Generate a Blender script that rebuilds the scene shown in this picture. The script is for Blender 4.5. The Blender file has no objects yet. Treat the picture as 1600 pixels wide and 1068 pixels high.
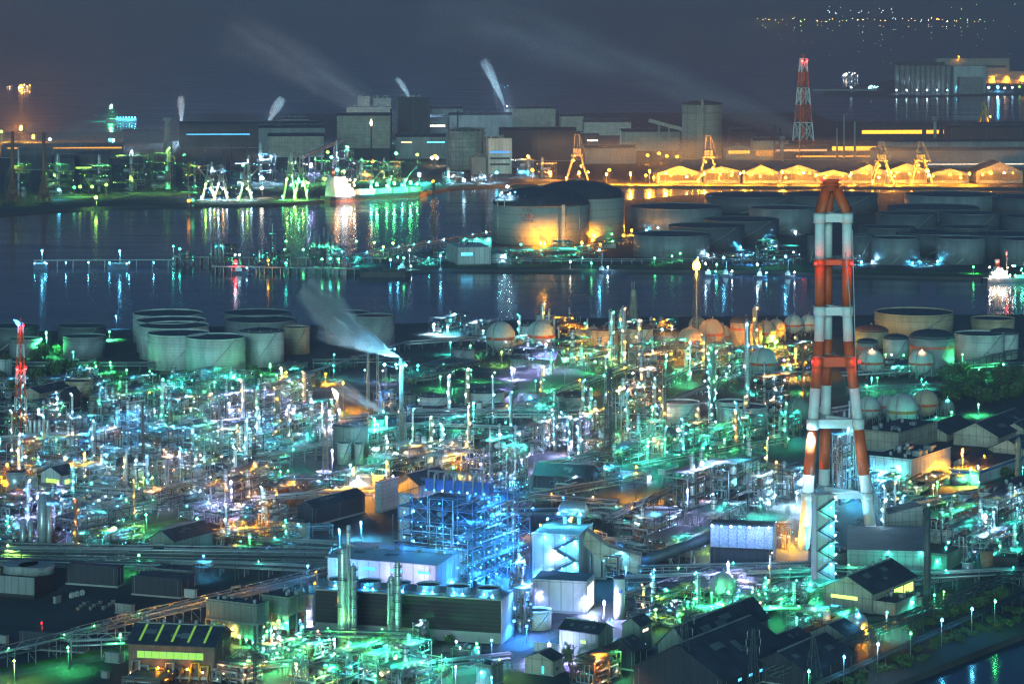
import bpy, math, random
from mathutils import Vector, Matrix
C = bpy.context.scene
R = math.radians
# ------------------------------------------------------------------ camera
F, H, HY = 4350.0, 300.0, -10.0          # focal length in photo pixels, eye height, horizon row
cd = bpy.data.cameras.new('camera')
cam = bpy.data.objects.new('camera', cd); C.collection.objects.link(cam)
cam.location = (0, 0, H); cam.rotation_euler = (R(90), 0, 0)
cd.sensor_fit = 'HORIZONTAL'; cd.sensor_width = 36; cd.lens = 36*F/1600
cd.shift_y = -(534-HY)/1600; cd.clip_start = 1; cd.clip_end = 200000
C.camera = cam
# ------------------------------------------------------------------ world, moonlight, exposure
w = bpy.data.worlds.new('World'); C.world = w; w.use_nodes = True
nt = w.node_tree; bg = nt.nodes['Background']
sky = nt.nodes.new('ShaderNodeTexSky'); sky.sky_type = 'NISHITA'; sky.sun_disc = False
sky.sun_elevation = R(2); sky.sun_rotation = R(189); sky.air_density = 1.5; sky.dust_density = .6; sky.ozone_density = 4
mx = nt.nodes.new('ShaderNodeMix'); mx.data_type = 'RGBA'; mx.inputs[0].default_value = .92
nt.links.new(sky.outputs[0], mx.inputs[6]); mx.inputs[7].default_value = (.07, .46, 1.15, 1)   # city glow on low cloud
nt.links.new(mx.outputs[2], bg.inputs[0]); bg.inputs[1].default_value = .095
sl = bpy.data.lights.new('moon', 'SUN'); sl.energy = 1.3; sl.angle = R(20); sl.color = (.48, .98, .98)
so = bpy.data.objects.new('moon', sl); C.collection.objects.link(so); so.rotation_euler = (R(80), 0, R(-9))   # town and moon glow, low behind the viewer
C.view_settings.view_transform = 'Standard'; C.view_settings.look = 'None'
C.view_settings.exposure = 1.0; C.view_settings.gamma = 1
cy = C.cycles
cy.use_denoising = True
try: cy.denoiser = 'OPENIMAGEDENOISE'; cy.denoising_prefilter = 'NONE'
except Exception: pass
cy.max_bounces = 4; cy.diffuse_bounces = 0; cy.glossy_bounces = 2; cy.transmission_bounces = 2; cy.volume_bounces = 0
cy.transparent_max_bounces = 8; cy.use_light_tree = True; cy.sample_clamp_indirect = 4; cy.sample_clamp_direct = 0
cy.caustics_reflective = False; cy.caustics_refractive = False
cy.use_adaptive_sampling = False
cy.filter_width = 1.25
# ------------------------------------------------------------------ pixel <-> place
def gy(py, z=0.): return F*(H-z)/(py-HY)
def at(px, py, z=0.):
    y = gy(py, z); return Vector(((px-800)*y/F, y, z))
def sc(py): return (py-HY)/H                # photo pixels per metre on the ground at that row
# ------------------------------------------------------------------ materials
MATS = {}
def mat(key, col, rough=.6, metal=0., pat=None, amp=.25, scale=.15, spec=.4, line=2.4):
    if key in MATS: return MATS[key]
    m = bpy.data.materials.new(key); m.use_nodes = True; n = m.node_tree.nodes; l = m.node_tree.links
    b = n['Principled BSDF']; b.inputs['Roughness'].default_value = rough; b.inputs['Metallic'].default_value = metal
    b.inputs['Specular IOR Level'].default_value = spec
    tc = n.new('ShaderNodeTexCoord'); mp = n.new('ShaderNodeMapping'); l.new(tc.outputs['Object'], mp.inputs[0])
    mp.inputs['Scale'].default_value = (1, 1, .25 if pat in ('tank', 'ribs', 'streak') else 1)
    nz = n.new('ShaderNodeTexNoise'); nz.inputs['Scale'].default_value = scale; nz.inputs['Detail'].default_value = 6; nz.inputs['Roughness'].default_value = .65
    l.new(mp.outputs[0], nz.inputs[0])
    rp = n.new('ShaderNodeMapRange'); rp.inputs[1].default_value = .3; rp.inputs[2].default_value = .7
    rp.inputs[3].default_value = 1-amp; rp.inputs[4].default_value = 1+amp*.6; l.new(nz.outputs['Fac'], rp.inputs[0])
    fac = rp.outputs[0]
    def mth(op, a, c=None):
        q = n.new('ShaderNodeMath'); q.operation = op
        for i, x in enumerate((a, c)):
            if x is None: continue
            if isinstance(x, (int, float)): q.inputs[i].default_value = x
            else: l.new(x, q.inputs[i])
        return q.outputs[0]
    if pat:
        sp = n.new('ShaderNodeSeparateXYZ'); l.new(tc.outputs['Object'], sp.inputs[0])
        if pat in ('tank', 'courses'):
            fr = mth('FRACT', mth('DIVIDE', sp.outputs[2], line)); fac = mth('MULTIPLY', fac, mth('SUBTRACT', 1, mth('MULTIPLY', mth('LESS_THAN', fr, .1), .3)))
        if pat == 'tank':
            an = mth('ARCTAN2', sp.outputs[1], sp.outputs[0]); fr = mth('FRACT', mth('MULTIPLY', an, 6.5))
            fac = mth('MULTIPLY', fac, mth('SUBTRACT', 1, mth('MULTIPLY', mth('LESS_THAN', fr, .04), .2)))
        if pat in ('ribs', 'panel'):
            fr = mth('FRACT', mth('DIVIDE', mth('ADD', sp.outputs[0], sp.outputs[1]), line)); fac = mth('MULTIPLY', fac, mth('SUBTRACT', 1, mth('MULTIPLY', mth('LESS_THAN', fr, .14), .32)))
        if pat == 'panel':
            fr = mth('FRACT', mth('DIVIDE', sp.outputs[2], line*1.3)); fac = mth('MULTIPLY', fac, mth('SUBTRACT', 1, mth('MULTIPLY', mth('LESS_THAN', fr, .1), .28)))
        if pat == 'louver':
            fr = mth('FRACT', mth('DIVIDE', sp.outputs[2], line)); fac = mth('MULTIPLY', fac, mth('ADD', .25, mth('MULTIPLY', fr, 1.1)))
    mc = n.new('ShaderNodeMix'); mc.data_type = 'RGBA'; mc.blend_type = 'MULTIPLY'; mc.inputs[0].default_value = 1
    mc.inputs[6].default_value = (*col, 1); l.new(fac, mc.inputs[7]); l.new(mc.outputs[2], b.inputs['Base Color'])
    MATS[key] = m; return m
LC = {'W': (.46, .78, 1), 'C': (.08, .56, 1), 'B': (.03, .28, 1), 'G': (.09, 1, .30), 'T': (.05, .95, .72), 'Y': (.42, 1, .12), 'O': (1, .36, .015), 'A': (1, .44, .16),
      'P': (.44, .46, 1), 'R': (1, .015, .015), 'M': (1, .82, .6)}
LN = {'W': 'white', 'C': 'pale blue', 'B': 'blue', 'G': 'green', 'T': 'teal green', 'Y': 'yellow green', 'O': 'orange', 'A': 'amber', 'P': 'violet white', 'R': 'red', 'M': 'warm white'}
def emit(c, s, samp='AUTO'):
    k = f'glow_{c}_{s}_{samp}'
    if k in MATS: return MATS[k]
    m = bpy.data.materials.new(k); m.use_nodes = True; n = m.node_tree.nodes
    b = n['Principled BSDF']; b.inputs['Base Color'].default_value = (.02, .02, .02, 1)
    m.cycles.emission_sampling = samp; b.inputs['Emission Color'].default_value = (*LC[c], 1); b.inputs['Emission Strength'].default_value = s
    MATS[k] = m; return m
steel = mat('galvanised_steel', (.30, .33, .34), .5, .3, None, .35, .3)
dsteel = mat('dark_steel', (.09, .11, .12), .55, .2, None, .35, .3)
bsteel = mat('blue_painted_steel', (.30, .44, .54), .5, 0, None, .25, .3)
fsteel = mat('deep_blue_steel', (.09, .17, .27), .5, 0, None, .25, .3)
pipem = mat('pipe_cladding', (.42, .45, .46), .4, .4, None, .3, .25)
rust = mat('rusty_brown_steel', (.24, .12, .07), .65, 0, None, .4, .3)
clad = mat('aluminium_cladding', (.52, .55, .57), .36, .5, 'courses', .2, .2)
white = mat('weathered_white_paint', (.78, .80, .77), .5, 0, None, .16, .12)
red = mat('signal_red_paint', (.70, .115, .032), .5, 0, None, .25, .12)
tankw = mat('white_tank_plate', (.56, .60, .58), .5, 0, 'tank', .4, .09)
tankg = mat('grey_tank_plate', (.24, .26, .275), .55, 0, 'tank', .4, .09)
tankd = mat('dark_tank_plate', (.10, .11, .125), .55, 0, 'tank', .3, .05)
tankt = mat('tan_tank_plate', (.55, .42, .27), .5, 0, 'tank', .4, .09)
roofd = mat('dark_roof_sheet', (.045, .052, .07), .65, 0, 'ribs', .55, .12, line=4)
roofp = mat('pale_roof_sheet', (.34, .38, .40), .6, 0, 'ribs', .2, .06, line=5)
roofg = mat('grey_roof_sheet', (.14, .16, .17), .65, 0, 'ribs', .3, .06, line=3)
roofr = mat('red_brown_roof', (.24, .08, .06), .65, 0, None, .3, .06)
wallg = mat('grey_wall_sheet', (.26, .28, .28), .6, 0, 'ribs', .42, .06, line=4)
wallw = mat('white_wall_sheet', (.60, .62, .62), .55, 0, 'ribs', .42, .06, line=6)
walld = mat('dark_wall_sheet', (.042, .042, .056), .65, 0, 'ribs', .3, .06, line=4)
wallb = mat('beige_wall_render', (.46, .40, .32), .6, 0, 'panel', .42, .08, line=5)
wallc = mat('concrete_wall', (.30, .30, .29), .7, 0, 'panel', .42, .08, line=4)
wallgn = mat('green_grey_wall', (.22, .27, .23), .6, 0, 'ribs', .42, .06, line=3)
concrete = mat('concrete', (.33, .33, .32), .75, 0, None, .25, .08)
glassd = mat('dark_glass', (.03, .04, .05), .15, 0, None, .1, .1)
louv = mat('dark_louvres', (.034, .025, .03), .55, 0, 'louver', .2, .1, line=1.9)
hullk = mat('dark_hull', (.05, .055, .07), .5, 0, None, .2, .05)
hullr = mat('red_brown_hull', (.30, .10, .06), .5, 0, None, .2, .05)
blue = mat('blue_paint', (.05, .14, .45), .5, 0, None, .15, .1)
yellow = mat('yellow_paint', (.55, .38, .05), .5, 0, None, .15, .1)
leaf = mat('dark_leaves', (.05, .10, .04), .7, 0, None, .5, .4)
leaf2 = mat('mid_green_leaves', (.09, .16, .05), .7, 0, None, .5, .4)
bark = mat('bark', (.10, .08, .06), .8, 0, None, .3, .5)
sphm = mat('sphere_plate', (.50, .52, .50), .45, 0, None, .15, .06)
spht = mat('tan_sphere_plate', (.55, .42, .28), .45, 0, None, .15, .06)
# ------------------------------------------------------------------ mesh builder
class MB:
    def __init__(s): s.v = []; s.f = []; s.s = []; s.m = []
    def q(s, vs, fs, sm=False, mi=0):
        o = len(s.v); s.v += [tuple(x) for x in vs]
        for f in fs:
            s.f.append(tuple(i+o for i in f)); s.s.append(sm); s.m.append(mi)
        return s
    def box(s, x0, x1, y0, y1, z0, z1, mi=0):
        return s.q([(x0, y0, z0), (x1, y0, z0), (x1, y1, z0), (x0, y1, z0), (x0, y0, z1), (x1, y0, z1), (x1, y1, z1), (x0, y1, z1)],
                   [(3, 2, 1, 0), (4, 5, 6, 7), (0, 1, 5, 4), (1, 2, 6, 5), (2, 3, 7, 6), (3, 0, 4, 7)], False, mi)
    def cb(s, x, y, z, a, b, c, mi=0): return s.box(x-a/2, x+a/2, y-b/2, y+b/2, z-c/2, z+c/2, mi)
    def prism(s, pts, z0, z1, mi=0):
        n = len(pts); v = [(p[0], p[1], z0) for p in pts]+[(p[0], p[1], z1) for p in pts]
        return s.q(v, [tuple(range(n-1, -1, -1)), tuple(range(n, 2*n))]+[(i, (i+1) % n, n+(i+1) % n, n+i) for i in range(n)], False, mi)
    def lathe(s, x, y, prof, n=24, mi=None, mis=None, cap=True):
        o = len(s.v)
        for r, z in prof:
            for i in range(n):
                t = 2*math.pi*i/n; s.v.append((x+r*math.cos(t), y+r*math.sin(t), z))
        for k in range(len(prof)-1):
            for i in range(n):
                j = (i+1) % n
                s.f.append((o+k*n+i, o+k*n+j, o+(k+1)*n+j, o+(k+1)*n+i)); s.s.append(True); s.m.append(mis[k] if mis else (mi or 0))
        if cap:
            for k, fl in ((0, True), (len(prof)-1, False)):
                if prof[k][0] > 1e-6:
                    t = [o+k*n+i for i in range(n)]
                    s.f.append(tuple(reversed(t)) if fl else tuple(t)); s.s.append(False); s.m.append((mis[min(k, len(mis)-1)] if mis else (mi or 0)))
        return s
    def cyl(s, x, y, z0, z1, r0, r1=None, n=20, mi=0): return s.lathe(x, y, [(r0, z0), (r0 if r1 is None else r1, z1)], n, mi)
    def ring(s, x, y, z0, z1, ri, ro, n=28, mi=0):
        return s.lathe(x, y, [(ri, z0), (ro, z0), (ro, z1), (ri, z1), (ri, z0)], n, mi, cap=False)
    def tube(s, path, r, n=8, mi=0, sm=True):
        P = [Vector(p) for p in path]; o = len(s.v); up = Vector((0, 0, 1))
        rr = r if isinstance(r, (list, tuple)) else [r]*len(P)
        for i, p in enumerate(P):
            d = (P[min(i+1, len(P)-1)]-P[max(i-1, 0)]).normalized()
            a = d.cross(up)
            if a.length < 1e-3: a = d.cross(Vector((0, 1, 0)))
            a.normalize(); b = d.cross(a)
            k = 1.
            if 0 < i < len(P)-1:
                c = (P[i]-P[i-1]).normalized().dot((P[i+1]-P[i]).normalized()); k = min(1.6, 1/max(.4, math.sqrt(max(.05, (1+c)/2))))
            for j in range(n):
                t = 2*math.pi*j/n+math.pi/n; s.v.append(tuple(p+(a*math.cos(t)+b*math.sin(t))*rr[i]*(k if n > 4 else 1)))
        for i in range(len(P)-1):
            for j in range(n):
                k = (j+1) % n; s.f.append((o+i*n+j, o+i*n+k, o+(i+1)*n+k, o+(i+1)*n+j)); s.s.append(sm and n > 4); s.m.append(mi)
        s.f.append(tuple(o+j for j in reversed(range(n)))); s.s.append(False); s.m.append(mi)
        s.f.append(tuple(o+(len(P)-1)*n+j for j in range(n))); s.s.append(False); s.m.append(mi)
        return s
    def bar(s, p, q, w=.3, mi=0): return s.tube([p, q], w*.707, 4, mi)
    def build(s, name, m, parent=None, loc=None):
        me = bpy.data.meshes.new(name); me.from_pydata(s.v, [], s.f)
        ms = m if isinstance(m, (list, tuple)) else [m]
        for x in ms: me.materials.append(x)
        me.polygons.foreach_set('use_smooth', s.s); me.polygons.foreach_set('material_index', s.m); me.update()
        o = bpy.data.objects.new(name, me); C.collection.objects.link(o)
        if parent: o.parent = parent
        if loc: o.location = loc
        return o
AUTO = []
def put(o, cat, desc, px=None, py=None, group=None, fixed=False):
    o['category'] = cat
    if group: o['group'] = group
    if fixed: o['label'] = desc
    else: AUTO.append([o, desc, px, py])
    return o
def thing(name, cat, desc, loc, yaw=0., px=None, py=None, group=None, fixed=False):
    o = bpy.data.objects.new(name, None); C.collection.objects.link(o); o.empty_display_size = 1
    o.location = loc; o.rotation_euler = (0, 0, yaw)
    return put(o, cat, desc, px, py, group, fixed)
def structure(o, kind='structure'): o['kind'] = kind; return o
def link(name, me, parent, loc):
    o = bpy.data.objects.new(name, me); C.collection.objects.link(o); o.parent = parent; o.location = loc; return o
BULB = {}
GCAP = {'G': 3, 'T': 3.5, 'Y': 4, 'C': 9, 'B': 7, 'O': 6, 'A': 6, 'R': 14}
def bulb(c, r, s, full=False, dn=True):
    """a lamp head: coloured glass that glows softly, and an open underside that throws the light down"""
    k = (c, round(r, 2), s, full, dn)
    if k not in BULB:
        g = s if full else round(max(2.5, min(s*.09, GCAP.get(c, 14) if s < 160 else 14. if s < 400 else 60.)), 1)
        b = MB(); b.lathe(0, 0, [(r*.3, -r*.8), (r, -r*.1), (r*.75, r*.65), (r*.2, r*.95)] if not full else [(r*.7, -r*.7), (r*.7, r*.7)], 6 if not full else 4)
        if dn and not full: b.q([(r*.85*math.cos(R(60*i)), r*.85*math.sin(R(60*i)), -r*.83) for i in range(6)], [(5, 4, 3, 2, 1, 0)], False, 1)
        o = b.build('lamp', [emit(c, g, 'FRONT' if full is True else 'NONE'), emit(c, s*4, 'FRONT')]); BULB[k] = o.data; bpy.data.objects.remove(o)
    return BULB[k]
def lamp(parent, loc, c, r=.5, s=110, name='lamp', full=False, dn=True): return link(name, bulb(c, r, s, full, dn), parent, loc)
def flood(parent, loc, c, r=.5, s=900):
    """an added hooded floodlight, its beam source out of view: dark housing with a downward lamp inside its mouth"""
    k = ('d', c, round(r, 1), s)
    if k not in BULB:
        b = MB(); b.q([(-r, -r, 0), (r, -r, 0), (r, r, 0), (-r, r, 0), (-r*.6, -r*.6, r*.7), (r*.6, -r*.6, r*.7), (r*.6, r*.6, r*.7), (-r*.6, r*.6, r*.7)], [(4, 5, 6, 7), (0, 1, 5, 4), (1, 2, 6, 5), (2, 3, 7, 6), (3, 0, 4, 7), (3, 2, 1, 0)])
        o = b.build('floodlight', [dsteel]); ld = bpy.data.lights.new('added_flood_lamp', 'SPOT'); ld.spot_size = R(148); ld.spot_blend = .5; ld.shadow_soft_size = .9*r; ld.color = LC[c]; ld.energy = 76*r*r*s
        ld.cycles.use_multiple_importance_sampling = False; BULB[k] = (o.data, ld); bpy.data.objects.remove(o)
    q = link('floodlight', BULB[k][0], parent, loc); l_ = bpy.data.objects.new('added_flood_lamp', BULB[k][1]); C.collection.objects.link(l_); l_.parent = q; l_.location = (0, 0, -.03)
    return q
def omni(parent, loc, I, c, r=.6):
    """an unseen point light of radiant intensity I, added for wide fill"""
    k = ('o', c, round(I), round(r, 1))
    if k not in BULB:
        ld = bpy.data.lights.new('added_point_light', 'POINT'); ld.energy = 4*math.pi*I; ld.color = LC[c]; ld.shadow_soft_size = r; ld.cycles.use_multiple_importance_sampling = False; BULB[k] = ld
    l_ = bpy.data.objects.new('added_point_light', BULB[k]); C.collection.objects.link(l_); l_.parent = parent; l_.location = loc; return l_
rnd = random.Random(7)
# ------------------------------------------------------------------ builders (all sizes read in photo pixels, turned into metres at their own distance)
def solve_tank(px, w, yr, yb):
    d = gy(yb); r = (w/2)*d/F/(1-w/(2*F)); y = d+r
    return (px-800)*y/F, y, r, max(2., H-(yr-HY)*y/F)
def tank(px, w, yr, yb, m=tankw, roof='open', desc='white storage tank', band=None, stair=True, letters=None, group='storage tanks', flip=1, rm=None, cat='storage tank', fixed=False, girders=1):
    x, y, r, h = solve_tank(px, w, yr, yb)
    t = thing('storage_tank', cat, desc, (x, y, 0), 0, px, (yr+yb)/2, group, fixed)
    n = 48 if w > 60 else 32
    b = MB()
    if band:
        z0, z1, bm = band; b.lathe(0, 0, [(r, 0), (r, h*z0), (r, h*z1), (r, h)], n, mis=[0, 1, 0]); b.build('shell', [m, bm], t)
    else: b.cyl(0, 0, 0, h, r, n=n); b.build('shell', m, t)
    rm = rm or roofd
    if roof == 'open':
        b = MB(); b.ring(0, 0, h+.01, h+1.1, r-.15, r+.12, n); b.build('rim', m, t)
        MB().cyl(0, 0, h+.02, h+.12, r-.3, n=n).build('roof', rm, t)
    else:
        rise = r*(.16 if roof == 'cone' else .34 if roof == 'dome' else .25)
        k = 2 if roof == 'cone' else 7
        prof = [(r*1.01, h-.3), (r*1.01, h+.02)]+[((r*math.cos(q) if roof != 'cone' else r*(1-q/(math.pi/2))), h+.02+rise*(math.sin(q) if roof != 'cone' else q/(math.pi/2))) for q in [math.pi/2*i/k for i in range(1, k)]]+[(r*.03, h+.02+rise)]
        MB().lathe(0, 0, prof, n).build('roof', rm, t)
        b = MB(); b.cyl(0, 0, h+rise-.2, h+rise+1.4, max(.4, r*.06), n=10); b.build('vent', steel, t)
        for i in range(5 if w > 35 else 2):
            q = R(200+i*35); b = MB(); zz = h+.3; b.cyl(r*.86*math.cos(q), r*.86*math.sin(q), zz, zz+1.6, .35, n=8); b.build('nozzle', steel, t)
    for i in range(girders):
        zz = h*(1-.11*(i+1)) if i else h-.6
        MB().ring(0, 0, zz, zz+.35, r+.02, r+.55, n).build('wind_girder', m, t)
    if stair:
        b = MB(); P = []
        for i in range(11):
            q = R(-90+flip*(-18+6.2*i)); P.append(((r+.7)*math.cos(q), (r+.7)*math.sin(q), h*i/10+.4))
        b.tube(P, max(.3, .35*gy(yb)/2500), 4); b.build('stair', steel, t)
        b = MB(); RP = []
        for i in range(25):
            q = R(-180+180*i/24); RP.append((r*1.005*math.cos(q), r*1.005*math.sin(q), h+1.2+ (0 if roof == 'open' else 0)))
        b.tube(RP, .12, 4); b.build('handrail', steel, t)
    if letters: text_on(t, letters, r, h)
    return t, (x, y, r, h)
def glyph(s, size, m, parent, loc, rot, name='lettering', ext=.05, align='CENTER'):
    c = bpy.data.curves.new(name, 'FONT'); c.body = s; c.size = size; c.align_x = align; c.align_y = 'CENTER'; c.extrude = ext
    o = bpy.data.objects.new('tmp', c); C.collection.objects.link(o); dg = bpy.context.evaluated_depsgraph_get()
    me = bpy.data.meshes.new_from_object(o.evaluated_get(dg)); bpy.data.objects.remove(o)
    me.materials.clear(); me.materials.append(m)
    o = bpy.data.objects.new(name, me); C.collection.objects.link(o); o.parent = parent; o.location = loc; o.rotation_euler = rot; return o
def text_on(t, lines, r, h):
    for s, size, z, ang, m in lines:
        g = glyph(s, size, m, t, (0, 0, 0), (0, 0, 0))
        for v in g.data.vertices:
            a = R(ang)+v.co.x/r; rr = r+.7+v.co.z; v.co = Vector((rr*math.cos(a), rr*math.sin(a), z+v.co.y))
def sphere(px, py, r, m=sphm, band=None, desc='white spherical gas tank', group='spherical gas tanks', deck=True, lampc=None):
    z = 3.+r/1.8
    for _ in range(8):
        y = F*(H-z)/(py-HY); rr = r*y/F; z = rr+2.5
    x = (px-800)*y/F
    t = thing('sphere_tank', 'gas sphere', desc, (x, y, 0), 0, px, py, group)
    prof = []; mis = []; N = 16
    for i in range(N+1):
        q = -math.pi/2+math.pi*i/N; prof.append((max(.02, rr*math.cos(q)), z+rr*math.sin(q)))
        if i < N: mis.append(1 if band and i == 8-1 else 0)
    MB().lathe(0, 0, prof, 28, mis=mis).build('shell', [m, band or m], t)
    for i in range(9):
        q = 2*math.pi*i/9; b = MB(); b.tube([(rr*.98*math.cos(q), rr*.98*math.sin(q), 0), (rr*.98*math.cos(q), rr*.98*math.sin(q), z)], .35*max(1, rr/9), 6); b.build('leg', steel, t)
        q2 = 2*math.pi*(i+1)/9
        b = MB(); b.bar((rr*math.cos(q), rr*math.sin(q), .5), (rr*math.cos(q2), rr*math.sin(q2), z*.8), .25); b.build('brace', steel, t)
    if deck:
        b = MB(); b.ring(0, 0, z+rr*.97, z+rr*.97+.3, rr*.05, rr*.24, 12); b.build('platform', steel, t)
        b = MB(); b.cyl(rr*.08, 0, z+rr*.98, z+rr*.98+2.2, .4, n=8); b.build('valve', pipem, t)
        b = MB(); P = [((rr+.8)*math.cos(R(-120))*math.cos(k)*1., (rr+.8)*math.sin(R(-120))*math.cos(k), z+(rr+.8)*math.sin(k)) for k in [R(-60+15*i) for i in range(10)]]
        P = [(P[0][0]*1.4, P[0][1]*1.4, .3)]+P; b.tube(P, .35, 4); b.build('stair', steel, t)
    if lampc: lamp(t, (0, -rr*.6, z+rr*1.02), lampc, .5, 110)
    return t
def post(px, yl, c, hm=8., rp=1.7, L=None, desc=None, arm=True, group=None, yb=None, name='lamp_post', fl=7, full=None, pk=None):
    """street or yard lamp whose bulb shows at px, yl; hm metres tall"""
    y = F*(H-hm)/(yl-HY) if yb is None else gy(yb)
    if yb is not None: hm = H-(yl-HY)*y/F
    x = (px-800)*y/F; r = rp*y/F
    t = thing(name, 'lamp', desc or f'{LN[c]} yard lamp', (x, y, 0), 0, px, yl, group or f'{LN[c]} lamps on posts')
    b = MB(); b.tube([(0, r*1.5+.3, 0), (0, r*1.5+.3, hm+.2)], [.22, .14], 6); b.build('pole', steel, t)
    b = MB(); b.box(-.25, .25, -.2, r*1.5+.35, hm+.2+r, hm+.5+r); b.bar((0, r*1.5+.3, hm), (0, r*1.5+.3, hm+.4+r), .25); b.build('arm', steel, t)
    if full is None and (L or 0) >= 400 and fl:
        k = pk if pk is not None else (2.6 if y < 2900 else 50); full = 2
        if k: omni(t, (0, -r-.4, hm-r*.5), L*k, c, r*.7)
    full = False if full is None else full
    lamp(t, (0, 0, hm), c, r*(.8 if full else 1), 60 if full == 2 else (L or 100)*(.45 if full else 1.2), full=full, dn=not fl)
    if fl: flood(t, (0, -.2, hm-r*1.2), c, round(r*.8, 1), (L or 100)*fl)
    return t
def column(px, yb, w, yt, m=clad, desc='tall steel column', nplat=5, lamps='', pipe=True, group='distillation columns', cat='column', top='dome', taper=1., platm=None, fixed=False, Lr=None):
    y = gy(yb); s = F/y; r = w/2/s; h = H-(yt-HY)*y/F; x = (px-800)*y/F; y += r
    t = thing('process_tower' if cat == 'column' else cat.replace(' ', '_'), cat, desc, (x, y, 0), R(rnd.uniform(-25, 25)), px, (yb+yt)/2, group, fixed)
    if top == 'dome': prof = [(r*1.12, 0), (r, h*.08), (r, h*.62), (r*taper, h*.66), (r*taper, h-r*.6), (r*taper*.75, h-r*.2), (r*.1, h)]
    else: prof = [(r, 0), (r*taper, h)]
    MB().lathe(0, 0, prof, 20).build('shell', m, t)
    for i in range(nplat):
        z = h*(.14+.8*i/max(1, nplat-1)); rr = r*(1 if z < h*.64 else taper); a0 = rnd.uniform(-2.6, -.6)
        b = MB(); ro = rr+max(.9, r*.35); k = 12 if i % 2 == 0 else 7
        P = [(ro*math.cos(a0-k*.26/2+.26*j), ro*math.sin(a0-k*.26/2+.26*j)) for j in range(k+1)]; Q = [(rr*.98*math.cos(a0-k*.26/2+.26*j), rr*.98*math.sin(a0-k*.26/2+.26*j)) for j in range(k, -1, -1)]
        b.prism(P+Q, z, z+.2); b.tube([(p[0], p[1], z+1.2) for p in P], .09, 4)
        for p in P[::2]: b.tube([(p[0], p[1], z+.1), (p[0], p[1], z+1.2)], .07, 4)
        b.build('platform', platm or dsteel, t)
        if lamps and i < 9:
            c = lamps[i % len(lamps)]
            if c != '-': lamp(t, (ro*math.cos(a0), ro*math.sin(a0), z+2.4), c, Lr or .9/s, 110)
    if pipe:
        q = rnd.uniform(-2.4, -.7); pr = max(.18, r*.16); rr = r*1.12+pr
        b = MB(); b.tube([(0, 0, h-.1), (0, 0, h+pr*3), (rr*1.1*math.cos(q), rr*1.1*math.sin(q), h+pr*3), (rr*1.1*math.cos(q), rr*1.1*math.sin(q), 1)], pr, 8); b.build('overhead_pipe', pipem, t)
        q += 1.1; b = MB(); b.tube([(rr*math.cos(q), rr*math.sin(q), .5), (rr*math.cos(q), rr*math.sin(q), h*.8)], .18, 4); b.build('ladder', dsteel, t)
    return t
def solve_box(px, py, dl, dr, a, z=0.):
    M = at(px, py, z); ca, sa = math.cos(R(a)), math.sin(R(a))
    def ln(d, q):
        k = (q-800)/F; den = d[0]-k*d[1]
        return (k*M.y-M.x)/den if abs(den) > 1e-4 else 10.
    return M, abs(ln((-sa, ca), px-dl)), abs(ln((ca, sa), px+dr))
def win(t, face, Lx, Ly, h, u0, u1, v0, v1, lit=None, st=3., bars=3):
    m = emit(lit, st) if lit else glassd
    u0, u1 = (u0*Lx, u1*Lx) if face == 'r' else (u0*Ly, u1*Ly); z0, z1 = h*v0, h*v1; g = .12; fm = .14*max(1, (z1-z0)/3)
    fr = MB(); pn = MB()
    def bx(b, a0, a1, c0, c1, d0, d1):
        if face == 'r': b.box(a0, a1, -d1, -d0, c0, c1)
        else: b.box(-d1, -d0, a0, a1, c0, c1)
    bx(fr, u0-fm, u1+fm, z1, z1+fm, .02, g+.1); bx(fr, u0-fm, u1+fm, z0-fm, z0, .02, g+.1)
    for i in range(bars+1):
        q = u0+(u1-u0)*i/bars; bx(fr, q-fm/2, q+fm/2, z0, z1, .02, g+.08)
    f = fr.build('window', steel, t); bx(pn, u0, u1, z0, z1, .01, g); pn.build('pane', m, f)
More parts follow.
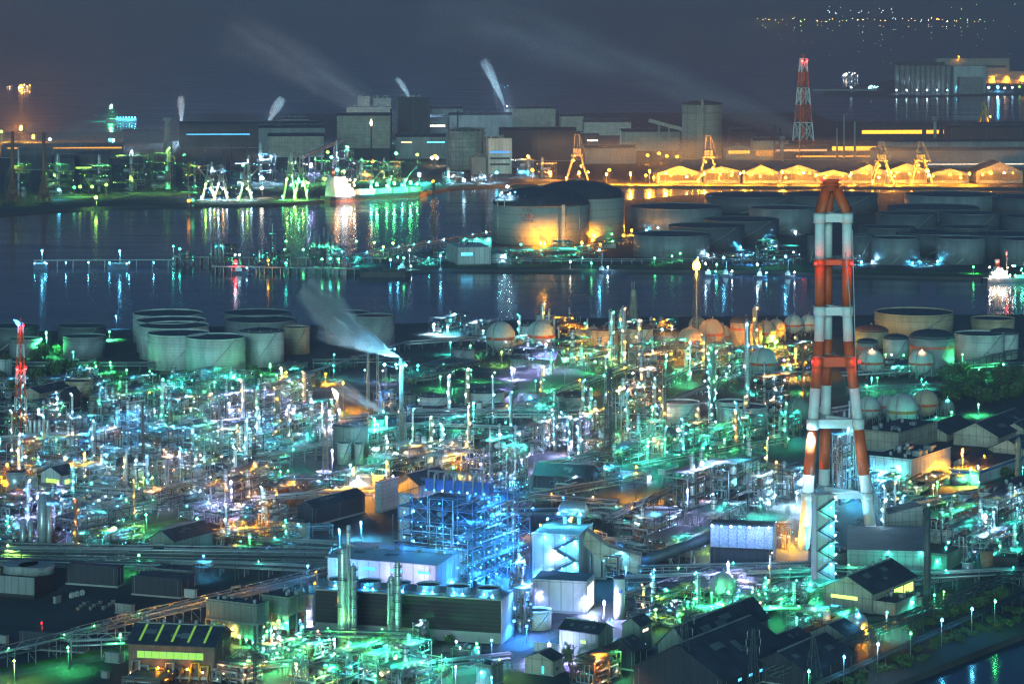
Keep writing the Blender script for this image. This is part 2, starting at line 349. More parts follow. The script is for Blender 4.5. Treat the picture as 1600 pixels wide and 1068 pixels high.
def bldg(px, py, dl, dr, hp, desc, a=57, roof='flat', wall=wallg, rf=roofd, rise=.22, wins=(), vents=0, door=None, cat='building', name=None, group=None, lamps=(), roofgear=0, fixed=False, z=0., sky=0, band=None, dep=None):
    """near ground corner at px,py; walls run dl px to the left and dr px to the right of it; hp px tall"""
    M, Ly, Lx = solve_box(px, py, dl, dr, a, z); h = hp*M.y/F; Ly = dep or Ly
    t = thing(name or cat.replace(' ', '_'), cat, desc, M, R(a), px, py-hp/2, group, fixed)
    b = MB()
    if roof == 'gr' or roof == 'gl':
        W = Ly if roof == 'gr' else Lx; Ln = Lx if roof == 'gr' else Ly; rz = W*rise
        X = lambda along, across, zz: (along, across, zz) if roof == 'gr' else (across, along, zz)
        v = [X(0, 0, 0), X(Ln, 0, 0), X(Ln, W, 0), X(0, W, 0), X(0, 0, h), X(Ln, 0, h), X(Ln, W, h), X(0, W, h), X(0, W/2, h+rz), X(Ln, W/2, h+rz)]
        b.q(v, [(0, 1, 5, 4), (1, 2, 6, 9, 5), (2, 3, 7, 6), (3, 0, 4, 8, 7)]); b.build('wall', wall, t)
        rb = MB(); o = min(1.2, W*.05); th = .35; ez = h-o*rise*2+.1
        v = [X(-o, -o, ez), X(Ln+o, -o, ez), X(Ln+o, W/2, h+rz+.1), X(-o, W/2, h+rz+.1), X(Ln+o, W+o, ez), X(-o, W+o, ez)]
        v += [(p[0], p[1], p[2]+th) for p in v]
        rb.q(v, [(6, 7, 8, 9), (9, 8, 10, 11), (0, 1, 7, 6), (5, 11, 10, 4), (1, 2, 8, 7), (2, 4, 10, 8), (3, 0, 6, 9), (5, 3, 9, 11), (0, 3, 2, 1), (3, 5, 4, 2)])
        ro = rb.build('roof', rf, t)
        for i in range(vents):
            q = Ln*(i+.5)/vents; c = X(q, W/2, h+rz+.3); k = MB(); k.cyl(c[0], c[1], c[2]-.6, c[2]+1.4, .8*max(.6, W/30), n=10); k.cyl(c[0], c[1], c[2]+1.4, c[2]+1.9, 1.1*max(.6, W/30), n=10); k.build('roof_vent', steel, t)
        for i in range(sky):                                     # translucent roof strips lit from inside
            q = Ln*(i+.5)/sky; k = MB(); e = lambda f_, dz: X(q, f_*W/2, h+rz*f_+.55+dz); wv = Ln*.018
            P = [X(q-wv, .05*W, h+rz*.1+.5), X(q+wv, .05*W, h+rz*.1+.5), X(q+wv, .46*W, h+rz*.92+.5), X(q-wv, .46*W, h+rz*.92+.5)]; P += [(p[0], p[1], p[2]+.12) for p in P]
            k.q(P, [(4, 5, 6, 7), (0, 1, 5, 4), (1, 2, 6, 5), (2, 3, 7, 6), (3, 0, 4, 7)]); k.build('skylight', emit('Y', 1.2), t)
    else:
        b.box(0, Lx, 0, Ly, 0, h); b.build('wall', wall, t)
        if roof == 'flat':
            p = min(.8, h*.1)
            rb = MB(); rb.box(-.15, Lx+.15, -.15, Ly+.15, h+.003, h+p*.6); rb.build('roof', rf, t)
            k = MB(); pw = .3
            k.box(-.2, Lx+.2, -.25, -.25+pw, h+p*.3, h+p*1.3); k.box(-.25, -.25+pw, .06, Ly+.2, h+p*.3, h+p*1.3); k.build('parapet', wall, t)
        else:
            rz = Lx*.12; rb = MB(); v = [(-.6, -.6, h+.02), (Lx+.6, -.6, h+.02), (Lx+.6, Ly+.6, h+rz), (-.6, Ly+.6, h+rz)]; v += [(p_[0], p_[1], p_[2]+.4) for p_ in v]
            rb.q(v, [(3, 2, 1, 0), (4, 5, 6, 7), (0, 1, 5, 4), (1, 2, 6, 5), (2, 3, 7, 6), (3, 0, 4, 7)]); rb.build('roof', rf, t)
        for i in range(roofgear):
            k = MB(); gx, gy_ = Lx*rnd.uniform(.08, .85), Ly*rnd.uniform(.08, .85); g = min(Lx, Ly)*rnd.uniform(.04, .10)+.6
            if i % 3 == 0: k.cyl(gx, gy_, h+.3, h+.3+g*1.4, g*.5, n=10); k.build('roof_vent', pipem, t)
            elif i % 3 == 1: k.box(gx-g*.7, gx+g*.7, gy_-g*.7, gy_+g*.7, h+.3, h+.3+g); k.build('air_handler', wallg, t)
            else: k.tube([(gx, gy_, h+.3), (gx, gy_, h+.3+g), (gx+g*2, gy_, h+.3+g), (gx+g*2, gy_+g, h+.3)], g*.2, 6); k.build('roof_duct', pipem, t)
    if hp > 13:
        dp = h*.98; tr = max(.16, .35*M.y/F)
        for q in (.04, .5, .96): b = MB(); b.tube([(Lx*q, -tr*1.2, .05), (Lx*q, -tr*1.2, dp)], tr*.5, 5); b.build('downpipe', steel, t)
        for q in (.06, .94): b = MB(); b.tube([(-tr*1.2, Ly*q, .05), (-tr*1.2, Ly*q, dp)], tr*.5, 5); b.build('downpipe', steel, t)
        b = MB(); b.box(-.25, Lx+.2, -.3, -.02, .02, min(1.2, h*.1)); b.box(-.3, -.02, -.02, Ly+.2, .02, min(1.2, h*.1)); b.build('plinth', concrete, t)
        if roof in ('gr', 'gl'):
            b = MB(); W_2 = (Ly if roof == 'gr' else Lx); zr_ = h+W_2*rise+.5; c0, c1 = (Lx, Ly/2) if roof == 'gr' else (Lx/2, Ly)
            if roof == 'gr': b.box(-.5, Lx+.5, Ly/2-.5, Ly/2+.5, zr_-.25, zr_+.2)
            else: b.box(Lx/2-.5, Lx/2+.5, -.5, Ly+.5, zr_-.25, zr_+.2)
            b.build('ridge_cap', wallg, t)
            for i in range(3):
                u0, v0 = rnd.uniform(.08, .75), rnd.uniform(.12, .3); wv, vv = rnd.uniform(.05, .14), rnd.uniform(.06, .14); L_ = Lx if roof == 'gr' else Ly; b = MB(); P = []
                for (u, v) in ((u0, v0), (u0+wv, v0), (u0+wv, v0+vv), (u0, v0+vv)): z_ = h+W_2*rise*v*2+.56; P.append((L_*u, W_2*v, z_) if roof == 'gr' else (W_2*v, L_*u, z_))
                if roof == 'gl': P.reverse()
                P2 = [(a_, b_, c_+.08) for a_, b_, c_ in P]; b.q(P+P2, [(4, 5, 6, 7), (0, 1, 5, 4), (1, 2, 6, 5), (2, 3, 7, 6), (3, 0, 4, 7)]); b.build('roof_sheet', roofg, t)
    for wv in wins: win(t, wv[0], Lx, Ly, h, *wv[1:])
    if door:
        f_, u = door; dz = min(h*.6, 4.2); k = MB(); q = (Lx if f_ == 'r' else Ly)*u
        if f_ == 'r': k.box(q, q+dz*.8, -.15, -.01, .02, dz)
        else: k.box(-.15, -.01, q, q+dz*.8, .02, dz)
        k.build('door', steel, t)
    if band:
        k = MB(); z0, z1 = h*band[0], h*band[1]; k.box(-.1, Lx, -.1, -.01, z0, z1); k.box(-.1, -.01, .01, Ly, z0, z1); k.build('wall_band', band[2], t)
    for (f_, u, v, c, *q) in lamps:
        r = (q[0] if q else .9)*M.y/F; L = q[1] if len(q) > 1 else 100
        lamp(t, (u*Lx, -r-.4, v*h) if f_ == 'r' else (-r-.4, u*Ly, v*h) if f_ == 'l' else (u*Lx, v*Ly, h+2.5), c, r, L)
    return t, (Lx, Ly, h)
# ---- open steel process structure
def unit(px, py, dl, dr, hp, cols='WWC', n=10, fl=None, a=57, sm=steel, desc=None, drums=3, towers=1, dens=1., seed=None, brace=True, roof=None, Lp=.85, L=100, group='open steel process structures', name='process_structure', vm=None):
    g = random.Random(seed if seed is not None else int(px*31+py*17))
    M, Ly, Lx = solve_box(px, py, dl, dr, a); h = hp*M.y/F; s = F/M.y
    fl = fl or max(2, min(7, round(h/6.5))); fh = h/fl
    t = thing(name, 'process structure', desc or f'{["","single","two","three","four","five","six","seven"][fl]} storey open steel process structure', M, R(a), px, py-hp/2, group)
    nx = max(2, min(6, round(Lx/9)+1)); ny = max(2, min(6, round(Ly/9)+1)); cw = max(.32, .45/s*1.1)
    X = [Lx*i/(nx-1) for i in range(nx)]; Y = [Ly*i/(ny-1) for i in range(ny)]
    b = MB()
    for i, x in enumerate(X):
        for j, y in enumerate(Y):
            if i in (0, nx-1) or j in (0, ny-1): b.box(x-cw/2, x+cw/2, y-cw/2, y+cw/2, 0, h+(1.2 if (i+j) % 2 else 0))
    for k in range(1, fl+1):
        z = fh*k
        for y in (0, Ly): b.box(-cw/2, Lx+cw/2, y-cw*.4, y+cw*.4, z-cw, z)
        for x in (0, Lx): b.box(x-cw*.4, x+cw*.4, 0, Ly, z-cw*1.01, z-.01)
    if brace:
        for k in range(fl):
            i = g.randrange(nx-1); b.bar((X[i], -.05, fh*k), (X[i+1], -.05, fh*(k+1)), cw*.6); 
            if k % 2: b.bar((X[i+1], -.05, fh*k), (X[i], -.05, fh*(k+1)), cw*.6)
            if brace == 'all':
                for j in range(ny-1): b.bar((-.06, Y[j], fh*k), (-.06, Y[j+1], fh*(k+1)), cw*.55); b.bar((-.06, Y[j+1], fh*k), (-.06, Y[j], fh*(k+1)), cw*.55)
                for i in range(nx-1): b.bar((X[i], -.06, fh*k), (X[i+1], -.06, fh*(k+1)), cw*.55); b.bar((X[i+1], -.06, fh*k), (X[i], -.06, fh*(k+1)), cw*.55)
            j = g.randrange(ny-1); b.bar((-.05, Y[j], fh*k), (-.05, Y[j+1], fh*(k+1)), cw*.6)
    b.build('frame', sm, t)
    for k in range(1, fl+1-(n >= 40)):
        z = fh*k; b = MB(); x0, x1 = (0, Lx) if g.random() < .6 else sorted((Lx*g.uniform(0, .4), Lx*g.uniform(.6, 1)))
        b.box(x0, x1, .2, Ly-.2, z+.02, z+.16); d = b.build('deck', dsteel, t)
        b = MB()
        for zz in (.7, 1.25): b.box(x0, x1, .12, .22, z+zz, z+zz+.1); b.box(x0-.1, x0, .12, Ly, z+zz, z+zz+.1)
        q = x0
        while q < x1: b.box(q-.05, q+.05, .13, .21, z+.16, z+1.3); q += 3.
        b.build('handrail', g.choice([steel, steel, yellow]), d)
    for k in range(drums):
        f_ = g.randrange(fl); z = fh*f_+.3; rr = min(fh*.32, Ly*.3)*g.uniform(.55, 1); m = vm or g.choice([clad, clad, pipem, white, rust])
        if g.random() < .5:
            x0 = Lx*g.uniform(.05, .4); ll = min(Lx*.55, rr*5); y = Ly*g.uniform(.15, .6)
            v = MB(); zz = z+rr*1.3; v.tube([(x0-rr*.4, y, zz), (x0, y, zz), (x0+ll, y, zz), (x0+ll+rr*.4, y, zz)], [rr*.45, rr, rr, rr*.45], 12); v.build('drum', m, t)
            v = MB(); v.box(x0+ll*.2, x0+ll*.25, y-rr*.7, y+rr*.7, z, z+rr*.7); v.box(x0+ll*.75, x0+ll*.8, y-rr*.7, y+rr*.7, z, z+rr*.7); v.build('saddle', concrete, t)
        else:
            x, y = Lx*g.uniform(.15, .85), Ly*g.uniform(.15, .6); hh = fh*g.uniform(.7, 1.5)
            v = MB(); v.lathe(x, y, [(rr*.5, z), (rr, z+rr*.5), (rr, z+hh), (rr*.5, z+hh+rr*.4), (rr*.1, z+hh+rr*.5)], 12); v.build('vessel', m, t)
    for k in range(towers):
        x, y = Lx*g.uniform(.1, .9), Ly*g.uniform(.2, .8); rr = max(.8, min(Lx, Ly)*g.uniform(.06, .12)); hh = h*g.uniform(1.1, 1.55)
        v = MB(); v.lathe(x, y, [(rr*1.1, 0), (rr, 2), (rr, hh-rr), (rr*.6, hh-rr*.3), (rr*.1, hh)], 12); v.build('tower', vm or g.choice([clad, clad, pipem]), t)
        for q in (.82, .93):
            v = MB(); v.ring(x, y, hh*q, hh*q+.25, rr, rr+1.1, 10); v.build('platform', dsteel, t)
    for k in range(int(9*dens)+2):
        z0 = fh*g.randrange(0, fl)+g.uniform(.8, fh*.85); z1 = fh*g.randrange(0, fl)+g.uniform(.8, fh*.85)
        xa, xb = Lx*g.uniform(-.02, .5), Lx*g.uniform(.4, 1.03); y = g.uniform(-.8, Ly*.3); y2 = g.uniform(-.6, Ly*.9); pr = g.uniform(.14, .42)*max(1, 1.6/s)
        if g.random() < .55: P = [(xa, y, z0), (xb, y, z0), (xb, y, z1), (xb, y2, z1)]
        else: P = [(g.uniform(-.8, .5), y, .3), (g.uniform(-.8, .5), y, z0), (-.5, y2+Ly*.2, z0), (-.5, y2+Ly*.2, z1)]
        P = [p for i, p in enumerate(P) if i == 0 or (Vector(p)-Vector(P[i-1])).length > .3]
        if len(P) > 1: v = MB(); v.tube(P, pr, 6); v.build('pipe', g.choice([pipem, pipem, clad, steel, rust]), t)
    if roof:
        v = MB(); v.box(-.8, Lx+.8, -.8, Ly+.8, h+.8, h+1.3); v.build('roof', roof, t)
    for k in range(max(2, round(n*.5))):
        f_ = g.randrange(fl); z = fh*(f_+1)-g.uniform(.6, 1.6); c = g.choice(cols); r = Lp*g.uniform(.35, .75)/s
        P = (Lx*g.uniform(0, 1), -.5*g.random()-r, z) if g.random() < .6 else (-.5-r, Ly*g.uniform(0, 1), z)
        lamp(t, P, c, r, L*.7, dn=False)
    nf = max(2, min(5, round(n*.4))) if n < 40 else 22
    for k in range(nf):                       # shaded floodlights added to light the frame and ground unseen
        f_ = (fl-1 if k % 2 == 0 else g.randrange(fl)) if n < 40 else k % fl; c = cols[k % len(cols)] if n < 40 else g.choice(cols); r = round(Lp*.9/s, 1)
        flood(t, (Lx*(k+.5)/nf if n < 40 else Lx*g.random(), Ly*g.uniform(-.12, .4), fh*(f_+1)-.9+(fh*.7 if f_ == fl-1 else 0)), c, max(.3, r), round(L*13*n*.6/nf))
    return t
# ---- pipe rack on trestles
def rack(p0, p1, zt=7., wd=5., npipe=6, lev=2, desc='long pipe rack on steel trestles', nb=None, sm=steel, pm=None, lamps='', truss=False, Lp=.8, group='pipe racks', seed=None, L=90):
    g = random.Random(seed if seed is not None else int(p0[0]*13+p1[1]*7)); A, B = at(*p0), at(*p1); d = B-A; Ln = d.length; ang = math.atan2(d.y, d.x)
    t = thing('pipe_rack', 'pipe rack', desc, A, ang, (p0[0]+p1[0])/2, (p0[1]+p1[1])/2-8, group)
    s = F/((A.y+B.y)/2); cw = max(.3, .7/s); nb = nb or max(2, min(40, int(Ln/11))); me = None
    for i in range(nb+1):
        x = Ln*i/nb
        if me is None:
            b = MB()
            for y in (0, wd): b.box(-cw/2, cw/2, y-cw/2, y+cw/2, 0, zt+.6)
            for k in range(lev): zz = zt-k*2.6; b.box(-cw/2+.01, cw/2-.01, cw/2, wd-cw/2, zz-cw, zz)
            b.bar((0, cw/2, zt*.1), (0, wd-cw/2, zt*.55), cw*.5)
            o = b.build('trestle', sm, t, (x, 0, 0)); me = o.data
        else: link('trestle', me, t, (x, 0, 0))
    for y in (0, wd):
        b = MB(); b.box(0, Ln, y-cw*.4, y+cw*.4, zt-.01, zt+cw*.7); b.build('stringer', sm, t)
    if truss:
        b = MB(); tz = zt+3.2; b.box(0, Ln, -.12, .12, tz, tz+.25)
        k = max(4, int(Ln/5))
        for i in range(k): b.bar((Ln*i/k, 0, zt), (Ln*(i+1)/k, 0, tz) if i % 2 else (Ln*(i+1)/k, 0, tz), .22) if i % 2 == 0 else b.bar((Ln*i/k, 0, tz), (Ln*(i+1)/k, 0, zt), .22)
        b.build('truss', sm, t)
    for i in range(npipe):
        y = wd*(i+.5)/npipe; k = i % lev; pr = min(wd/npipe*.42, g.uniform(.18, .55)); zz = zt-k*2.6+pr+.05; b = MB()
        if g.random() < .35 and Ln > 60:
            q = Ln*g.uniform(.3, .6); P = [(-.5, y, zz), (q, y, zz), (q, y, zz+2.2), (q+6, y, zz+2.2), (q+6, y, zz), (Ln+.5, y, zz)]
        else: P = [(-.5, y, zz), (Ln+.5, y, zz)]
        b.tube(P, pr, 6); b.build('pipe', pm or g.choice([pipem, pipem, clad, steel, dsteel]), t)
    for i, c in enumerate(lamps):
        if c == '-': continue
        r = Lp/s; lamp(t, (Ln*(i+.5)/len(lamps), -r-.3, zt+2.2), c, r, L)
    return t
def lattice(px, yb, wb, yt, wt, desc, nseg=9, m=(dsteel,), bar=.9, cat='lattice tower', arms=0, lamps=(), group=None, yaw=20, core=None, fixed=False, name=None):
    y = gy(yb); s = F/y; h = H-(yt-HY)*y/F; x = (px-800)*y/F; y0 = y+wb/s/2; a0, a1 = wb/s/2.4, wt/s/2.4; bw = bar/s
    t = thing(name or cat.replace(' ', '_'), cat, desc, (x, y0, 0), R(yaw), px, (yb+yt)/2, group, fixed)
    Z = [h*(1-(1-i/nseg)**1.12) for i in range(nseg+1)]
    cr = lambda z, i: (((a0+(a1-a0)*z/h)*(1, 1, -1, -1)[i % 4]), ((a0+(a1-a0)*z/h)*(-1, 1, 1, -1)[i % 4]), z)
    for k in range(nseg):
        b = MB()
        for i in range(4):
            b.bar(cr(Z[k], i), cr(Z[k+1], i), bw); b.bar(cr(Z[k+1], i), cr(Z[k+1], i+1), bw*.7)
            b.bar(cr(Z[k], i), cr(Z[k+1], i+1), bw*.6); b.bar(cr(Z[k], i+1), cr(Z[k+1], i), bw*.6)
        b.build('lattice_section', m[k % len(m)], t)
    for i in range(arms):
        z = h*(.97-.13*i); wv = wb/s*(.52+.1*(i == 1)); b = MB(); q = (a0+(a1-a0)*z/h)
        for sgn in (-1, 1):
            b.bar((sgn*q, -q, z), (sgn*wv, 0, z+.3), bw*.7); b.bar((sgn*q, q, z), (sgn*wv, 0, z+.3), bw*.7); b.bar((sgn*q, 0, z+2.2/s*3), (sgn*wv, 0, z+.3), bw*.6)
        b.build('cross_arm', m[0], t)
        for sgn in (-1, 1):
            b = MB(); b.cyl(sgn*wv, 0, z-3, z+.2, .25, n=6); b.build('insulator', steel, t)
    if core:
        cm, cr_ = core; n = len(cm); 
        for i in range(n): b = MB(); b.cyl(0, 0, h*1.04*i/n, h*1.04*(i+1)/n, cr_/s, n=12); b.build('flue', cm[i], t)
    for (zf, c, r, L) in lamps:
        for sg in (-1, 1): lamp(t, (sg*(a0+(a1-a0)*zf)*1.1, -(a0+(a1-a0)*zf)*1.1-.3, h*zf), c, r/s, L)
    return t, h
# ---- trees
CROWN = []
def crown_mesh(k):
    g = random.Random(50+k); b = MB(); lobes = [(g.uniform(-.55, .55), g.uniform(-.55, .55), g.uniform(.45, 1.05), g.uniform(.28, .46)) for _ in range(9)]+[(0, 0, .7, .5)]
    for (x, y, z, r) in lobes:
        for i in range(46):
            v = Vector((g.gauss(0, 1), g.gauss(0, 1), g.gauss(0, 1))).normalized()*r*g.uniform(.72, 1.08); c = Vector((x, y, z))+v
            if c.z < .2: continue
            n1 = Vector((g.gauss(0, 1), g.gauss(0, 1), g.gauss(0, 1))).normalized(); n2 = n1.cross(v).normalized(); w = g.uniform(.07, .14)
            b.q([c-n1*w, c+n2*w*.8, c+n1*w, c-n2*w*.8], [(0, 1, 2, 3)], False, 0 if g.random() < .6 else 1)
    return b
for k in range(4):
    o = crown_mesh(k).build('crown', [leaf, leaf2]); CROWN.append(o.data); bpy.data.objects.remove(o)
TRUNK = None
def tree(px, py, hp, wp=None, desc='bushy dark green tree', group='trees', dark=False):
    global TRUNK
    if TRUNK is None:
        b = MB(); b.tube([(0, 0, 0), (.02, .01, .35), (.0, .03, .75)], [.06, .045, .02], 7)
        for q in range(4): b.tube([(0, .01, .3+.07*q), (.3*math.cos(q*1.7), .3*math.sin(q*1.7), .6+.08*q)], [.025, .008], 5)
        o = b.build('trunk', bark); TRUNK = o.data; bpy.data.objects.remove(o)
    p = at(px, py); h = hp*p.y/F; wd = (wp or hp*1.1)*p.y/F
    t = thing('tree', 'tree', desc, p, rnd.uniform(0, 6), px, py-hp/2, group)
    o = link('trunk', TRUNK, t, (0, 0, 0)); o.scale = (h, h, h)
    o = link('crown', CROWN[rnd.randrange(4)], t, (0, 0, 0)); o.scale = (wd/1.9, wd/1.9, h/1.5)
    return t
# ---- steam
def steam(pts, desc, dens=.02, ynear=None, name='steam_plume', cat='steam plume', col=(.9, .95, 1), n=14):
    """pts: (px, py, radius px) along the plume, all at distance ynear; density fades from the axis outward and toward the end"""
    P = [Vector(((a-800)*ynear/F, ynear, H-(b-HY)*ynear/F)) for a, b, r in pts]; Rr = [r*ynear/F for a, b, r in pts]
    ax = P[-1]-P[0]; L = ax.length; th = math.atan2(ax.z, ax.x); e = Vector((math.cos(th), 0, math.sin(th))); up = Vector((-math.sin(th), 0, math.cos(th)))
    Q = [((p-P[0]).dot(e), (p-P[0]).dot(up)) for p in P]; mid = min(Q, key=lambda q: abs(q[0]-L/2)); bow = mid[1]*3; Rr = [r*1.3 for r in Rr]
    b = MB(); loc = []
    for i in range(13):
        t_ = i/12; x = L*t_; j = next(k for k in range(len(Q)-1) if Q[k+1][0] >= x-1e-6) if t_ < 1 else len(Q)-2
        f_ = min(1, max(0, (x-Q[j][0])/max(1e-6, Q[j+1][0]-Q[j][0]))); loc.append((x, bow*t_*(1-t_), Rr[j]+(Rr[j+1]-Rr[j])*f_))
    b.tube([(x, 0, z) for x, z, r in loc], [r for x, z, r in loc], n)
    m = bpy.data.materials.new(name); m.use_nodes = True; nn = m.node_tree.nodes; l = m.node_tree.links; nn.remove(nn['Principled BSDF'])
    def mth(op, a, c=None, cl=False):
        q = nn.new('ShaderNodeMath'); q.operation = op; q.use_clamp = cl
        for i, x in enumerate((a, c)):
            if x is None: continue
            if isinstance(x, (int, float)): q.inputs[i].default_value = x
            else: l.new(x, q.inputs[i])
        return q.outputs[0]
    tc = nn.new('ShaderNodeTexCoord'); sp = nn.new('ShaderNodeSeparateXYZ'); l.new(tc.outputs['Object'], sp.inputs[0])
    t_ = mth('DIVIDE', sp.outputs[0], L, True); rm = max(Rr); tm = loc[[q[2] for q in loc].index(max(q[2] for q in loc))][0]/L
    zc = mth('MULTIPLY', mth('MULTIPLY', t_, mth('SUBTRACT', 1, t_)), bow); dz = mth('SUBTRACT', sp.outputs[2], zc)
    r2 = mth('ADD', mth('MULTIPLY', dz, dz), mth('MULTIPLY', sp.outputs[1], sp.outputs[1])); R_ = mth('ADD', Rr[0]*.7, mth('MULTIPLY', mth('POWER', mth('DIVIDE', t_, tm, True), .8), (rm-Rr[0])*.95))
    fall = mth('SUBTRACT', 1, mth('DIVIDE', r2, mth('MULTIPLY', R_, R_)), True)
    mp = nn.new('ShaderNodeMapping'); mp.inputs['Scale'].default_value = (5/L, 16/L, 16/L); l.new(tc.outputs['Object'], mp.inputs[0])
    nz = nn.new('ShaderNodeTexNoise'); nz.inputs['Scale'].default_value = 1; nz.inputs['Detail'].default_value = 3; l.new(mp.outputs[0], nz.inputs[0])
    nf = mth('MULTIPLY', mth('SUBTRACT', nz.outputs['Fac'], .36, True), 5.)
    en = mth('POWER', mth('SUBTRACT', 1, t_, True), .55)
    d = mth('MULTIPLY', mth('MULTIPLY', mth('MULTIPLY', fall, fall), nf), mth('MULTIPLY', en, dens*Rr[len(Rr)//2]))
    d = mth('DIVIDE', d, mth('MAXIMUM', R_, .3))
    v = nn.new('ShaderNodeVolumePrincipled'); v.inputs['Color'].default_value = (*col, 1); v.inputs['Anisotropy'].default_value = .1; l.new(d, v.inputs['Density'])
    l.new(v.outputs[0], nn['Material Output'].inputs['Volume'])
    o = b.build(name, m, None, P[0]); o.rotation_euler = (0, -th, 0); put(o, cat, desc, fixed=True); return o
def flame(px, py, hp, wp, y, desc, lean=0., c='O', L=60):
    s = F/y; h = hp/s; w_ = wp/s/2; b = MB(); N = 9; P = []; Rr = []
    for i in range(N+1):
        t_ = i/N; P.append((lean*h*t_*t_, 0, h*t_)); Rr.append(max(.05, w_*(math.sin(math.pi*min(1, .18+t_*.82))**.9)*(1-.25*t_)))
    b.tube(P, Rr, 12); o = b.build('flame', emit(c, L), None, Vector(((px-800)*y/F, y, H-(py-HY)*y/F))); put(o, 'flame', desc, fixed=True); return o
# ------------------------------------------------------------------ ground, water, hills, roads, haze
gm = mat('plant_ground', (.058, .062, .062), .8, 0, None, .45, .02, .3)
rm_ = mat('asphalt_road', (.10, .105, .105), .7, 0, None, .25, .05, .4)
grassm = mat('quay_grass', (.07, .14, .04), .8, 0, None, .5, .08, .2)
rockm = mat('quay_stone', (.10, .10, .095), .8, 0, 'courses', .4, .1, .3, line=1.2)
hillm = mat('wooded_hill', (.04, .06, .05), .85, 0, None, .4, .002, .2)
def pts(px): return [tuple(at(a, b)[:2]) for a, b in px]
def land(name, px, m=gm, z0=-6, z1=0.):
    return structure(MB().prism(pts(px)[::-1], z0, z1).build(name, [m]))
wm = bpy.data.materials.new('sea_water'); wm.use_nodes = True
n = wm.node_tree.nodes; l = wm.node_tree.links; b = n['Principled BSDF']
b.inputs['Base Color'].default_value = (.008, .035, .075, 1); b.inputs['Roughness'].default_value = .14; b.inputs['IOR'].default_value = 1.33
tc = n.new('ShaderNodeTexCoord'); mp = n.new('ShaderNodeMapping'); mp.inputs['Scale'].default_value = (.004, .02, 1); l.new(tc.outputs['Object'], mp.inputs[0])
nz = n.new('ShaderNodeTexNoise'); nz.inputs['Scale'].default_value = 1; nz.inputs['Detail'].default_value = 3; l.new(mp.outputs[0], nz.inputs[0])
rr = n.new('ShaderNodeMapRange'); rr.inputs[1].default_value = .35; rr.inputs[2].default_value = .65; rr.inputs[3].default_value = .08; rr.inputs[4].default_value = .2
l.new(nz.outputs['Fac'], rr.inputs[0]); l.new(rr.outputs[0], b.inputs['Roughness'])
W_ = MB(); W_.q([(-12000, 200, -3), (12000, 200, -3), (22000, 70000, -3), (-22000, 70000, -3)], [(0, 1, 2, 3)]); structure(W_.build('water', wm))
land('plant_ground', [(-900, 1180), (1250, 1180), (1310, 1100), (1385, 1072), (1600, 988), (1800, 925), (2400, 800), (2400, 488), (1340, 492), (1000, 495), (800, 500), (640, 505), (210, 512), (130, 516), (-200, 520), (-900, 520)])
land('island_ground', [(545, 424), (600, 424), (690, 420), (1000, 421), (1200, 423), (1340, 429), (1560, 434), (2200, 438), (2200, 299), (1400, 300), (1120, 301), (985, 312), (900, 318), (775, 345), (765, 378), (690, 390), (560, 406)])
land('far_shore_ground', [(-500, 337), (0, 334), (60, 329), (150, 323), (300, 320), (420, 319), (500, 313), (560, 311), (660, 301), (700, 293), (800, 288), (990, 290), (1600, 293), (2200, 296), (2200, 190), (1300, 189), (1270, 176), (280, 178), (250, 206), (-500, 208)])
land('grain_pier_ground', [(1285, 148), (1400, 151), (1600, 147), (2100, 144), (2100, 110), (1560, 110), (1470, 112), (1290, 142)])
g0 = MB(); NX, NY = 60, 14; P = []
for j in range(NY):
    for i in range(NX):
        x = -1500+i*320; y = 26900+j*900; e = min(i, NX-1-i)/8; q = j/(NY-1)
        hh = max(0, min(1, e))*math.sin(math.pi*min(1, q*1.1))*(230+120*math.sin(i*.37)+70*math.sin(i*.91+j)) if j else -4
        P.append((x, y+200*math.sin(i*.7), hh))
g0.q(P, [(j*NX+i, j*NX+i+1, (j+1)*NX+i+1, (j+1)*NX+i) for j in range(NY-1) for i in range(NX-1)], True); structure(g0.build('far_hills', hillm))
def strip(name, px, wd, m, z):
    A = [at(*p) for p in px]; V = []; 
    for i, p in enumerate(A):
        d = (A[min(i+1, len(A)-1)]-A[max(i-1, 0)]).normalized(); nrm = Vector((-d.y, d.x, 0)); V += [(p.x+nrm.x*wd/2, p.y+nrm.y*wd/2, z), (p.x-nrm.x*wd/2, p.y-nrm.y*wd/2, z)]
    b = MB(); b.q(V, [(2*i+1, 2*i+3, 2*i+2, 2*i) for i in range(len(A)-1)]); return structure(b.build(name, m))
strip('quay_grass', [(690, 415.5), (850, 415.5), (1000, 416), (1200, 418), (1340, 424), (1560, 428), (1900, 431)], 26, grassm, .06)['kind'] = 'stuff'
for i, (p, wd) in enumerate([([(-60, 1066), (215, 1016), (330, 985)], 11), ([(150, 845), (230, 828), (330, 806), (520, 768)], 9), ([(690, 1012), (800, 1012), (960, 948), (1020, 925)], 15), ([(640, 655), (800, 655)], 18),
        ([(1180, 1010), (1000, 1030), (800, 1040), (640, 1060)], 10), ([(380, 606), (640, 612)], 14), ([(0, 598), (250, 600)], 12), ([(1490, 720), (1400, 770), (1250, 800)], 10), ([(1280, 970), (1450, 962), (1600, 890)], 9), ([(620, 575), (800, 582), (1000, 560)], 10)]):
    strip('road', p, wd, rm_, .05+.004*i)
for i, (p, wd) in enumerate([([(150, 843), (235, 823), (330, 801)], 9), ([(-60, 1057), (215, 1008)], 7), ([(650, 668), (700, 672), (790, 668)], 16), ([(1400, 950), (1560, 915)], 18)]):
    strip('grass', p, wd, grassm, .10+.004*i)['kind'] = 'stuff'
HAZE = True
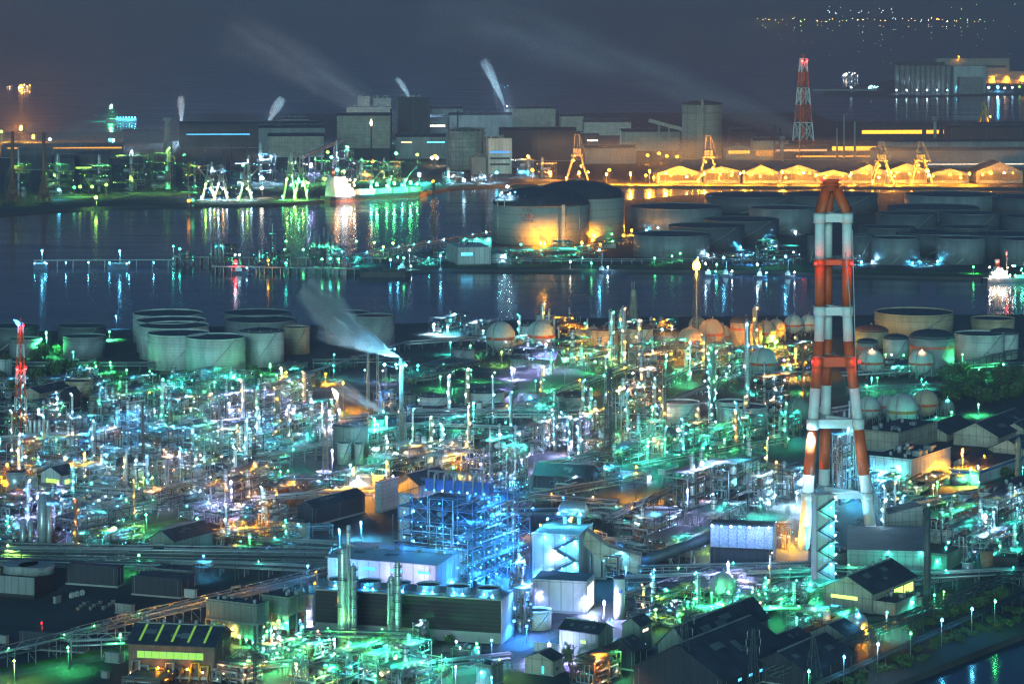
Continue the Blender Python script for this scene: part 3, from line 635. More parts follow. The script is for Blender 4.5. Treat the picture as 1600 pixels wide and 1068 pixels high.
if HAZE:
    hz = MB(); hz.q([(-13000, -300, -8), (13000, -300, -8), (24000, 72000, -8), (-24000, 72000, -8), (-13000, -300, 480), (13000, -300, 480), (24000, 72000, 480), (-24000, 72000, 480)],
                    [(3, 2, 1, 0), (4, 5, 6, 7), (0, 1, 5, 4), (1, 2, 6, 5), (2, 3, 7, 6), (3, 0, 4, 7)])
    hm_ = bpy.data.materials.new('night_haze'); hm_.use_nodes = True; nn = hm_.node_tree.nodes; nn.remove(nn['Principled BSDF'])
    v = nn.new('ShaderNodeVolumePrincipled'); v.inputs['Color'].default_value = (.30, .27, .36, 1); v.inputs['Density'].default_value = 1.3e-4; v.inputs['Anisotropy'].default_value = .0
    hm_.node_tree.links.new(v.outputs[0], nn['Material Output'].inputs['Volume'])
    structure(hz.build('haze', hm_), 'stuff')
# ------------------------------------------------------------------ opposite shore lights
for i in range(56):
    px = 1185+i*6.6+rnd.uniform(-4, 4); py = 32.5+rnd.uniform(-4.5, 2.5); c = rnd.choice('OOAMWYWYA')
    p = at(px, 38); q = F*1.0/p.y
    t = thing('shore_lamp', 'lamp', {'O': 'tiny orange', 'A': 'tiny amber', 'M': 'tiny warm white', 'W': 'tiny white', 'Y': 'tiny yellow green'}[c]+' lamp in the row of lights along the dark opposite shore', (p.x, p.y, 0), 0, px, py, 'row of lights along the opposite shore', True)
    hh = max(4, H-(py-HY)*p.y/F); b = MB(); b.tube([(0, 12, 0), (0, 12, hh)], 1.2, 5); b.build('pole', dsteel, t); lamp(t, (0, 0, hh), c, rnd.uniform(4.2, 6.2), 80, full=2)
for i in range(26):
    px, py = (rnd.uniform(1290, 1400), rnd.uniform(8, 24)) if i < 15 else (rnd.uniform(1470, 1600), rnd.uniform(3, 24)); c = rnd.choice('WMYW'); y = 28300.
    t = thing('hillside_lamp', 'lamp', f'tiny {LN[c]} lamp scattered on the dark hillside above the opposite shore', ((px-800)*y/F, y, 0), 0, px, py, 'lamps scattered on the far hillside', True)
    hh = H-(py-HY)*y/F; b = MB(); b.tube([(0, 12, 0), (0, 12, hh)], 1.2, 5); b.build('pole', dsteel, t); lamp(t, (0, 0, hh), c, rnd.uniform(4, 5.4), 60, full=2)
# ------------------------------------------------------------------ ships at anchor and far piers
def farship(px, py, ln, desc, c, L, big=2., n=5):
    p = at(px, py); s = F/p.y; t = thing('anchored_ship', 'ship', desc, (p.x, p.y, -3), 0, px, py, None, True); q = ln/s/2; k = q/10
    MB().prism([(-q, -k*1.5), (q*.8, -k*1.5), (q, 0), (q*.8, k*1.5), (-q, k*1.5)], .5, 2.6*k).build('hull', hullk, t)
    MB().box(-q*.85, -q*.45, -k, k, 2.62*k, 6*k).build('bridge', white, t)
    b = MB(); b.bar((q*.3, 0, 2.6*k), (q*.3, 0, 8*k), k*.4); b.build('mast', steel, t)
    for i in range(n): lamp(t, (-q*.8+1.7*q*i/max(1, n-1), -k*1.9, (3.2+(i*7 % 5)*.9)*k), c[i % len(c)], (big if i == 1 else big*.45)/s, L)
farship(38, 138, 20, 'brightly lit ship with orange deck lamps anchored far out at sea', 'AOA', 260, 2.2)
farship(15, 136, 8, 'small dark anchored boat with two faint lamps beside the orange lit ship', 'MA', 60, 1.1, 3)
farship(782, 140, 26, 'far anchored ship with pale blue lamps behind the tallest steam plume', 'CWC', 60, 1.2)
p = at(190, 189); s = F/p.y
t = thing('far_jetty', 'jetty', 'long dark jetty with pale lamps in open water on the far left', (p.x, p.y, -3), 0, 190, 180, None, True)
MB().box(-24/s, 24/s, 0, 12, 1, 8).build('deck', concrete, t)
for i in range(9): MB().cyl(-23/s+i*46/8/s, 6, -2, 1, 1.2, n=6).build('pile', concrete, t)
for i in range(7): lamp(t, (-6/s+i*4.5/s, -2, 12), 'CTC'[i % 3], 1.2/s, 60)
post(174, 166, 'G', 30, 3.2, 500, 'bright green beacon on a tall mast above the far jetty', yb=188)
# ------------------------------------------------------------------ far shore steelworks
def shed(x0, x1, yt, yb, desc, wall=wallg, rf=roofd, roof='gr', wins=(), a=4, **k):
    k.setdefault('dep', 40 if roof != 'gl' else 30); k.setdefault('vents' if roof != 'flat' else 'roofgear', 5)
    return bldg(x0+2, yb, 2, x1-x0-2, yb-yt, desc, a, roof, wall, rf, .12, wins, group='steelworks sheds on the far shore', cat='shed', name='steelworks_shed', **k)
shed(525, 612, 181, 232, 'large brown two tier steelworks block', wallb)
shed(540, 612, 168, 215, 'upper brown tier of the steelworks', wallb, roof='flat')
shed(557, 578, 151, 212, 'square brown rooftop tower', wallb, roof='flat'); shed(580, 611, 154, 210, 'low brown roof house', wallb, roof='flat')
shed(619, 672, 153, 226, 'tall dark steelworks block', walld, roof='flat'); shed(640, 671, 154, 208, 'pale box building', wallc, roof='flat')
shed(670, 723, 170, 206, 'pale walled long shed', wallg); shed(647, 698, 184, 222, 'shed with a line of lit windows', wallg, wins=[('r', .2, .95, .62, .7, 'M', 4, 8)])
shed(402, 508, 200, 244, 'broad dark shed', wallg); shed(437, 482, 187, 222, 'pale walled shed', wallb); shed(278, 500, 194, 232, 'very long dark shed with a row of small lamps', walld, wins=[('r', .05, .5, .55, .6, 'C', 1.5, 24)])
shed(417, 506, 213, 246, 'brown walled shed', wallb); shed(617, 699, 214, 248, 'long shed with a row of lamps along its wall', wallg, wins=[('r', .1, .3, .72, .78, 'A', 4, 6), ('r', .6, .95, .72, .78, 'C', 3, 8)])
shed(700, 800, 180, 214, 'shed with two short orange window strips', wallg, wins=[('r', .32, .48, .0, .06, 'O', 6, 3)]); shed(760, 800, 217, 272, 'blue white office block with rows of windows', wallw, roof='flat', wins=[('r', .1, .9, .42, .47, None), ('r', .1, .9, .25, .3, None), ('r', .1, .9, .60, .65, 'B', 1.5, 5)])
shed(735, 760, 246, 272, 'small grey block', wallg, roof='flat')
shed(788, 868, 170, 202, 'large pale sloping roofed hall', wallb); shed(874, 912, 182, 205, 'pale low gabled hall', wallb); shed(911, 986, 191, 212, 'long low pale hall', wallb)
shed(780, 900, 204, 252, 'wide dark hall with a pale roof edge', walld); shed(900, 916, 211, 250, 'narrow dark gable house', walld, roof='gl'); shed(912, 994, 232, 256, 'dark hall with pale lower wall', wallg)
shed(970, 1062, 206, 236, 'brown hall', wallb); shed(914, 936, 213, 224, 'lit window hall', walld, wins=[('r', .1, .9, .3, .5, 'M', 4, 4)])
shed(190, 258, 206, 224, 'low dark shed behind the water tower', walld); shed(0, 192, 229, 247, 'long dark shed with a dotted line of orange lamps', walld, wins=[('r', .05, .99, .8, .92, 'O', 1.6, 30)])
shed(25, 80, 236, 266, 'dark stepped hall', walld); shed(82, 116, 247, 268, 'low dark link hall', walld); shed(115, 170, 241, 266, 'dark hall with roof monitor', walld, wins=[('r', .0, .5, .1, .2, 'Y', 2, 8)])
shed(285, 352, 245, 266, 'dark tent roofed stockpile hall', walld, roof='gl')
shed(1338, 1563, 196, 220, 'very long dark hall with a glowing orange window band', walld, wins=[('r', .03, .45, .45, .68, 'O', 3, 12), ('r', .48, .57, .45, .68, 'O', 3, 3), ('r', .6, .92, .45, .68, 'O', 3, 10)])
shed(1330, 1600, 222, 243, 'long grey walled hall', wallg); shed(1365, 1640, 236, 262, 'broad pale hall with lit eaves', wallg, wins=[('r', .3, .98, .15, .22, 'M', 2, 20)])
shed(1210, 1372, 227, 250, 'hall with orange lit upper windows', walld, wins=[('r', .0, .5, .58, .72, 'A', 1.2, 8), ('r', .55, .98, .62, .9, 'O', 3, 8), ('r', .2, .95, .18, .28, 'O', 2, 14)])
shed(1132, 1176, 232, 250, 'gable hall with one lit window band', wallb, roof='gl', wins=[('r', .1, .9, .55, .8, 'O', 3, 6)]); shed(1176, 1232, 220, 250, 'dark hall with lit side wall', wallb, wins=[('r', .05, .6, .2, .5, 'O', 1, 6)])
shed(1140, 1180, 206, 238, 'tall dark hall with clerestory', walld); shed(1480, 1600, 200, 226, 'far dark hall beside the water', walld)
# quay warehouses, their orange floodlit fronts put in as glowing panes
for i, (c, wv) in enumerate([(1062, 72), (1128, 58), (1190, 60), (1248, 62), (1302, 54), (1358, 60), (1418, 62), (1484, 62), (1562, 74)]):
    t, _ = bldg(c-wv/2+1, 286, 1.5, wv-2, (15, 19, 16, 18, 14, 17, 20, 15, 18)[i], 'gabled floodlit quay warehouse', 3, 'gl', (wallb, wallg, wallb, wallc)[i % 4], roofg, (.17, .12, .2)[i % 3], [('r', .06, .94, .25, .8, 'O', .22, 7)], group='gabled quay warehouses', cat='warehouse', name='quay_warehouse', dep=70, lamps=[('r', (.3, .42, .22, .5)[i % 4], .95, 'O', 2.3, (80, 30, 130, 50)[i % 4]), ('r', .78, .9, 'O', 1.6, (30, 80, 15)[i % 3])])
for px in (860, 905, 948, 985, 1015, 1040, 1100, 1162, 1222, 1275, 1330, 1392, 1450, 1515):
    post(px, 269+rnd.uniform(-3, 4), 'O', 16, 2.4, 700, 'bright orange quay lamp', yb=288, fl=2, name='mast_lamp')
for px, py in [(1030, 240), (1042, 244), (1058, 245), (1012, 243), (680, 244), (952, 266), (832, 266)]: post(px, py, 'O', 16, 2.6, 160, 'orange yard lamp among far sheds', fl=2, name='mast_lamp')
post(33, 199, 'O', 30, 3.2, 6000, 'brightest orange mast lamp at the far left of the far shore', fl=.5, name='mast_lamp', pk=80)
for i in range(18): post(1000+i*33+rnd.uniform(-12, 12), 276+rnd.uniform(-6, 4), 'OOA'[i % 3], 12, 1.9, 350, 'orange lamp along the warehouse quay', yb=289, fl=1, name='mast_lamp')
# octagonal gas holder, grid gas holder, water tower
x, y, r, h = solve_tank(1096.5, 66, 163, 249)
t = thing('gas_holder', 'gas holder', 'tall octagonal grey gas holder with a stair pipe down its wall, taller than the sheds', (x, y, 0), R(22.5), 0, 0, None, True)
MB().cyl(0, 0, 0, h, r, n=8).build('wall', mat('holder_plate', (.36, .33, .27), .6, 0, 'panel', .2, .05, line=9), t); MB().lathe(0, 0, [(r*1.02, h), (r*1.02, h+2.5), (r*.5, h+6), (.5, h+7)], 8).build('roof', roofd, t)
MB().ring(0, 0, h-14, h-12.5, r, r+1.5, 8).build('walkway', steel, t); MB().cyl(0, 0, h+6, h+9, r*.25, n=10).build('roof_vent', wallg, t)
b = MB(); b.cyl(-r*.45, -r*.99, 0, h+9, 2.4, n=8); b.build('pipe', wallb, t)
x, y, r, h = solve_tank(728, 59, 200, 266)
t = thing('frame_gas_holder', 'gas holder', 'round gas holder inside a square gridded lattice cage on the far shore', (x, y, 0), 0, 0, 0, None, True)
MB().cyl(0, 0, 0, h*.94, r*.97, n=40).build('shell', wallb, t); MB().lathe(0, 0, [(r*.97, h*.94), (r*.6, h*.99), (1, h*1.01)], 40).build('roof', roofd, t)
for i in range(18):
    q = 2*math.pi*i/18; b = MB(); b.tube([(r*1.03*math.cos(q), r*1.03*math.sin(q), 0), (r*1.03*math.cos(q), r*1.03*math.sin(q), h)], .9, 4); b.build('post', wallg, t)
for i in range(9): MB().ring(0, 0, h*(i+1)/9-1, h*(i+1)/9, r*1.02, r*1.02+1.6, 36).build('walkway', wallg, t)
x, y, r, h = solve_tank(262, 13, 184, 240)
t = thing('water_tower', 'water tower', 'tapered concrete water tower with a square head beside the far sheds', (x, y, 0), 0, 0, 0, None, True)
MB().lathe(0, 0, [(r*1.3, 0), (r*.72, h*.55), (r*.72, h*.92)], 14).build('shaft', concrete, t); MB().box(-r*1.05, r*1.05, -r*1.05, r*1.05, h*.92, h).build('head', concrete, t)
for px, yt in [(201, 241), (219, 237), (236, 233)]: column(px, 262, 7, yt, walld, 'short stubby flat topped chimney', 1, '', False, 'stubby chimneys', 'chimney', 'flat')
for px, yb, yt, d in [(17, 318, 208, 'brown lattice footed mast at the far edge of the left shore'), (66, 318, 209, 'brown lattice footed mast beside the dark stepped hall')]:
    t, h = lattice(px, yb, 26, 283, 5, d, 4, (rust,), 1.3, 'chimney', fixed=True); s = F/gy(yb); MB().cyl(0, 0, 2, (yb-yt)/s*1.02, 3.4/s, 2.6/s, n=12).build('shaft', rust, t)
    MB().cb(0, 0, 18/s, 10/s, 10/s, 8/s).build('hopper', rust, t)
# red and white lattice chimney
t, h = lattice(1257, 250, 34, 92, 9, 'red and white banded lattice chimney with red beacons above the far steelworks', 6, (red, white), 1.5, 'lattice chimney', lamps=[(.985, 'R', 1.6, 120)], core=([red]*6, 2.6), fixed=True)
for px, yt, w_ in [(1210, 195, 3), (1219, 200, 3), (1319, 178, 3), (1336, 190, 4), (1308, 200, 3), (715, 172, 3), (611, 170, 3), (580, 195, 3), (361, 214, 3), (386, 214, 4), (345, 212, 3)]:
    column(px, 250, w_, yt, walld if px < 1300 else wallg, 'slim dark far chimney', 0, '', False, 'slim far chimneys', 'chimney', 'flat', .8)
for px, yb in [(1222, 252), (1461, 222)]:
    x, y, r, h = solve_tank(px, 9, yb-40, yb); t = thing('water_tower', 'water tower', 'slim water tower with a flared head', (x, y, 0), 0, px, yb-20, 'slim water towers'); MB().cyl(0, 0, 0, h*.85, r*.6, n=10).build('shaft', concrete, t); MB().lathe(0, 0, [(r*.6, h*.8), (r*1.2, h*.86), (r*1.2, h)], 12).build('head', wallg, t)
for px, a_, z_ in [(1040, 4, 0)]:
    p, q = at(1014, 240), at(1066, 240); t = thing('conveyor_gallery', 'conveyor', 'sloping enclosed conveyor gallery leading into the octagonal gas holder', (p.x, p.y, 0), 0, 0, 0, None, True); d = q-p; s = F/p.y
    b = MB(); b.tube([(0, 0, 52/s), (d.x, d.y, 38/s)], 4/s, 4); b.build('gallery', wallb, t)
    for f_ in (.3, .6): b = MB(); b.bar((d.x*f_, 0, 0), (d.x*f_, 0, (52-14*f_)/s), 2); b.build('leg', steel, t)
# ---- quay gantry cranes
def gantry(px, yb, yt, wb, desc, m=rust, boom=0, lc='O', g='quay unloading cranes', fixed=False, lamps=4):
    y = gy(yb); s = F/y; h = (yb-yt)/s; w = wb/s/2; t = thing('quay_crane', 'crane', desc, ((px-800)*y/F, y+w, 0), 0, px, (yb+yt)/2, g, fixed); q = 1.3/s
    for sx in (-1, 1):
        for sy in (-1, 1): b = MB(); b.bar((sx*w, sy*w, 0), (sx*w*.32, sy*w*.4, h*.55), q*1.5); b.build('leg', m, t)
    b = MB(); b.cb(0, 0, h*.55, w*1.1, w*1.3, q*2); b.cb(0, -w*.2, h*.64, w*.7, w, h*.12); b.build('machinery_house', m, t)
    b = MB()
    for sx in (-1, 1): b.bar((sx*w*.3, 0, h*.55), (sx*w*.2, 0, h), q)
    b.bar((-w*.2, 0, h), (w*.2, 0, h), q); b.bar((w*.2, 0, h), (w*.9, 0, h*.5), q*.6); b.build('mast', m, t)
    b = MB(); b.bar((-w*.1, -w*2.2, h*.58), (-w*.1, w*1.6, h*.58), q*1.6); b.bar((0, 0, h), (0, -w*2, h*.59), q*.6); b.build('boom', m, t)
    if boom: b = MB(); b.bar((0, 0, h*.5), (boom/s, -5, h*.95), q*1.2); b.bar((0, 0, h*.98), (boom/s, -5, h*.95), q*.5); b.build('jib', m, t)
    for i in range(lamps): lamp(t, (w*(-1+2*i/max(1, lamps-1)), -w-2, h*(.08+.5*((i*3) % 4)/4)), lc[i % len(lc)], 1.5/s, 230)
gantry(902, 283, 211, 34, 'tall orange lit quay crane in front of the wide dark hall', wallb, fixed=True)
gantry(1108, 286, 213, 34, 'orange lit quay crane in front of the octagonal gas holder', wallb, fixed=True)
gantry(1380, 288, 222, 34, 'pale green quay crane standing among the gabled warehouses', wallgn, fixed=True); gantry(1441, 288, 222, 34, 'pale green quay crane further along the gabled warehouses', wallgn, fixed=True)
gantry(1352+186, 200, 160, 18, 'yellow slanted boom crane by the far right water', yellow, 0, 'O', None, True, 2)
for px, bm, c in [(325, -16, 'WY'), (345, -12, 'AW'), (383, 22, 'YW'), (452, 12, 'GY'), (470, -10, 'YG')]: gantry(px, 312, 258 if px < 400 else 240, 20, 'lit ship loading crane at the coal quay', wallb, bm, c, 'ship loading cranes at the coal quay')
# grain silo and lit plants on the right far pier
t = thing('grain_silo', 'silo', 'dark block of ribbed grain silos on the far right pier', at(1400, 147), R(2), 0, 0, None, True); s = F/gy(147)
for i in range(11): MB().cyl((i+.5)*8.1/s, 25, 0, 45/s, 4.05/s, n=18).build('silo_cell', wallc, t)
MB().box(2/s, 78/s, 10, 50, 45/s, 50/s).build('head_house', walld, t)
for i in range(6): lamp(t, (i*16/s, -8, 12), 'W', 1.3/s, 80)
kw = dict(group='buildings on the right far pier', dep=40)
bldg(1490, 146, 3, 50, 42, 'pale blue white plant building beside the grain silo', 3, 'flat', wallw, wallw, lamps=[('r', .1, .25, 'C', 1.2, 60), ('r', .6, .12, 'C', 1.2, 60)], roofgear=4, **kw); bldg(1500, 147, 2, 36, 26, 'dark box in front of the pale blue plant building', 3, 'flat', wallc, roofd, **kw)
bldg(1463, 128, 2, 114, 36, 'long orange lit flat roofed building on the far pier', 3, 'flat', wallb, wallb, wins=[('r', .05, .95, .62, .7, None)], lamps=[('r', .95, .3, 'O', 3, 160), ('r', .75, .2, 'O', 3, 160), ('r', .3, 1.1, 'O', 1.5, 60)], **kw); bldg(1541, 130, 2, 80, 18, 'low orange floodlit building at the far pier end', 3, 'flat', wallb, wallb, lamps=[('r', .12, .5, 'O', 2.5, 120), ('r', .4, .5, 'O', 2.5, 120), ('r', .7, .5, 'O', 2.5, 120)], **kw)
for px, py, c, L in [(1559, 136, 'C', 420), (1545, 137, 'W', 120), (1520, 140, 'Y', 80), (1528, 138, 'W', 60), (1570, 138, 'M', 60), (1582, 137, 'W', 80), (1593, 136, 'Y', 80), (1330, 137, 'W', 40)]: post(px, py, c, 12, 2 if L < 300 else 2.6, L, f'{LN[c]} pier lamp', fl=1, name='mast_lamp')
farship(1328, 121, 26, 'far moored ship with two clusters of white lamps left of the grain silo', 'WMW', 120, 1.6, 6); farship(1364, 138, 16, 'white lit ship loader moored beside the grain silo', 'WCW', 140, 1.8, 7)
p = at(1290, 142); s = F/p.y; t = thing('far_jetty', 'jetty', 'thin pale jetty left of the grain silo', p, 0, 0, 0, None, True); MB().box(-20/s, 80/s, 0, 10, 0, 5).build('deck', concrete, t); MB().cyl(0, 5, -5, 0, 2, n=6).build('pile', concrete, t)
# ---- coal quay process structures and lamps, left far shore
for (px, py, dl, dr, hp, n_, cc, sd) in [(22, 312, 14, 26, 55, 8, 'YG', 1), (75, 306, 12, 40, 48, 12, 'YYG', 2), (140, 304, 14, 34, 44, 12, 'YGY', 3), (188, 300, 10, 40, 56, 14, 'YYW', 4), (240, 298, 12, 34, 58, 12, 'YG', 5), (296, 300, 10, 20, 40, 8, 'YGO', 6), (330, 308, 10, 26, 40, 12, 'WCW', 7),
        (370, 306, 10, 24, 50, 12, 'WYA', 8), (404, 286, 8, 30, 44, 16, 'WWC', 9), (455, 292, 10, 30, 36, 10, 'YGW', 10), (495, 286, 10, 24, 34, 9, 'GY', 11), (530, 276, 10, 22, 40, 8, 'WYG', 12), (560, 282, 10, 30, 30, 8, 'GO', 13), (600, 280, 10, 26, 26, 8, 'GYO', 14), (810, 276, 10, 26, 26, 9, 'WCO', 15), (848, 280, 10, 22, 24, 7, 'OA', 16), (700, 286, 8, 24, 16, 8, 'WC', 17), (745, 286, 8, 24, 12, 8, 'WC', 18)]:
    unit(px, py, dl, dr, hp, cc, n_, max(2, min(5, hp//12)), 20, dsteel, None, 2, 1, .6, sd, Lp=1.3, L=45 if px < 300 else 100, group='process structures on the far shore', name='process_structure')
for px, py, c, L in [(92, 297, 'C', 120), (116, 293, 'G', 110), (125, 292, 'Y', 110), (144, 292, 'Y', 110), (150, 309, 'Y', 200), (86, 274, 'Y', 100), (166, 289, 'Y', 90), (288, 243, 'G', 130), (299, 243, 'G', 130), (380, 258, 'G', 260), (410, 279, 'W', 160), (486, 257, 'P', 420), (518, 246, 'G', 200), (512, 238, 'Y', 90), (527, 266, 'T', 180), (619, 240, 'G', 200), (652, 242, 'Y', 90), (582, 252, 'O', 220), (655, 272, 'T', 600), (675, 247, 'M', 130), (683, 247, 'M', 130), (677, 284, 'O', 110), (409, 294, 'M', 120), (301, 313, 'G', 120), (295, 314, 'O', 90), (172, 219, 'T', 260), (177, 219, 'C', 500), (52, 213, 'O', 900), (2, 206, 'Y', 130), (78, 218, 'W', 130), (195, 208, 'O', 110), (725, 282, 'W', 90), (793, 292, 'W', 130), (776, 270, 'C', 100), (795, 244, 'B', 160)]:
    post(px, py, c, 14, 2.8 if L < 400 else 3.4, L, f'{LN[c]} mast lamp', fl=1.2, name='mast_lamp')
# ---- cargo ship
A, B = at(508, 313), at(668, 303); d = B-A; Ln = d.length; t = thing('cargo_ship', 'cargo ship', 'large cargo ship with green deck cranes and red brown hull moored at the coal quay', (A.x, A.y, -3), math.atan2(d.y, d.x), 0, 0, None, True); s = F/gy(308)
hb = 9/s; bw = Ln*.075
def hull(z0, z1, k=1.): return [(0, -bw*.8*k), (Ln*.04, -bw*k), (Ln*.86, -bw*k), (Ln*.95, -bw*.5*k), (Ln*1.0, 0), (Ln*.95, bw*.5*k), (Ln*.86, bw*k), (Ln*.04, bw*k), (0, bw*.8*k)]
MB().prism(hull(0, 0), .2, hb*.45).build('hull', hullr, t); MB().prism(hull(0, 0, 1.01), hb*.46, hb).build('topside', hullk, t)
for k, (x0, x1, m_) in enumerate([(.3, .44, white), (.47, .6, wallgn), (.63, .76, wallgn), (.79, .9, wallgn)]): MB().box(Ln*x0, Ln*x1, -bw*.7, bw*.7, hb*1.01, hb+8/s).build('hatch', m_, t)
for k in range(5): MB().box(Ln*.05, Ln*(.24-.02*k), -bw*.85+k, bw*.85-k, hb+.05+k*6/s, hb+(k+1)*6/s).build('superstructure', white, t)
MB().cyl(Ln*.07, 0, hb+30/s, hb+42/s, 4/s, n=10).build('funnel', hullr, t)
for k, x in enumerate((.44, .61, .77)):
    b = MB(); b.cyl(Ln*x, 0, hb, hb+17/s, 2.4/s, n=8); b.cb(Ln*x, 0, hb+19/s, 6/s, 6/s, 5/s); b.build('crane_post', white, t); b = MB(); b.bar((Ln*x, 0, hb+17/s), (Ln*x+22/s, -4, hb+40/s), 1.9/s); b.build('crane_jib', wallgn, t)
    lamp(t, (Ln*x-2/s, -bw*1.1, hb+16/s), 'G', 2.2/s, 420)
for k in range(16): lamp(t, (Ln*rnd.uniform(.03, .25), -bw*1.0-3, hb+rnd.uniform(3, 30)/s), 'MAWA'[k % 4], 1.5/s, 170)
for k in range(4): lamp(t, (Ln*(.37+.15*k), -bw*1.0-3, hb+13/s), 'TGTG'[k], 1.8/s, 380)
# conveyor bridge on the coal quay
p, q = at(470, 268), at(535, 262); t = thing('conveyor_gallery', 'conveyor', 'long sloping conveyor gallery descending to the coal quay', (p.x, p.y, 0), 0, 0, 0, None, True); d = q-p; s = F/p.y
b = MB(); b.tube([(0, 0, 22/s), (d.x, d.y, 44/s)], 3.5/s, 4); b.build('gallery', wallb, t)
for f_ in (.2, .5, .8): b = MB(); b.bar((d.x*f_, d.y*f_, 0), (d.x*f_, d.y*f_, (22+22*f_)/s), 2.5); b.build('leg', steel, t)
# far flare
column(580, 262, 3, 196, walld, 'far thin flare stack with a small orange flame', 0, '', False, None, 'chimney', 'flat', .8, fixed=True); flame(580, 196, 10, 4, gy(262), 'small orange flame on the thin far flare stack', 0, 'A', 25)
for px, py, L in [(287, 196, 500), (423, 195, 300), (646, 162, 500), (792, 166, 600)]: post(px, py, 'W', 10, .8, 500, 'small white lamp under a far steam plume', yb=222, fl=.01, name='mast_lamp', pk=160)  # lamps added to light the far plumes from below
# steam plumes of the far shore
yb_ = gy(220)
steam([(284, 195, 1.5), (283, 180, 4), (281, 165, 6), (283, 150, 4.5)], 'small upright white steam plume above the long dark shed', .6, yb_)
steam([(419, 193, 2), (424, 180, 6), (432, 167, 8), (442, 153, 5)], 'broad faint steam plume leaning to the upper right', .6, yb_)
steam([(643, 161, 1.5), (638, 148, 4), (630, 134, 5), (619, 122, 3)], 'thin curved steam plume above the tall dark block', .6, yb_)
steam([(788, 165, 2), (781, 148, 6), (774, 130, 7), (766, 112, 8), (755, 93, 6)], 'tallest far steam plume leaning to the upper left', .6, yb_)

# smoke lying over the far shore, lit from below by its lamps
steam([(1640, 250, 22), (1480, 246, 30), (1300, 243, 32), (1120, 238, 34), (960, 236, 30), (830, 236, 24)], 'low thin smoke lying over the orange lit warehouses', .028, gy(282), name='smoke_bank', cat='smoke')
steam([(-40, 225, 20), (60, 215, 34), (170, 214, 34), (280, 226, 30), (420, 234, 24)], 'low thin smoke lying over the left far shore', .022, gy(300), name='smoke_bank', cat='smoke')
steam([(1255, 215, 20), (1150, 150, 34), (1010, 105, 44), (860, 60, 52), (660, 20, 56)], 'long faint smoke trail drifting to the upper left across the far haze', .009, gy(215), name='smoke_trail', cat='smoke')
steam([(640, 215, 18), (560, 150, 34), (470, 95, 44), (350, 45, 52)], 'second faint smoke trail above the steelworks block', .008, gy(215), name='smoke_trail', cat='smoke')
# ------------------------------------------------------------------ island: two gas tanks, oil tank farm, jetties, boats
lng = mat('lng_tank_wall', (.42, .41, .36), .6, 0, 'tank', .12, .04, line=9)
ink = mat('faded_lettering', (.06, .06, .07), .7); inkr = mat('faded_red_lettering', (.26, .08, .07), .7)
s = F/gy(384)
tank(904, 144, 306, 376, lng, 'dome', 'rear domed liquefied gas tank, lit amber at its foot, partly hidden by the lettered tank', stair=False, cat='gas tank', fixed=True, girders=2)
t, (x, y, r, h) = tank(845, 150, 317, 384, lng, 'dome', 'huge domed gas tank with faded lettering and white lamps on its roof', stair=False, cat='gas tank', fixed=True, girders=2,
    letters=[('T-701', 5.5, 42, -106, ink), ('LNG', 8, 35, -106, inkr), ('TERMINAL', 3.4, 29.5, -106, ink)])
b = MB(); b.box(r*.42, r*.42+4, -r*.96-3, -r*.9, 0, h+2); b.build('stair_tower', steel, t)
for q in (.92, -1.1, .35): b = MB(); b.cyl(r*1.0*math.sin(q), -r*1.0*math.cos(q)-.4, 0, h, .9, n=8); b.build('pipe', pipem, t)
b = MB(); b.box(-r*.95, -r*.30, -r*.75, -r*.3, h+5, h+6.5); [b.box(-r*.9+i*8, -r*.9+i*8+.9, -r*.74, -r*.72, h-2, h+12) for i in range(6)]; b.build('roof_platform', steel, t)
for i in range(11): lamp(t, (r*rnd.uniform(-.9, -.1), -r*rnd.uniform(.3, .75), h+rnd.uniform(6, 15)), 'WCW'[i % 3], 1.4/s, 110)
for px, py, c, L in [(845, 379, 'O', 420), (851, 379, 'O', 420), (928, 369, 'O', 420), (926, 375, 'O', 300), (974, 368, 'O', 260), (909, 379, 'O', 350), (987, 360, 'O', 420)]: post(px, py, c, 5, 2.2, L*1.2, 'orange tank floodlight', fl=2, name='tank_floodlight', pk=14)
for px, py, c in [(814, 382, 'T'), (845, 391, 'G'), (899, 389, 'G'), (956, 366, 'G'), (957, 377, 'G'), (938, 382, 'O'), (1023, 403, 'G'), (1050, 400, 'G'), (1063, 396, 'G'), (1028, 356, 'W'), (1030, 361, 'T'), (924, 411, 'G'), (891, 409, 'M'), (1120, 413, 'G'), (1521, 417, 'G'), (1197, 390, 'W'), (1240, 394, 'W')]: post(px, py, c, 7, 1.6, 150, fl=2, name='quay_lamp')
OT = dict(stair=True, cat='oil tank', group='oil tanks of the island tank farm')
dt = {'g': tankg, 'd': tankd, 'w': tankw}
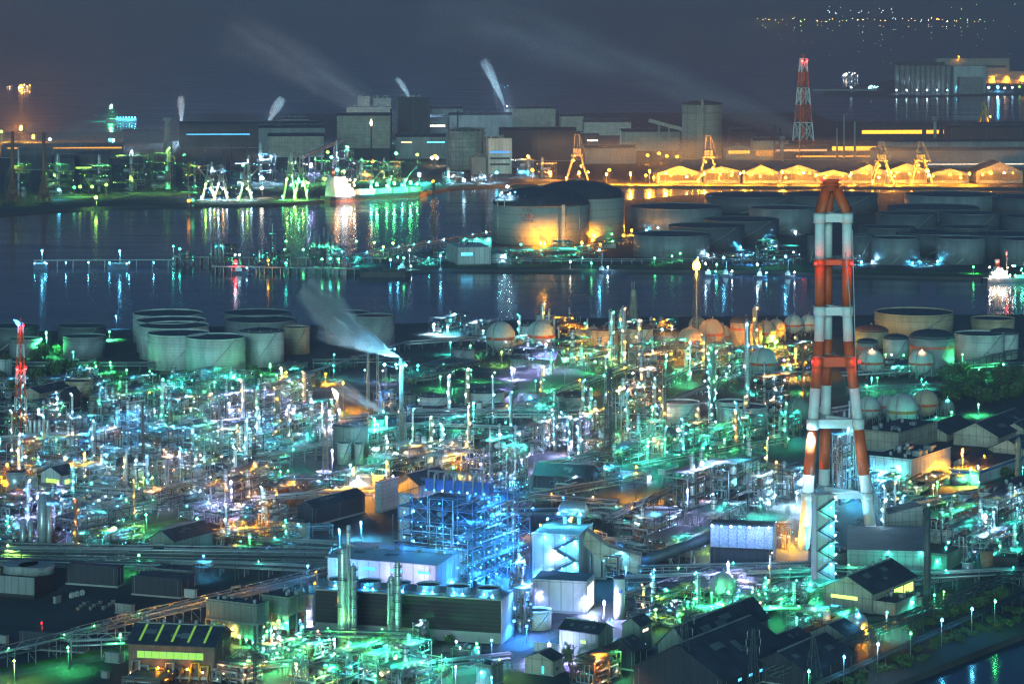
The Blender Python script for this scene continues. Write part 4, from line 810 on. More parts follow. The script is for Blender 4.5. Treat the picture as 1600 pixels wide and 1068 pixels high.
for px, w, yr, yb, k, de in [(1174, 146, 305, 334, 'd', 'wide dark open oil tank'), (1298, 148, 304, 336, 'd', 'wide grey oil tank'), (1486, 144, 304, 338, 'g', 'wide grey oil tank'), (1612, 130, 308, 340, 'd', 'dark open oil tank'),
        (1056, 144, 323, 364, 'g', 'broad grey oil tank beside the domed gas tanks'), (1223, 104, 325, 366, 'g', 'grey oil tank with a bright light at its foot'), (1158, 118, 343, 380, 'd', 'dark oil tank'), (1104, 118, 353, 392, 'd', 'dark oil tank'), (1050, 120, 366, 404, 'g', 'front grey oil tank with a white light at its lower corner'),
        (1458, 142, 324, 350, 'd', 'wide low dark oil tank'), (1417, 95, 334, 372, 'd', 'dark ribbed oil tank'), (1515, 94, 333, 372, 'd', 'dark ribbed oil tank'), (1614, 96, 338, 376, 'd', 'dark oil tank'), (1386, 88, 355, 392, 'd', 'low dark oil tank'), (1507, 86, 355, 392, 'd', 'low dark oil tank'), (1462, 124, 363, 398, 'd', 'low dark oil tank with a wide rim'), (1574, 110, 366, 404, 'd', 'low dark oil tank'),
        (1345, 40, 368, 410, 'd', 'narrow dark oil tank'), (1268, 14, 370, 410, 'd', 'slim dark tank'), (1399, 76, 372, 414, 'g', 'front row grey oil tank with an inclined stair'), (1501, 78, 372, 414, 'g', 'front row grey oil tank with an inclined stair'), (1605, 84, 374, 416, 'g', 'front row grey ribbed oil tank')]:
    tank(px, w, yr, yb, dt[k], 'open', de, **OT)
for px, py, c, rp, L in [(1243, 362, 'W', 2.2, 700), (1106, 398, 'W', 2, 500), (1157, 386, 'C', 2.2, 600), (1426, 410, 'C', 2.2, 700), (1465, 408, 'C', 2, 500), (1346, 409, 'C', 2.2, 500), (1363, 408, 'W', 1.6, 500), (1206, 375, 'C', 1.8, 400), (1010, 359, 'C', 1.6, 300), (1440, 409, 'C', 1.6, 260), (1450, 409, 'W', 1.6, 260)]:
    post(px, py, c, 3, rp*.8, L*.3, f'{LN[c]} floodlight at an oil tank', fl=0, name='tank_floodlight', group='floodlights at the oil tanks')
# terminal buildings and racks on the island
bldg(715, 414, 18, 52, 26, 'white terminal office block with lit windows on the island', 12, 'flat', wallw, wallw, wins=[('r', .1, .45, .55, .75, 'C', 2, 4)], roofgear=4, cat='office', group='terminal buildings')
bldg(722, 400, 4, 46, 26, 'upper white terminal block with a green lit roof edge', 10, 'flat', wallw, wallgn, cat='office', group='terminal buildings', lamps=[('r', .1, 1.05, 'T', 1.4, 110), ('r', .5, 1.05, 'T', 1.4, 110), ('r', .9, 1.05, 'T', 1.4, 110)])
bldg(770, 398, 3, 24, 10, 'low grey terminal annex', 10, 'flat', wallg, roofd, cat='office', group='terminal buildings'); bldg(715, 411, 10, 76, 12, 'long green lit terminal store in front of the white blocks', 8, 'flat', wallw, roofd, [('r', .15, .95, .3, .7, 'T', 1.6, 12)], cat='store', group='terminal buildings', lamps=[('r', .1, 1, 'W', 1.3, 120), ('r', .5, .9, 'T', 1.3, 120), ('r', .95, .9, 'W', 1.3, 120)])
bldg(940, 388, 6, 22, 6, 'tan low hut beside the rear gas tank', 10, 'flat', wallb, roofd, cat='hut', group='terminal buildings')
for (px, py, dl, dr, hp, cc, n_) in [(700, 402, 10, 26, 14, 'CWT', 12), (798, 410, 10, 40, 18, 'TGW', 16), (850, 404, 10, 50, 14, 'GT', 10), (870, 400, 8, 26, 22, 'T', 6), (905, 402, 8, 24, 16, 'TO', 6), (1160, 412, 10, 34, 16, 'BCW', 9), (1122, 405, 10, 40, 8, 'CW', 5), (1300, 416, 10, 40, 14, 'WT', 5), (1200, 408, 14, 50, 22, 'WCT', 8), (1430, 416, 8, 30, 10, 'CW', 5), (660, 412, 14, 24, 9, 'TC', 5), (685, 404, 8, 22, 12, 'TW', 6), (1185, 416, 8, 30, 40, 'T', 2), (1330, 412, 8, 20, 12, 'W', 2)]:
    unit(px, py, dl, dr, hp, cc, n_, max(2, hp//8), 14, dsteel, None, 2, 0, .8, px, Lp=1.0, L=100, group='process structures on the island', name='process_structure')
rack((560, 408), (770, 372), 7, 6, 4, 2, 'sloping conveyor and pipe rack climbing toward the lettered gas tank', lamps='CTCTCW-CW', L=110, truss=True); rack((640, 412), (1240, 412), 5, 5, 4, 2, 'long pipe rack along the island quay', lamps='T-C-T--W-T', L=100); rack((880, 400), (1000, 378), 6, 6, 4, 2, 'dark pipe rack rising beside the front grey oil tank')
t = thing('breakwater_rocks', 'breakwater', 'low dark rock breakwater point at the island end', at(575, 428), 0, 0, 0, None, True)
b = MB(); rg = random.Random(3); Pp = [(-8+rg.uniform(-1, 1), 0), (5, -6), (25, -9), (40, -5), (46, 3), (34, 12), (6, 10)]; b.prism(Pp, -6, 3); b.build('rock_base', rockm, t)
for i in range(14): b = MB(); x_, y_, r_ = rg.uniform(0, 38), rg.uniform(-5, 8), rg.uniform(1.5, 3.2); b.lathe(x_, y_, [(r_, 2.5), (r_*.9, 3.5), (r_*.4, 3.2+r_)], 6); b.build('rock', rockm, t)
# trestle jetty through the channel
def jetty(p0, p1, w_, z_, npile, desc, m=concrete):
    A, B = at(*p0), at(*p1); d = B-A; t = thing('jetty', 'jetty', desc, A, math.atan2(d.y, d.x), 0, 0, None, True); MB().box(0, d.length, 0, w_, z_-1.1, z_).build('deck', m, t); me = None
    for i in range(npile):
        x = d.length*(i+.5)/npile
        if me is None: me = MB().box(-.5, .5, .6, w_-.6, -4, z_-1.12).build('pile', m, t, (x, 0, 0)).data
        else: link('pile', me, t, (x, 0, 0))
    return t
jetty((52, 413), (275, 412), 3, 5, 9, 'thin walkway jetty between two lamp lit mooring islands', steel)
jetty((268, 409), (600, 411), 16, 6, 26, 'wide loading jetty with green lamps and pipe towers in the channel')
t = jetty((330, 421), (560, 425), 10, 4, 18, 'lower loading platform in front of the wide jetty')
for px, py, wd, d in [(63, 417, 22, 'square mooring island with a lamp mast at the walkway end'), (184, 417, 32, 'wider mooring island with a lamp mast halfway along the walkway')]:
    p = at(px, py); s = F/p.y; t = thing('mooring_dolphin', 'mooring island', d, (p.x, p.y, 0), 0, 0, 0, None, True); k = wd/s/2; MB().box(-k, k, 0, 14, -4, 3).build('base', hullk, t); MB().box(-k*1.02, k*1.02, -.1, 14.2, 3.01, 3.8).build('deck', concrete, t)
    for q in (-.7, .7): MB().cyl(k*q, 2, 3.8, 5.4, .7, n=8).build('bollard', yellow, t)
    b = MB(); b.bar((k*.15, 5, 3.8), (k*.15, 5, 17), .5); b.build('mast', white, t); lamp(t, (k*.15, 4, 17.5), 'C', 1.7/s, 160); lamp(t, (-k*.8, -.8, 4.5), 'C', .9/s, 60); lamp(t, (k*.9, -.8, 4.5), 'C', .9/s, 60)
for px in (70, 103, 138, 171, 202, 240): post(px, 409.5, 'C', 6, 1.2, 90, 'small pale blue lamp on the walkway jetty', fl=0, name='jetty_lamp')
for px, py, c in [(281, 389, 'T'), (346, 389, 'T'), (374, 398, 'W'), (447, 377, 'G'), (445, 390, 'G'), (474, 390, 'G'), (557, 377, 'G'), (585, 379, 'Y'), (503, 405, 'G'), (516, 404, 'T'), (529, 405, 'G'), (447, 411, 'T'), (419, 407, 'O'), (610, 406, 'C'), (631, 403, 'G'), (640, 391, 'W'), (599, 386, 'Y'), (614, 380, 'Y')]: post(px, py, c, 12, 1.9, 170, f'{LN[c]} jetty lamp', fl=2, name='jetty_lamp')
post(368, 409, 'R', 9, 3.2, 60, 'red signal lamp on the channel jetty', fl=0, name='jetty_lamp')
for (px, py, dl, dr, hp, cc, n_) in [(284, 411, 4, 22, 12, 'T', 2), (335, 411, 6, 40, 24, 'TG', 3), (400, 414, 6, 26, 16, 'TY', 3), (422, 416, 4, 10, 50, 'T', 1), (435, 412, 5, 22, 16, 'TG', 3), (487, 413, 6, 30, 26, 'GTG', 7), (515, 414, 6, 26, 24, 'GTC', 7), (545, 414, 4, 18, 12, 'CT', 3)]:
    unit(px, py, dl, dr, hp, cc, n_, max(2, hp//10), 12, dsteel, None, 1, 2, .7, px+5, Lp=1.1, L=110, group='loading structures on the channel jetty', name='loading_structure')
for i, px in enumerate((330, 336, 342, 349, 492, 499, 506, 513, 519)): column(px, 411, 3, 380-(i % 3)*3 if i < 4 else 355+(i % 3)*6, pipem, 'slender loading mast', 1, '', False, 'loading masts on the channel jetty', 'loading mast', 'flat')
for px, yt in [(487, 326), (504, 340), (676, 300), (640, 400), (762, 322), (755, 300)]: lattice(px, 412 if px < 650 else 372, 7, yt+30, 2.5, 'thin dark lattice mast by the channel', 6, (dsteel,), .5, 'lattice mast', group='thin masts along the channel')
lattice(678, 385, 7, 284, 3, 'tall thin lattice mast rising beside the channel', 9, (dsteel,), .55, 'lattice mast', fixed=True)
# boats
def boat(px, py, ln, desc, lamps='W', yaw=0, L=150, hm=hullk, mast=10, big=1.6):
    p = at(px, py); s = F/p.y; q = ln/s/2; t = thing('boat', 'boat', desc, (p.x, p.y, -3), R(yaw), 0, 0, None, True); k = q*.28; hh = q*.18+1
    MB().prism([(-q, -k), (q*.7, -k), (q, 0), (q*.7, k), (-q, k)], .2, hh).build('hull', hm, t); MB().box(-q*.6, q*.05, -k*.7, k*.7, hh+.01, hh*2.2).build('cabin', white, t); MB().box(-q*.4, -q*.05, -k*.5, k*.5, hh*2.22, hh*2.9).build('wheelhouse', white, t)
    b = MB(); b.bar((-q*.2, 0, hh*2.9), (-q*.2, 0, hh*2.9+mast), .4); b.build('mast', steel, t)
    for i, c in enumerate(lamps): lamp(t, (-q*.6+q*1.2*i/max(1, len(lamps)-1) if len(lamps) > 1 else -q*.2, -k-.8, hh*1.6+(hh*2.9+mast if i == 0 else (i % 3)*2.2)), c, (big if i == 0 else 1.2)/s, L)
boat(943, 421, 22, 'small white workboat with a tall lamp mast moored at the grass quay', 'CW', 0, 220, mast=14)
boat(1110, 428, 26, 'flat dark barge with a lamp left of the red white chimney', 'WC', 0, 160, mast=3); boat(1137, 427, 22, 'second dark barge with a pale lamp mast beside the lattice jetty', 'CW', 0, 200, mast=10); boat(1190, 430, 24, 'barge with a deck lamp close to the oil tanks', 'WC', 0, 200, mast=4); boat(1234, 429, 24, 'pale moored barge just left of the red white chimney', 'CW', 0, 260, mast=12)
boat(632, 421, 34, 'long dark barge moored at the rock breakwater', 'CW', 0, 120, mast=3); boat(377, 423, 30, 'dark launch beside the red signal lamp', 'WC', 0, 120, mast=8); boat(272, 404, 10, 'tiny launch at the jetty head', 'T', 0, 60)
boat(690, 421, 14, 'small launch with a deck lamp by the island quay', 'C', 0, 120); 
p = at(1540, 437); s = F/p.y; t = thing('tanker_ship', 'tanker ship', 'small tanker with warm deck lamps and blue white red funnel at the island quay', (p.x, p.y, -3), R(4), 0, 0, None, True); hb = 8/s
MB().prism([(0, -9), (110/s, -9), (125/s, 0), (110/s, 9), (0, 9), (-4, 5), (-4, -5)], .2, hb).build('hull', hullk, t)
for k in range(4): MB().box(6/s+k*2, (34-3*k)/s, -7, 7, hb+.02+k*4/s, hb+(k+1)*4/s).build('superstructure', white, t)
for k, m_ in enumerate((blue, white, red, white)): MB().cyl(19/s, 2, hb+(6+k*5.5)/s, hb+(6+(k+1)*5.5)/s, 4/s, n=12).build('funnel', m_, t)
b = MB(); b.bar((33/s, 0, hb), (33/s, 0, hb+38/s), .7); b.bar((33/s, -4, hb+30/s), (33/s, 4, hb+30/s), .5); b.build('mast', steel, t); lamp(t, (33/s, -1, hb+39/s), 'R', 1.5/s, 100)
for k in range(14): lamp(t, (rnd.uniform(2, 42)/s, -10, hb+rnd.uniform(2, 22)/s), 'MAMW'[k % 4], 1.3/s, 120)
for k in range(7): lamp(t, (rnd.uniform(42, 62)/s, -10, hb+rnd.uniform(2, 24)/s), 'GT'[k % 2], 1.3/s, 120)
MB().box(46/s, 100/s, -5, 5, hb+.02, hb+4/s).build('cargo_deck', wallgn, t)
# ------------------------------------------------------------------ near plant: the great chimney
Yc = gy(858); s = F/Yc; zz = lambda y: H-(y-HY)*Yc/F; X0 = (1304-800)/s
t = thing('plant_chimney', 'chimney', 'tall red and white chimney of three joined legs with red beacons', (X0, Yc+10, 0), 0, 0, 0, None, True)
mx_ = lambda px: (px-1304)/s
def leg(xt, yt, xb, yb_, r0, r1, taper_top):
    Zs = [zz(340), zz(412), zz(483), zz(535), zz(608), zz(672), zz(742), zz(820), 0]; sp = zz(520); b = MB(); b.v = []
    P = []; Rr = []
    for z in Zs:
        q = max(0, (sp-z)/sp); P.append((xt+(xb-xt)*q, yt+(yb_-yt)*q, z)); Rr.append(r0+(r1-r0)*q)
    cols = [0, 1, 0, 1, 0, 1, 0, 0]
    for i in range(len(P)-1):
        k = MB(); k.tube([P[i], P[i+1]], [Rr[i], Rr[i+1]], 20, cols[i]); o = len(b.v); b.v += k.v; b.f += [tuple(j+o for j in f) for f in k.f]; b.s += k.s; b.m += k.m
    b.build('leg', [white, red, white], t); return P
LT = [(mx_(1283), -3.5), (mx_(1298), 5.5), (mx_(1326), -3.0)]; LBt = [(mx_(1255), -11), (mx_(1294), 16), (mx_(1364), -11)]
PP = [leg(a[0], a[1], c[0], c[1], 15.6/2/s, 18.5/2/s, 0) for a, c in zip(LT, LBt)]
top = (mx_(1301), 0)
for (x, y) in LT:
    b = MB(); b.tube([(x, y, zz(340)), (x, y, zz(331)), (top[0]+(x-top[0])*.34, y*.34, zz(297))], 16.5/2/s, 16); b.build('slanted_duct', red, t)
MB().lathe(top[0], 0, [(13/s, zz(300)), (12.5/s, zz(286)), (15/s, zz(285)), (15/s, zz(283)), (9/s, zz(282.5))], 24).build('flue_top', red, t)
b = MB(); b.ring(top[0], 0, zz(291), zz(289.5), 12/s, 17/s, 24); b.build('top_gallery', red, t)
def interp(P, z):
    for a, c in zip(P, P[1:]):
        if a[2] >= z >= c[2]: f_ = (a[2]-z)/(a[2]-c[2]); return Vector(a).lerp(Vector(c), f_)
    return Vector(P[-1])
for y0, y1, m_ in [(334, 350, white), (406, 417, red), (480, 496, white), (558, 576, red), (655, 671, white), (769, 780, white)]:
    z0, z1 = zz(y1), zz(y0); Q = [interp(P, (z0+z1)/2) for P in PP]; cx = sum(q.x for q in Q)/3; cyy = sum(q.y for q in Q)/3; k = 8.7/s
    for q in Q:
        MB().cyl(q.x, q.y, z0, z1, k*1.13, n=20).build('collar', m_, t); MB().ring(q.x, q.y, z1-.1, z1+.25, k*1.13, k*1.5, 18).build('walkway', steel, t)
    for i in range(3):
        a, c = Q[i], Q[(i+1) % 3]; d = (c-a).normalized(); nn_ = Vector((-d.y, d.x, 0)); b = MB(); w_ = k*.5
        b.prism([tuple((a+d*k+nn_*w_)[:2]), tuple((c-d*k+nn_*w_)[:2]), tuple((c-d*k-nn_*w_)[:2]), tuple((a+d*k-nn_*w_)[:2])][::-1], z0+.5, z1-.5); b.build('ring_beam', m_, t)
for px, py in [(1287, 281), (1315, 281), (1275, 412), (1331, 412), (1270, 565), (1343, 565)]:
    lamp(t, (mx_(px), -9.5 if py > 300 else -7, zz(py)), 'R', 2.3/s, 60, dn=False)
for px, py in [(1275, 412), (1331, 412), (1270, 565), (1343, 565)]: omni(t, (mx_(px), -11, zz(py)), 70, 'R', .5)
for px, py, c, L in [(1266, 678, 'W', 600)]: lamp(t, (mx_(px), -11, zz(py)), c, 3/s, L)
b = MB(); P = [(mx_(1333)+i*.35, -6.5, zz(360+i*42)) for i in range(10)]; b.tube(P, .3, 4); b.build('ladder', steel, t)
b = MB(); P = [(mx_(1322+i*1.6), -7.5, zz(395+i*18)) for i in range(8)]; b.tube(P, .35, 4); b.build('stair', steel, t)
b = MB(); P = [(mx_(1328+i*2), -9, zz(610+i*22)) for i in range(9)]; b.tube(P, .35, 4); b.build('stair', steel, t)
# stair tower in front of the chimney with zigzag flights
def zigzag(t, x0, x1, y, z0, z1, n, m=steel, lm=None, r=.5, L=90):
    for i in range(n):
        a, c = z0+(z1-z0)*i/n, z0+(z1-z0)*(i+1)/n; p, q = (x0, x1) if i % 2 == 0 else (x1, x0); b = MB(); b.bar((p, y, a), (q, y, c), .7); b.box(q-.9, q+.9, y-.7, y+.7, c-.15, c+.1); b.bar((p, y-.5, a+1.2), (q, y-.5, c+1.2), .2); b.build('stair_flight', m, t)
        if lm and i % 2 == 0: lamp(t, ((p+q)/2, y-.8, c-.6), lm, r, L)
M, Ly, Lx = solve_box(1276, 925, 3, 28, 14); s = F/M.y; h = 150/s
t = thing('stair_tower', 'stair tower', 'white panelled stair tower with zigzag flights and lamps standing before the chimney', M, R(14), 0, 0, None, True)
MB().box(0, Lx, 0, Ly+5, 0, h).build('wall', wallw, t); MB().box(-.4, Lx+.4, -.4, Ly+5.4, h+.01, h+.6).build('roof', wallw, t); zigzag(t, Lx*.05, Lx*.95, -1.0, .5, h*.97, 9, dsteel)
for i in range(5): lamp(t, (Lx*.72, -2.2, h*(.1+.2*i)), 'TC'[i % 2], 1.8/s, 110); lamp(t, (Lx+1.2, 2, h*(.18+.2*i)), 'W', 1.3/s, 120)
for i in range(9): MB().box(Lx+.01, Lx+2.2, 0, Ly+3, h*(i+.5)/9, h*(i+.5)/9+.3).build('landing', steel, t)
# ------------------------------------------------------------------ power block
unit(738, 922, 116, 90, 141, 'BBCBB', 130, 7, 62, fsteel, 'huge blue lit open steel boiler house with cross braces', 9, 0, 4.5, 11, Lp=1.25, L=105, group=None, brace='all', vm=bsteel, name='boiler_house')
bo = AUTO[-1][0]
for k in range(7):
    for u in (.12, .4, .68, .94):
        if (k+int(u*10)) % 2: continue
        for P in ((-3, 38*u+2, 6.3*k+4), (30*u, -3, 6.3*k+4)): omni(bo, P, 190, 'BCB'[k % 3], .5); lamp(bo, (P[0]-.2, P[1], P[2]+1), 'C', .42, 90, dn=False)  # point lights and lamps added to fill the dark faces with blue
AUTO[-1][0]['label'] = 'huge blue lit open steel boiler house with cross braces'; AUTO.pop()
bldg(641, 892, 18, 3, 118, 'tall narrow white panel wing at the back of the blue lit boiler house', 62, 'flat', wallw, roofg, fixed=True, lamps=[('r', .9, .4, 'C', 1.5, 120), ('r', .9, .8, 'C', 1.5, 120)])
t, (Lx, Ly, h) = bldg(764, 775, 100, 6, 18, 'blue painted box girder house on the boiler house roof', 66, 'flat', blue, blue, fixed=True, z=45.6, name='roof_house')
for i in range(6): b = MB(); y_ = Ly*(.08+.15*i); b.tube([(-1.5, y_, 0), (-1.5, y_, h+3), (2, y_, h+4.5), (2, y_+5, h+4.5), (2, y_+5, h)], .5, 8); b.build('pipe', pipem, t)
for i in range(8): lamp(t, (-2, Ly*(.05+.13*i), h*.2), 'CBW'[i % 3], .5, 60, dn=False)
bldg(655, 778, 40, 48, 20, 'dark gable roofed house behind the boiler house', 57, 'gr', wallg, roofd, .3, fixed=True, vents=2)
wins = [('l', .06+.25*i, .17+.25*i, .74, .81, 'T', 1.3, 6) for i in range(4)]
t, (Lx, Ly, h) = bldg(682, 940, 170, 46, 57, 'long pale turbine hall with small lit windows behind the cooling tower', 70, 'gl', wallw, roofp, .03, wins, 5, fixed=True, lamps=[('l', .2, .3, 'P', 1.5, 500), ('l', .5, .3, 'P', 1.5, 500), ('l', .78, .3, 'C', 1.5, 500), ('r', .5, .3, 'C', 1.5, 700)])  # wall lamps added to light the pale wall
for u, c in ((.12, 'P'), (.4, 'P'), (.66, 'B'), (.9, 'C')): omni(t, (-7, Ly*u, h*.75), 260, c, .6); lamp(t, (-6.5, Ly*u, h*.4), c, .6, 150, dn=False)  # lamps and unseen point lights added to lift the hall wall
for c, P in (('B', (Lx*.4, -7, h*.6)),): omni(t, P, 300, c, .6)  # unseen light added at the hall end
M, Ly, Lx = solve_box(783, 1006, 291, 18, 75); s = F/M.y; h = 68/s
t = thing('cooling_tower', 'cooling tower', 'long dark louvred cooling tower with six blue fan stacks on its roof', M, R(75), 0, 0, None, True)
MB().box(0, Lx, 0, Ly, 0, h*.25).build('basin', concrete, t); MB().box(.01, Lx, .3, Ly-.3, h*.25+.01, h).build('louvre_wall', louv, t); MB().box(-.4, Lx+.4, -.1, Ly+.1, h+.01, h+.7).build('roof', concrete, t); MB().box(-.25, Lx, -.3, -.02, .05, h).build('end_wall', wallw, t)
for i in range(6):
    y = Ly*(i+.62)/6.25; k = 19.5/s; fa = MB(); fa.lathe(Lx*.5, y, [(k*1.02, h+.7), (k*.93, h+2.5), (k, h+13/s)], 26, cap=False); f_ = fa.build('fan_stack', bsteel, t); MB().cyl(Lx*.5, y, h+10/s, h+10.5/s, k*.9, n=26).build('fan_deck', roofd, f_)
    for q in range(5): b = MB(); a = R(180+q*20-40); b.box(Lx*.5+k*1.02*math.cos(a)-.2, Lx*.5+k*1.02*math.cos(a)+.2, y+k*1.02*math.sin(a)-.2, y+k*1.02*math.sin(a)+.2, h+.7, h+13/s); b.build('rib', steel, f_)
    lamp(t, (Lx*.5-k-1.8, y, h+2.2), 'B', 1.5/s, 220); lamp(t, (Lx*.5-k-1.5, y-4, h+1.6), 'C', 1.2/s, 110)
b = MB(); b.tube([(-.2, 0, h+1.8), (-.2, Ly, h+1.8)], .12, 4); [b.bar((-.2, Ly*i/30, h+.6), (-.2, Ly*i/30, h+1.8), .14) for i in range(31)]; b.build('handrail', steel, t)
bldg(489, 978, 12, 5, 46, 'narrow white end unit at the far end of the louvred cooling tower', 75, 'flat', wallw, wallw, lamps=[('l', .4, .1, 'P', 1.8, 220), ('l', .6, .5, 'P', 1.2, 140)], fixed=True)
t, (Lx, Ly, h) = bldg(904, 912, 73, 22, 74, 'blue white boiler building with zigzag outside stairs', 76, 'flat', wallw, wallg, fixed=True)
for i in range(4):
    z0, z1 = h*(.04+.23*i), h*(.04+.23*(i+1)); p, q = (Ly*.06, Ly*.5) if i % 2 == 0 else (Ly*.5, Ly*.06); b = MB(); b.bar((-1.4, p, z0), (-1.4, q, z1), 1.2); b.box(-2.2, -.2, q-1.6, q+1.6, z1-.2, z1+.1); b.bar((-2, p, z0+1.3), (-2, q, z1+1.3), .22); b.build('stair_flight', dsteel, t); lamp(t, (-2.2, q, z1-1.2), 'C' if i % 2 else 'W', 2.2/s, 190); lamp(t, (-2.2, q+(p-q)*.6, z0+(z1-z0)*.3), 'B', 1.2/s, 120)
for i in range(4): lamp(t, (-1.6, Ly*(.3+.2*i), h*(.15 if i % 2 else .98)), 'B', 1.6/s, 220)
p = at(897, 905); zc = 62/s*1.12+7
t = thing('steam_drum', 'drum', 'rounded horizontal steel drum on the roof of the blue white boiler building', (p.x, p.y+20, 0), R(-14), 0, 0, None, True); b = MB(); q = 26/s; z_ = h+8; b.tube([(-q*1.05, 0, z_), (-q*.9, 0, z_), (-q*.8, 0, z_), (q*.8, 0, z_), (q*.9, 0, z_), (q*1.05, 0, z_)], [q*.1, q*.38, q*.5, q*.5, q*.38, q*.1], 16); b.build('shell', clad, t)
for sx in (-.5, .5): MB().box(q*sx-1, q*sx+1, -3, 3, h+1, h+8-q*.4).build('saddle', concrete, t)
for i in range(4): lamp(t, (q*(-1.6+.75*i), -q*.8, h+4+3*(i % 2)), 'C', 1.8/s, 190)
M = at(922, 905); t = thing('flue_duct', 'duct', 'dark stepped flue duct descending beside the blue white boiler building', (M.x, M.y, 0), R(-8), 0, 0, None, True); b = MB(); b.q([(-4, 0, 18), (8, 0, 8), (26, 0, 3), (26, 0, 13), (9, 0, 17), (-2, 0, 25), (-4, 9, 18), (8, 9, 8), (26, 9, 3), (26, 9, 13), (9, 9, 17), (-2, 9, 25)], [(0, 1, 4, 5), (1, 2, 3, 4), (6, 11, 10, 7), (7, 10, 9, 8), (5, 4, 10, 11), (4, 3, 9, 10), (2, 8, 9, 3), (0, 6, 7, 1), (1, 7, 8, 2), (0, 5, 11, 6)]); b.build('duct', wallb, t)
for sx in (0, 12, 22): b = MB(); b.bar((sx, 1, 0), (sx, 1, 12-sx*.35), .7); b.build('leg', steel, t)
bldg(946, 905, 20, 6, 38, 'small white filter house beside the dark flue duct', 76, 'flat', wallw, wallw, lamps=[('l', .1, .8, 'C', 1.4, 120)], fixed=True)
unit(968, 908, 26, 22, 40, 'CBW', 12, 3, 60, bsteel, None, 2, 0, 1.4)
t, (Lx, Ly, h) = bldg(916, 959, 86, 14, 48, 'pale store building with a brightly lit open end', 77, 'flat', wallw, roofg, [('l', .45, .6, .7, .8, 'M', 1.6, 3)], fixed=True, lamps=[('r', .1, .45, 'W', 2.6, 160), ('l', -.02, .5, 'P', 2.4, 200), ('l', .85, .6, 'P', 1.4, 160)])
MB().box(Lx*.1, Lx*.8, -.2, -.02, .1, h*.85).build('door', emit('M', 1.1), t)
t = column(968, 968, 18, 905, white, 'white upright cylinder tank with a round blue emblem', 0, '', False, None, 'cylinder tank', 'flat', 1, fixed=True); s = F/gy(968); t.rotation_euler = (0, 0, 0)
t.children[0]; MB().cyl(0, 0, 63/s, 63/s+.6, 9.2/s, n=20).build('rim', dsteel, t); b = MB(); a0 = -math.pi/2+.18; rr_ = 9.05/s
for k in range(1): b.tube([(rr_*math.cos(a0), rr_*math.sin(a0), 45/s), ((rr_+.15)*math.cos(a0), (rr_+.15)*math.sin(a0), 45/s)], 3.2/s, 20)
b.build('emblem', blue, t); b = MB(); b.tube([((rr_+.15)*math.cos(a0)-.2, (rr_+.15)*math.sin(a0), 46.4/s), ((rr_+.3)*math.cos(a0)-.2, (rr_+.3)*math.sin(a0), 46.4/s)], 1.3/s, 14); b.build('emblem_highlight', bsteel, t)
post(944, 941, 'P', 9, 3, 480, 'dazzling violet white lamp between the store and the white cylinder')
tank(842, 39, 954, 985, white, 'open', 'short white tank with a dark stair in front of the lit store', None, True, cat='water tank', fixed=True)
for px, py, c, L in [(823, 978, 'B', 240), (805, 930, 'B', 260), (804, 950, 'C', 200), (803, 970, 'B', 200), (812, 900, 'B', 200), (768, 1000, 'C', 100), (836, 900, 'C', 160)]: post(px, py, c, 8, 2.2, L)
for px, py, dl, dr, hp in [(820, 990, 18, 10, 70), (812, 940, 14, 8, 60)]: unit(px, py, dl, dr, hp, 'BCP', 16, None, 62, bsteel, None, 3, 1, 2.2, Lp=1.1, L=150)
bldg(828, 968, 26, 4, 52, 'grey side house between cooling tower and store', 76, 'flat', wallw, wallg, fixed=True)
# ------------------------------------------------------------------ foreground columns and process yard
column(535, 1012, 16, 855, clad, 'thickest tall foreground column with a platform halo near its top', 4, '--', True, 'tall foreground columns', fixed=True, Lr=.6); column(544, 1012, 7, 820, clad, 'slim tallest foreground column with the highest tip', 3, '', False, 'tall foreground columns', fixed=True); column(552, 1012, 9, 883, clad, 'foreground column ringed with many small platforms right of the thickest one', 8, '', True, 'tall foreground columns', fixed=True)
column(611, 1012, 10, 900, clad, 'pale foreground column before the middle of the cooling tower', 5, '', True, 'tall foreground columns', fixed=True); column(621, 1014, 9, 878, clad, 'many platformed foreground column before the middle of the cooling tower', 9, '', True, 'tall foreground columns', fixed=True); column(607, 1015, 4, 910, pipem, 'thin pipe column at the side of the pale foreground column', 2, '', False, 'tall foreground columns', fixed=True)
for (px, py, dl, dr, hp, cc, n_) in [(420, 1050, 26, 40, 40, 'GOAW', 16), (480, 1062, 30, 44, 48, 'GTW', 18), (540, 1072, 26, 40, 52, 'TYGW', 16), (590, 1068, 22, 40, 44, 'GAT', 14), (640, 1066, 30, 34, 56, 'TGCW', 20), (380, 1072, 40, 30, 30, 'AOG', 12), (455, 1030, 20, 34, 30, 'GAY', 10), (575, 1030, 20, 30, 26, 'GW', 10), (655, 1012, 10, 14, 34, 'W', 3), (688, 1062, 8, 10, 20, 'G', 2), (630, 1096, 40, 60, 50, 'TGW', 16), (500, 1100, 40, 60, 46, 'YTG', 16)]:
    unit(px, py, dl, dr, hp, cc, n_, None, 57, steel, None, 3, 1, 1.6, Lp=1.0, L=110, group='process structures in the front yard')
tank(590, 21, 1010, 1036, clad, 'dome', 'small shiny round topped tank between the foreground columns', None, False, cat='tank', fixed=True); tank(603, 8, 1028, 1052, wallgn, 'dome', 'slender green vessel lit by a green lamp', None, False, cat='vessel', fixed=True, girders=0)
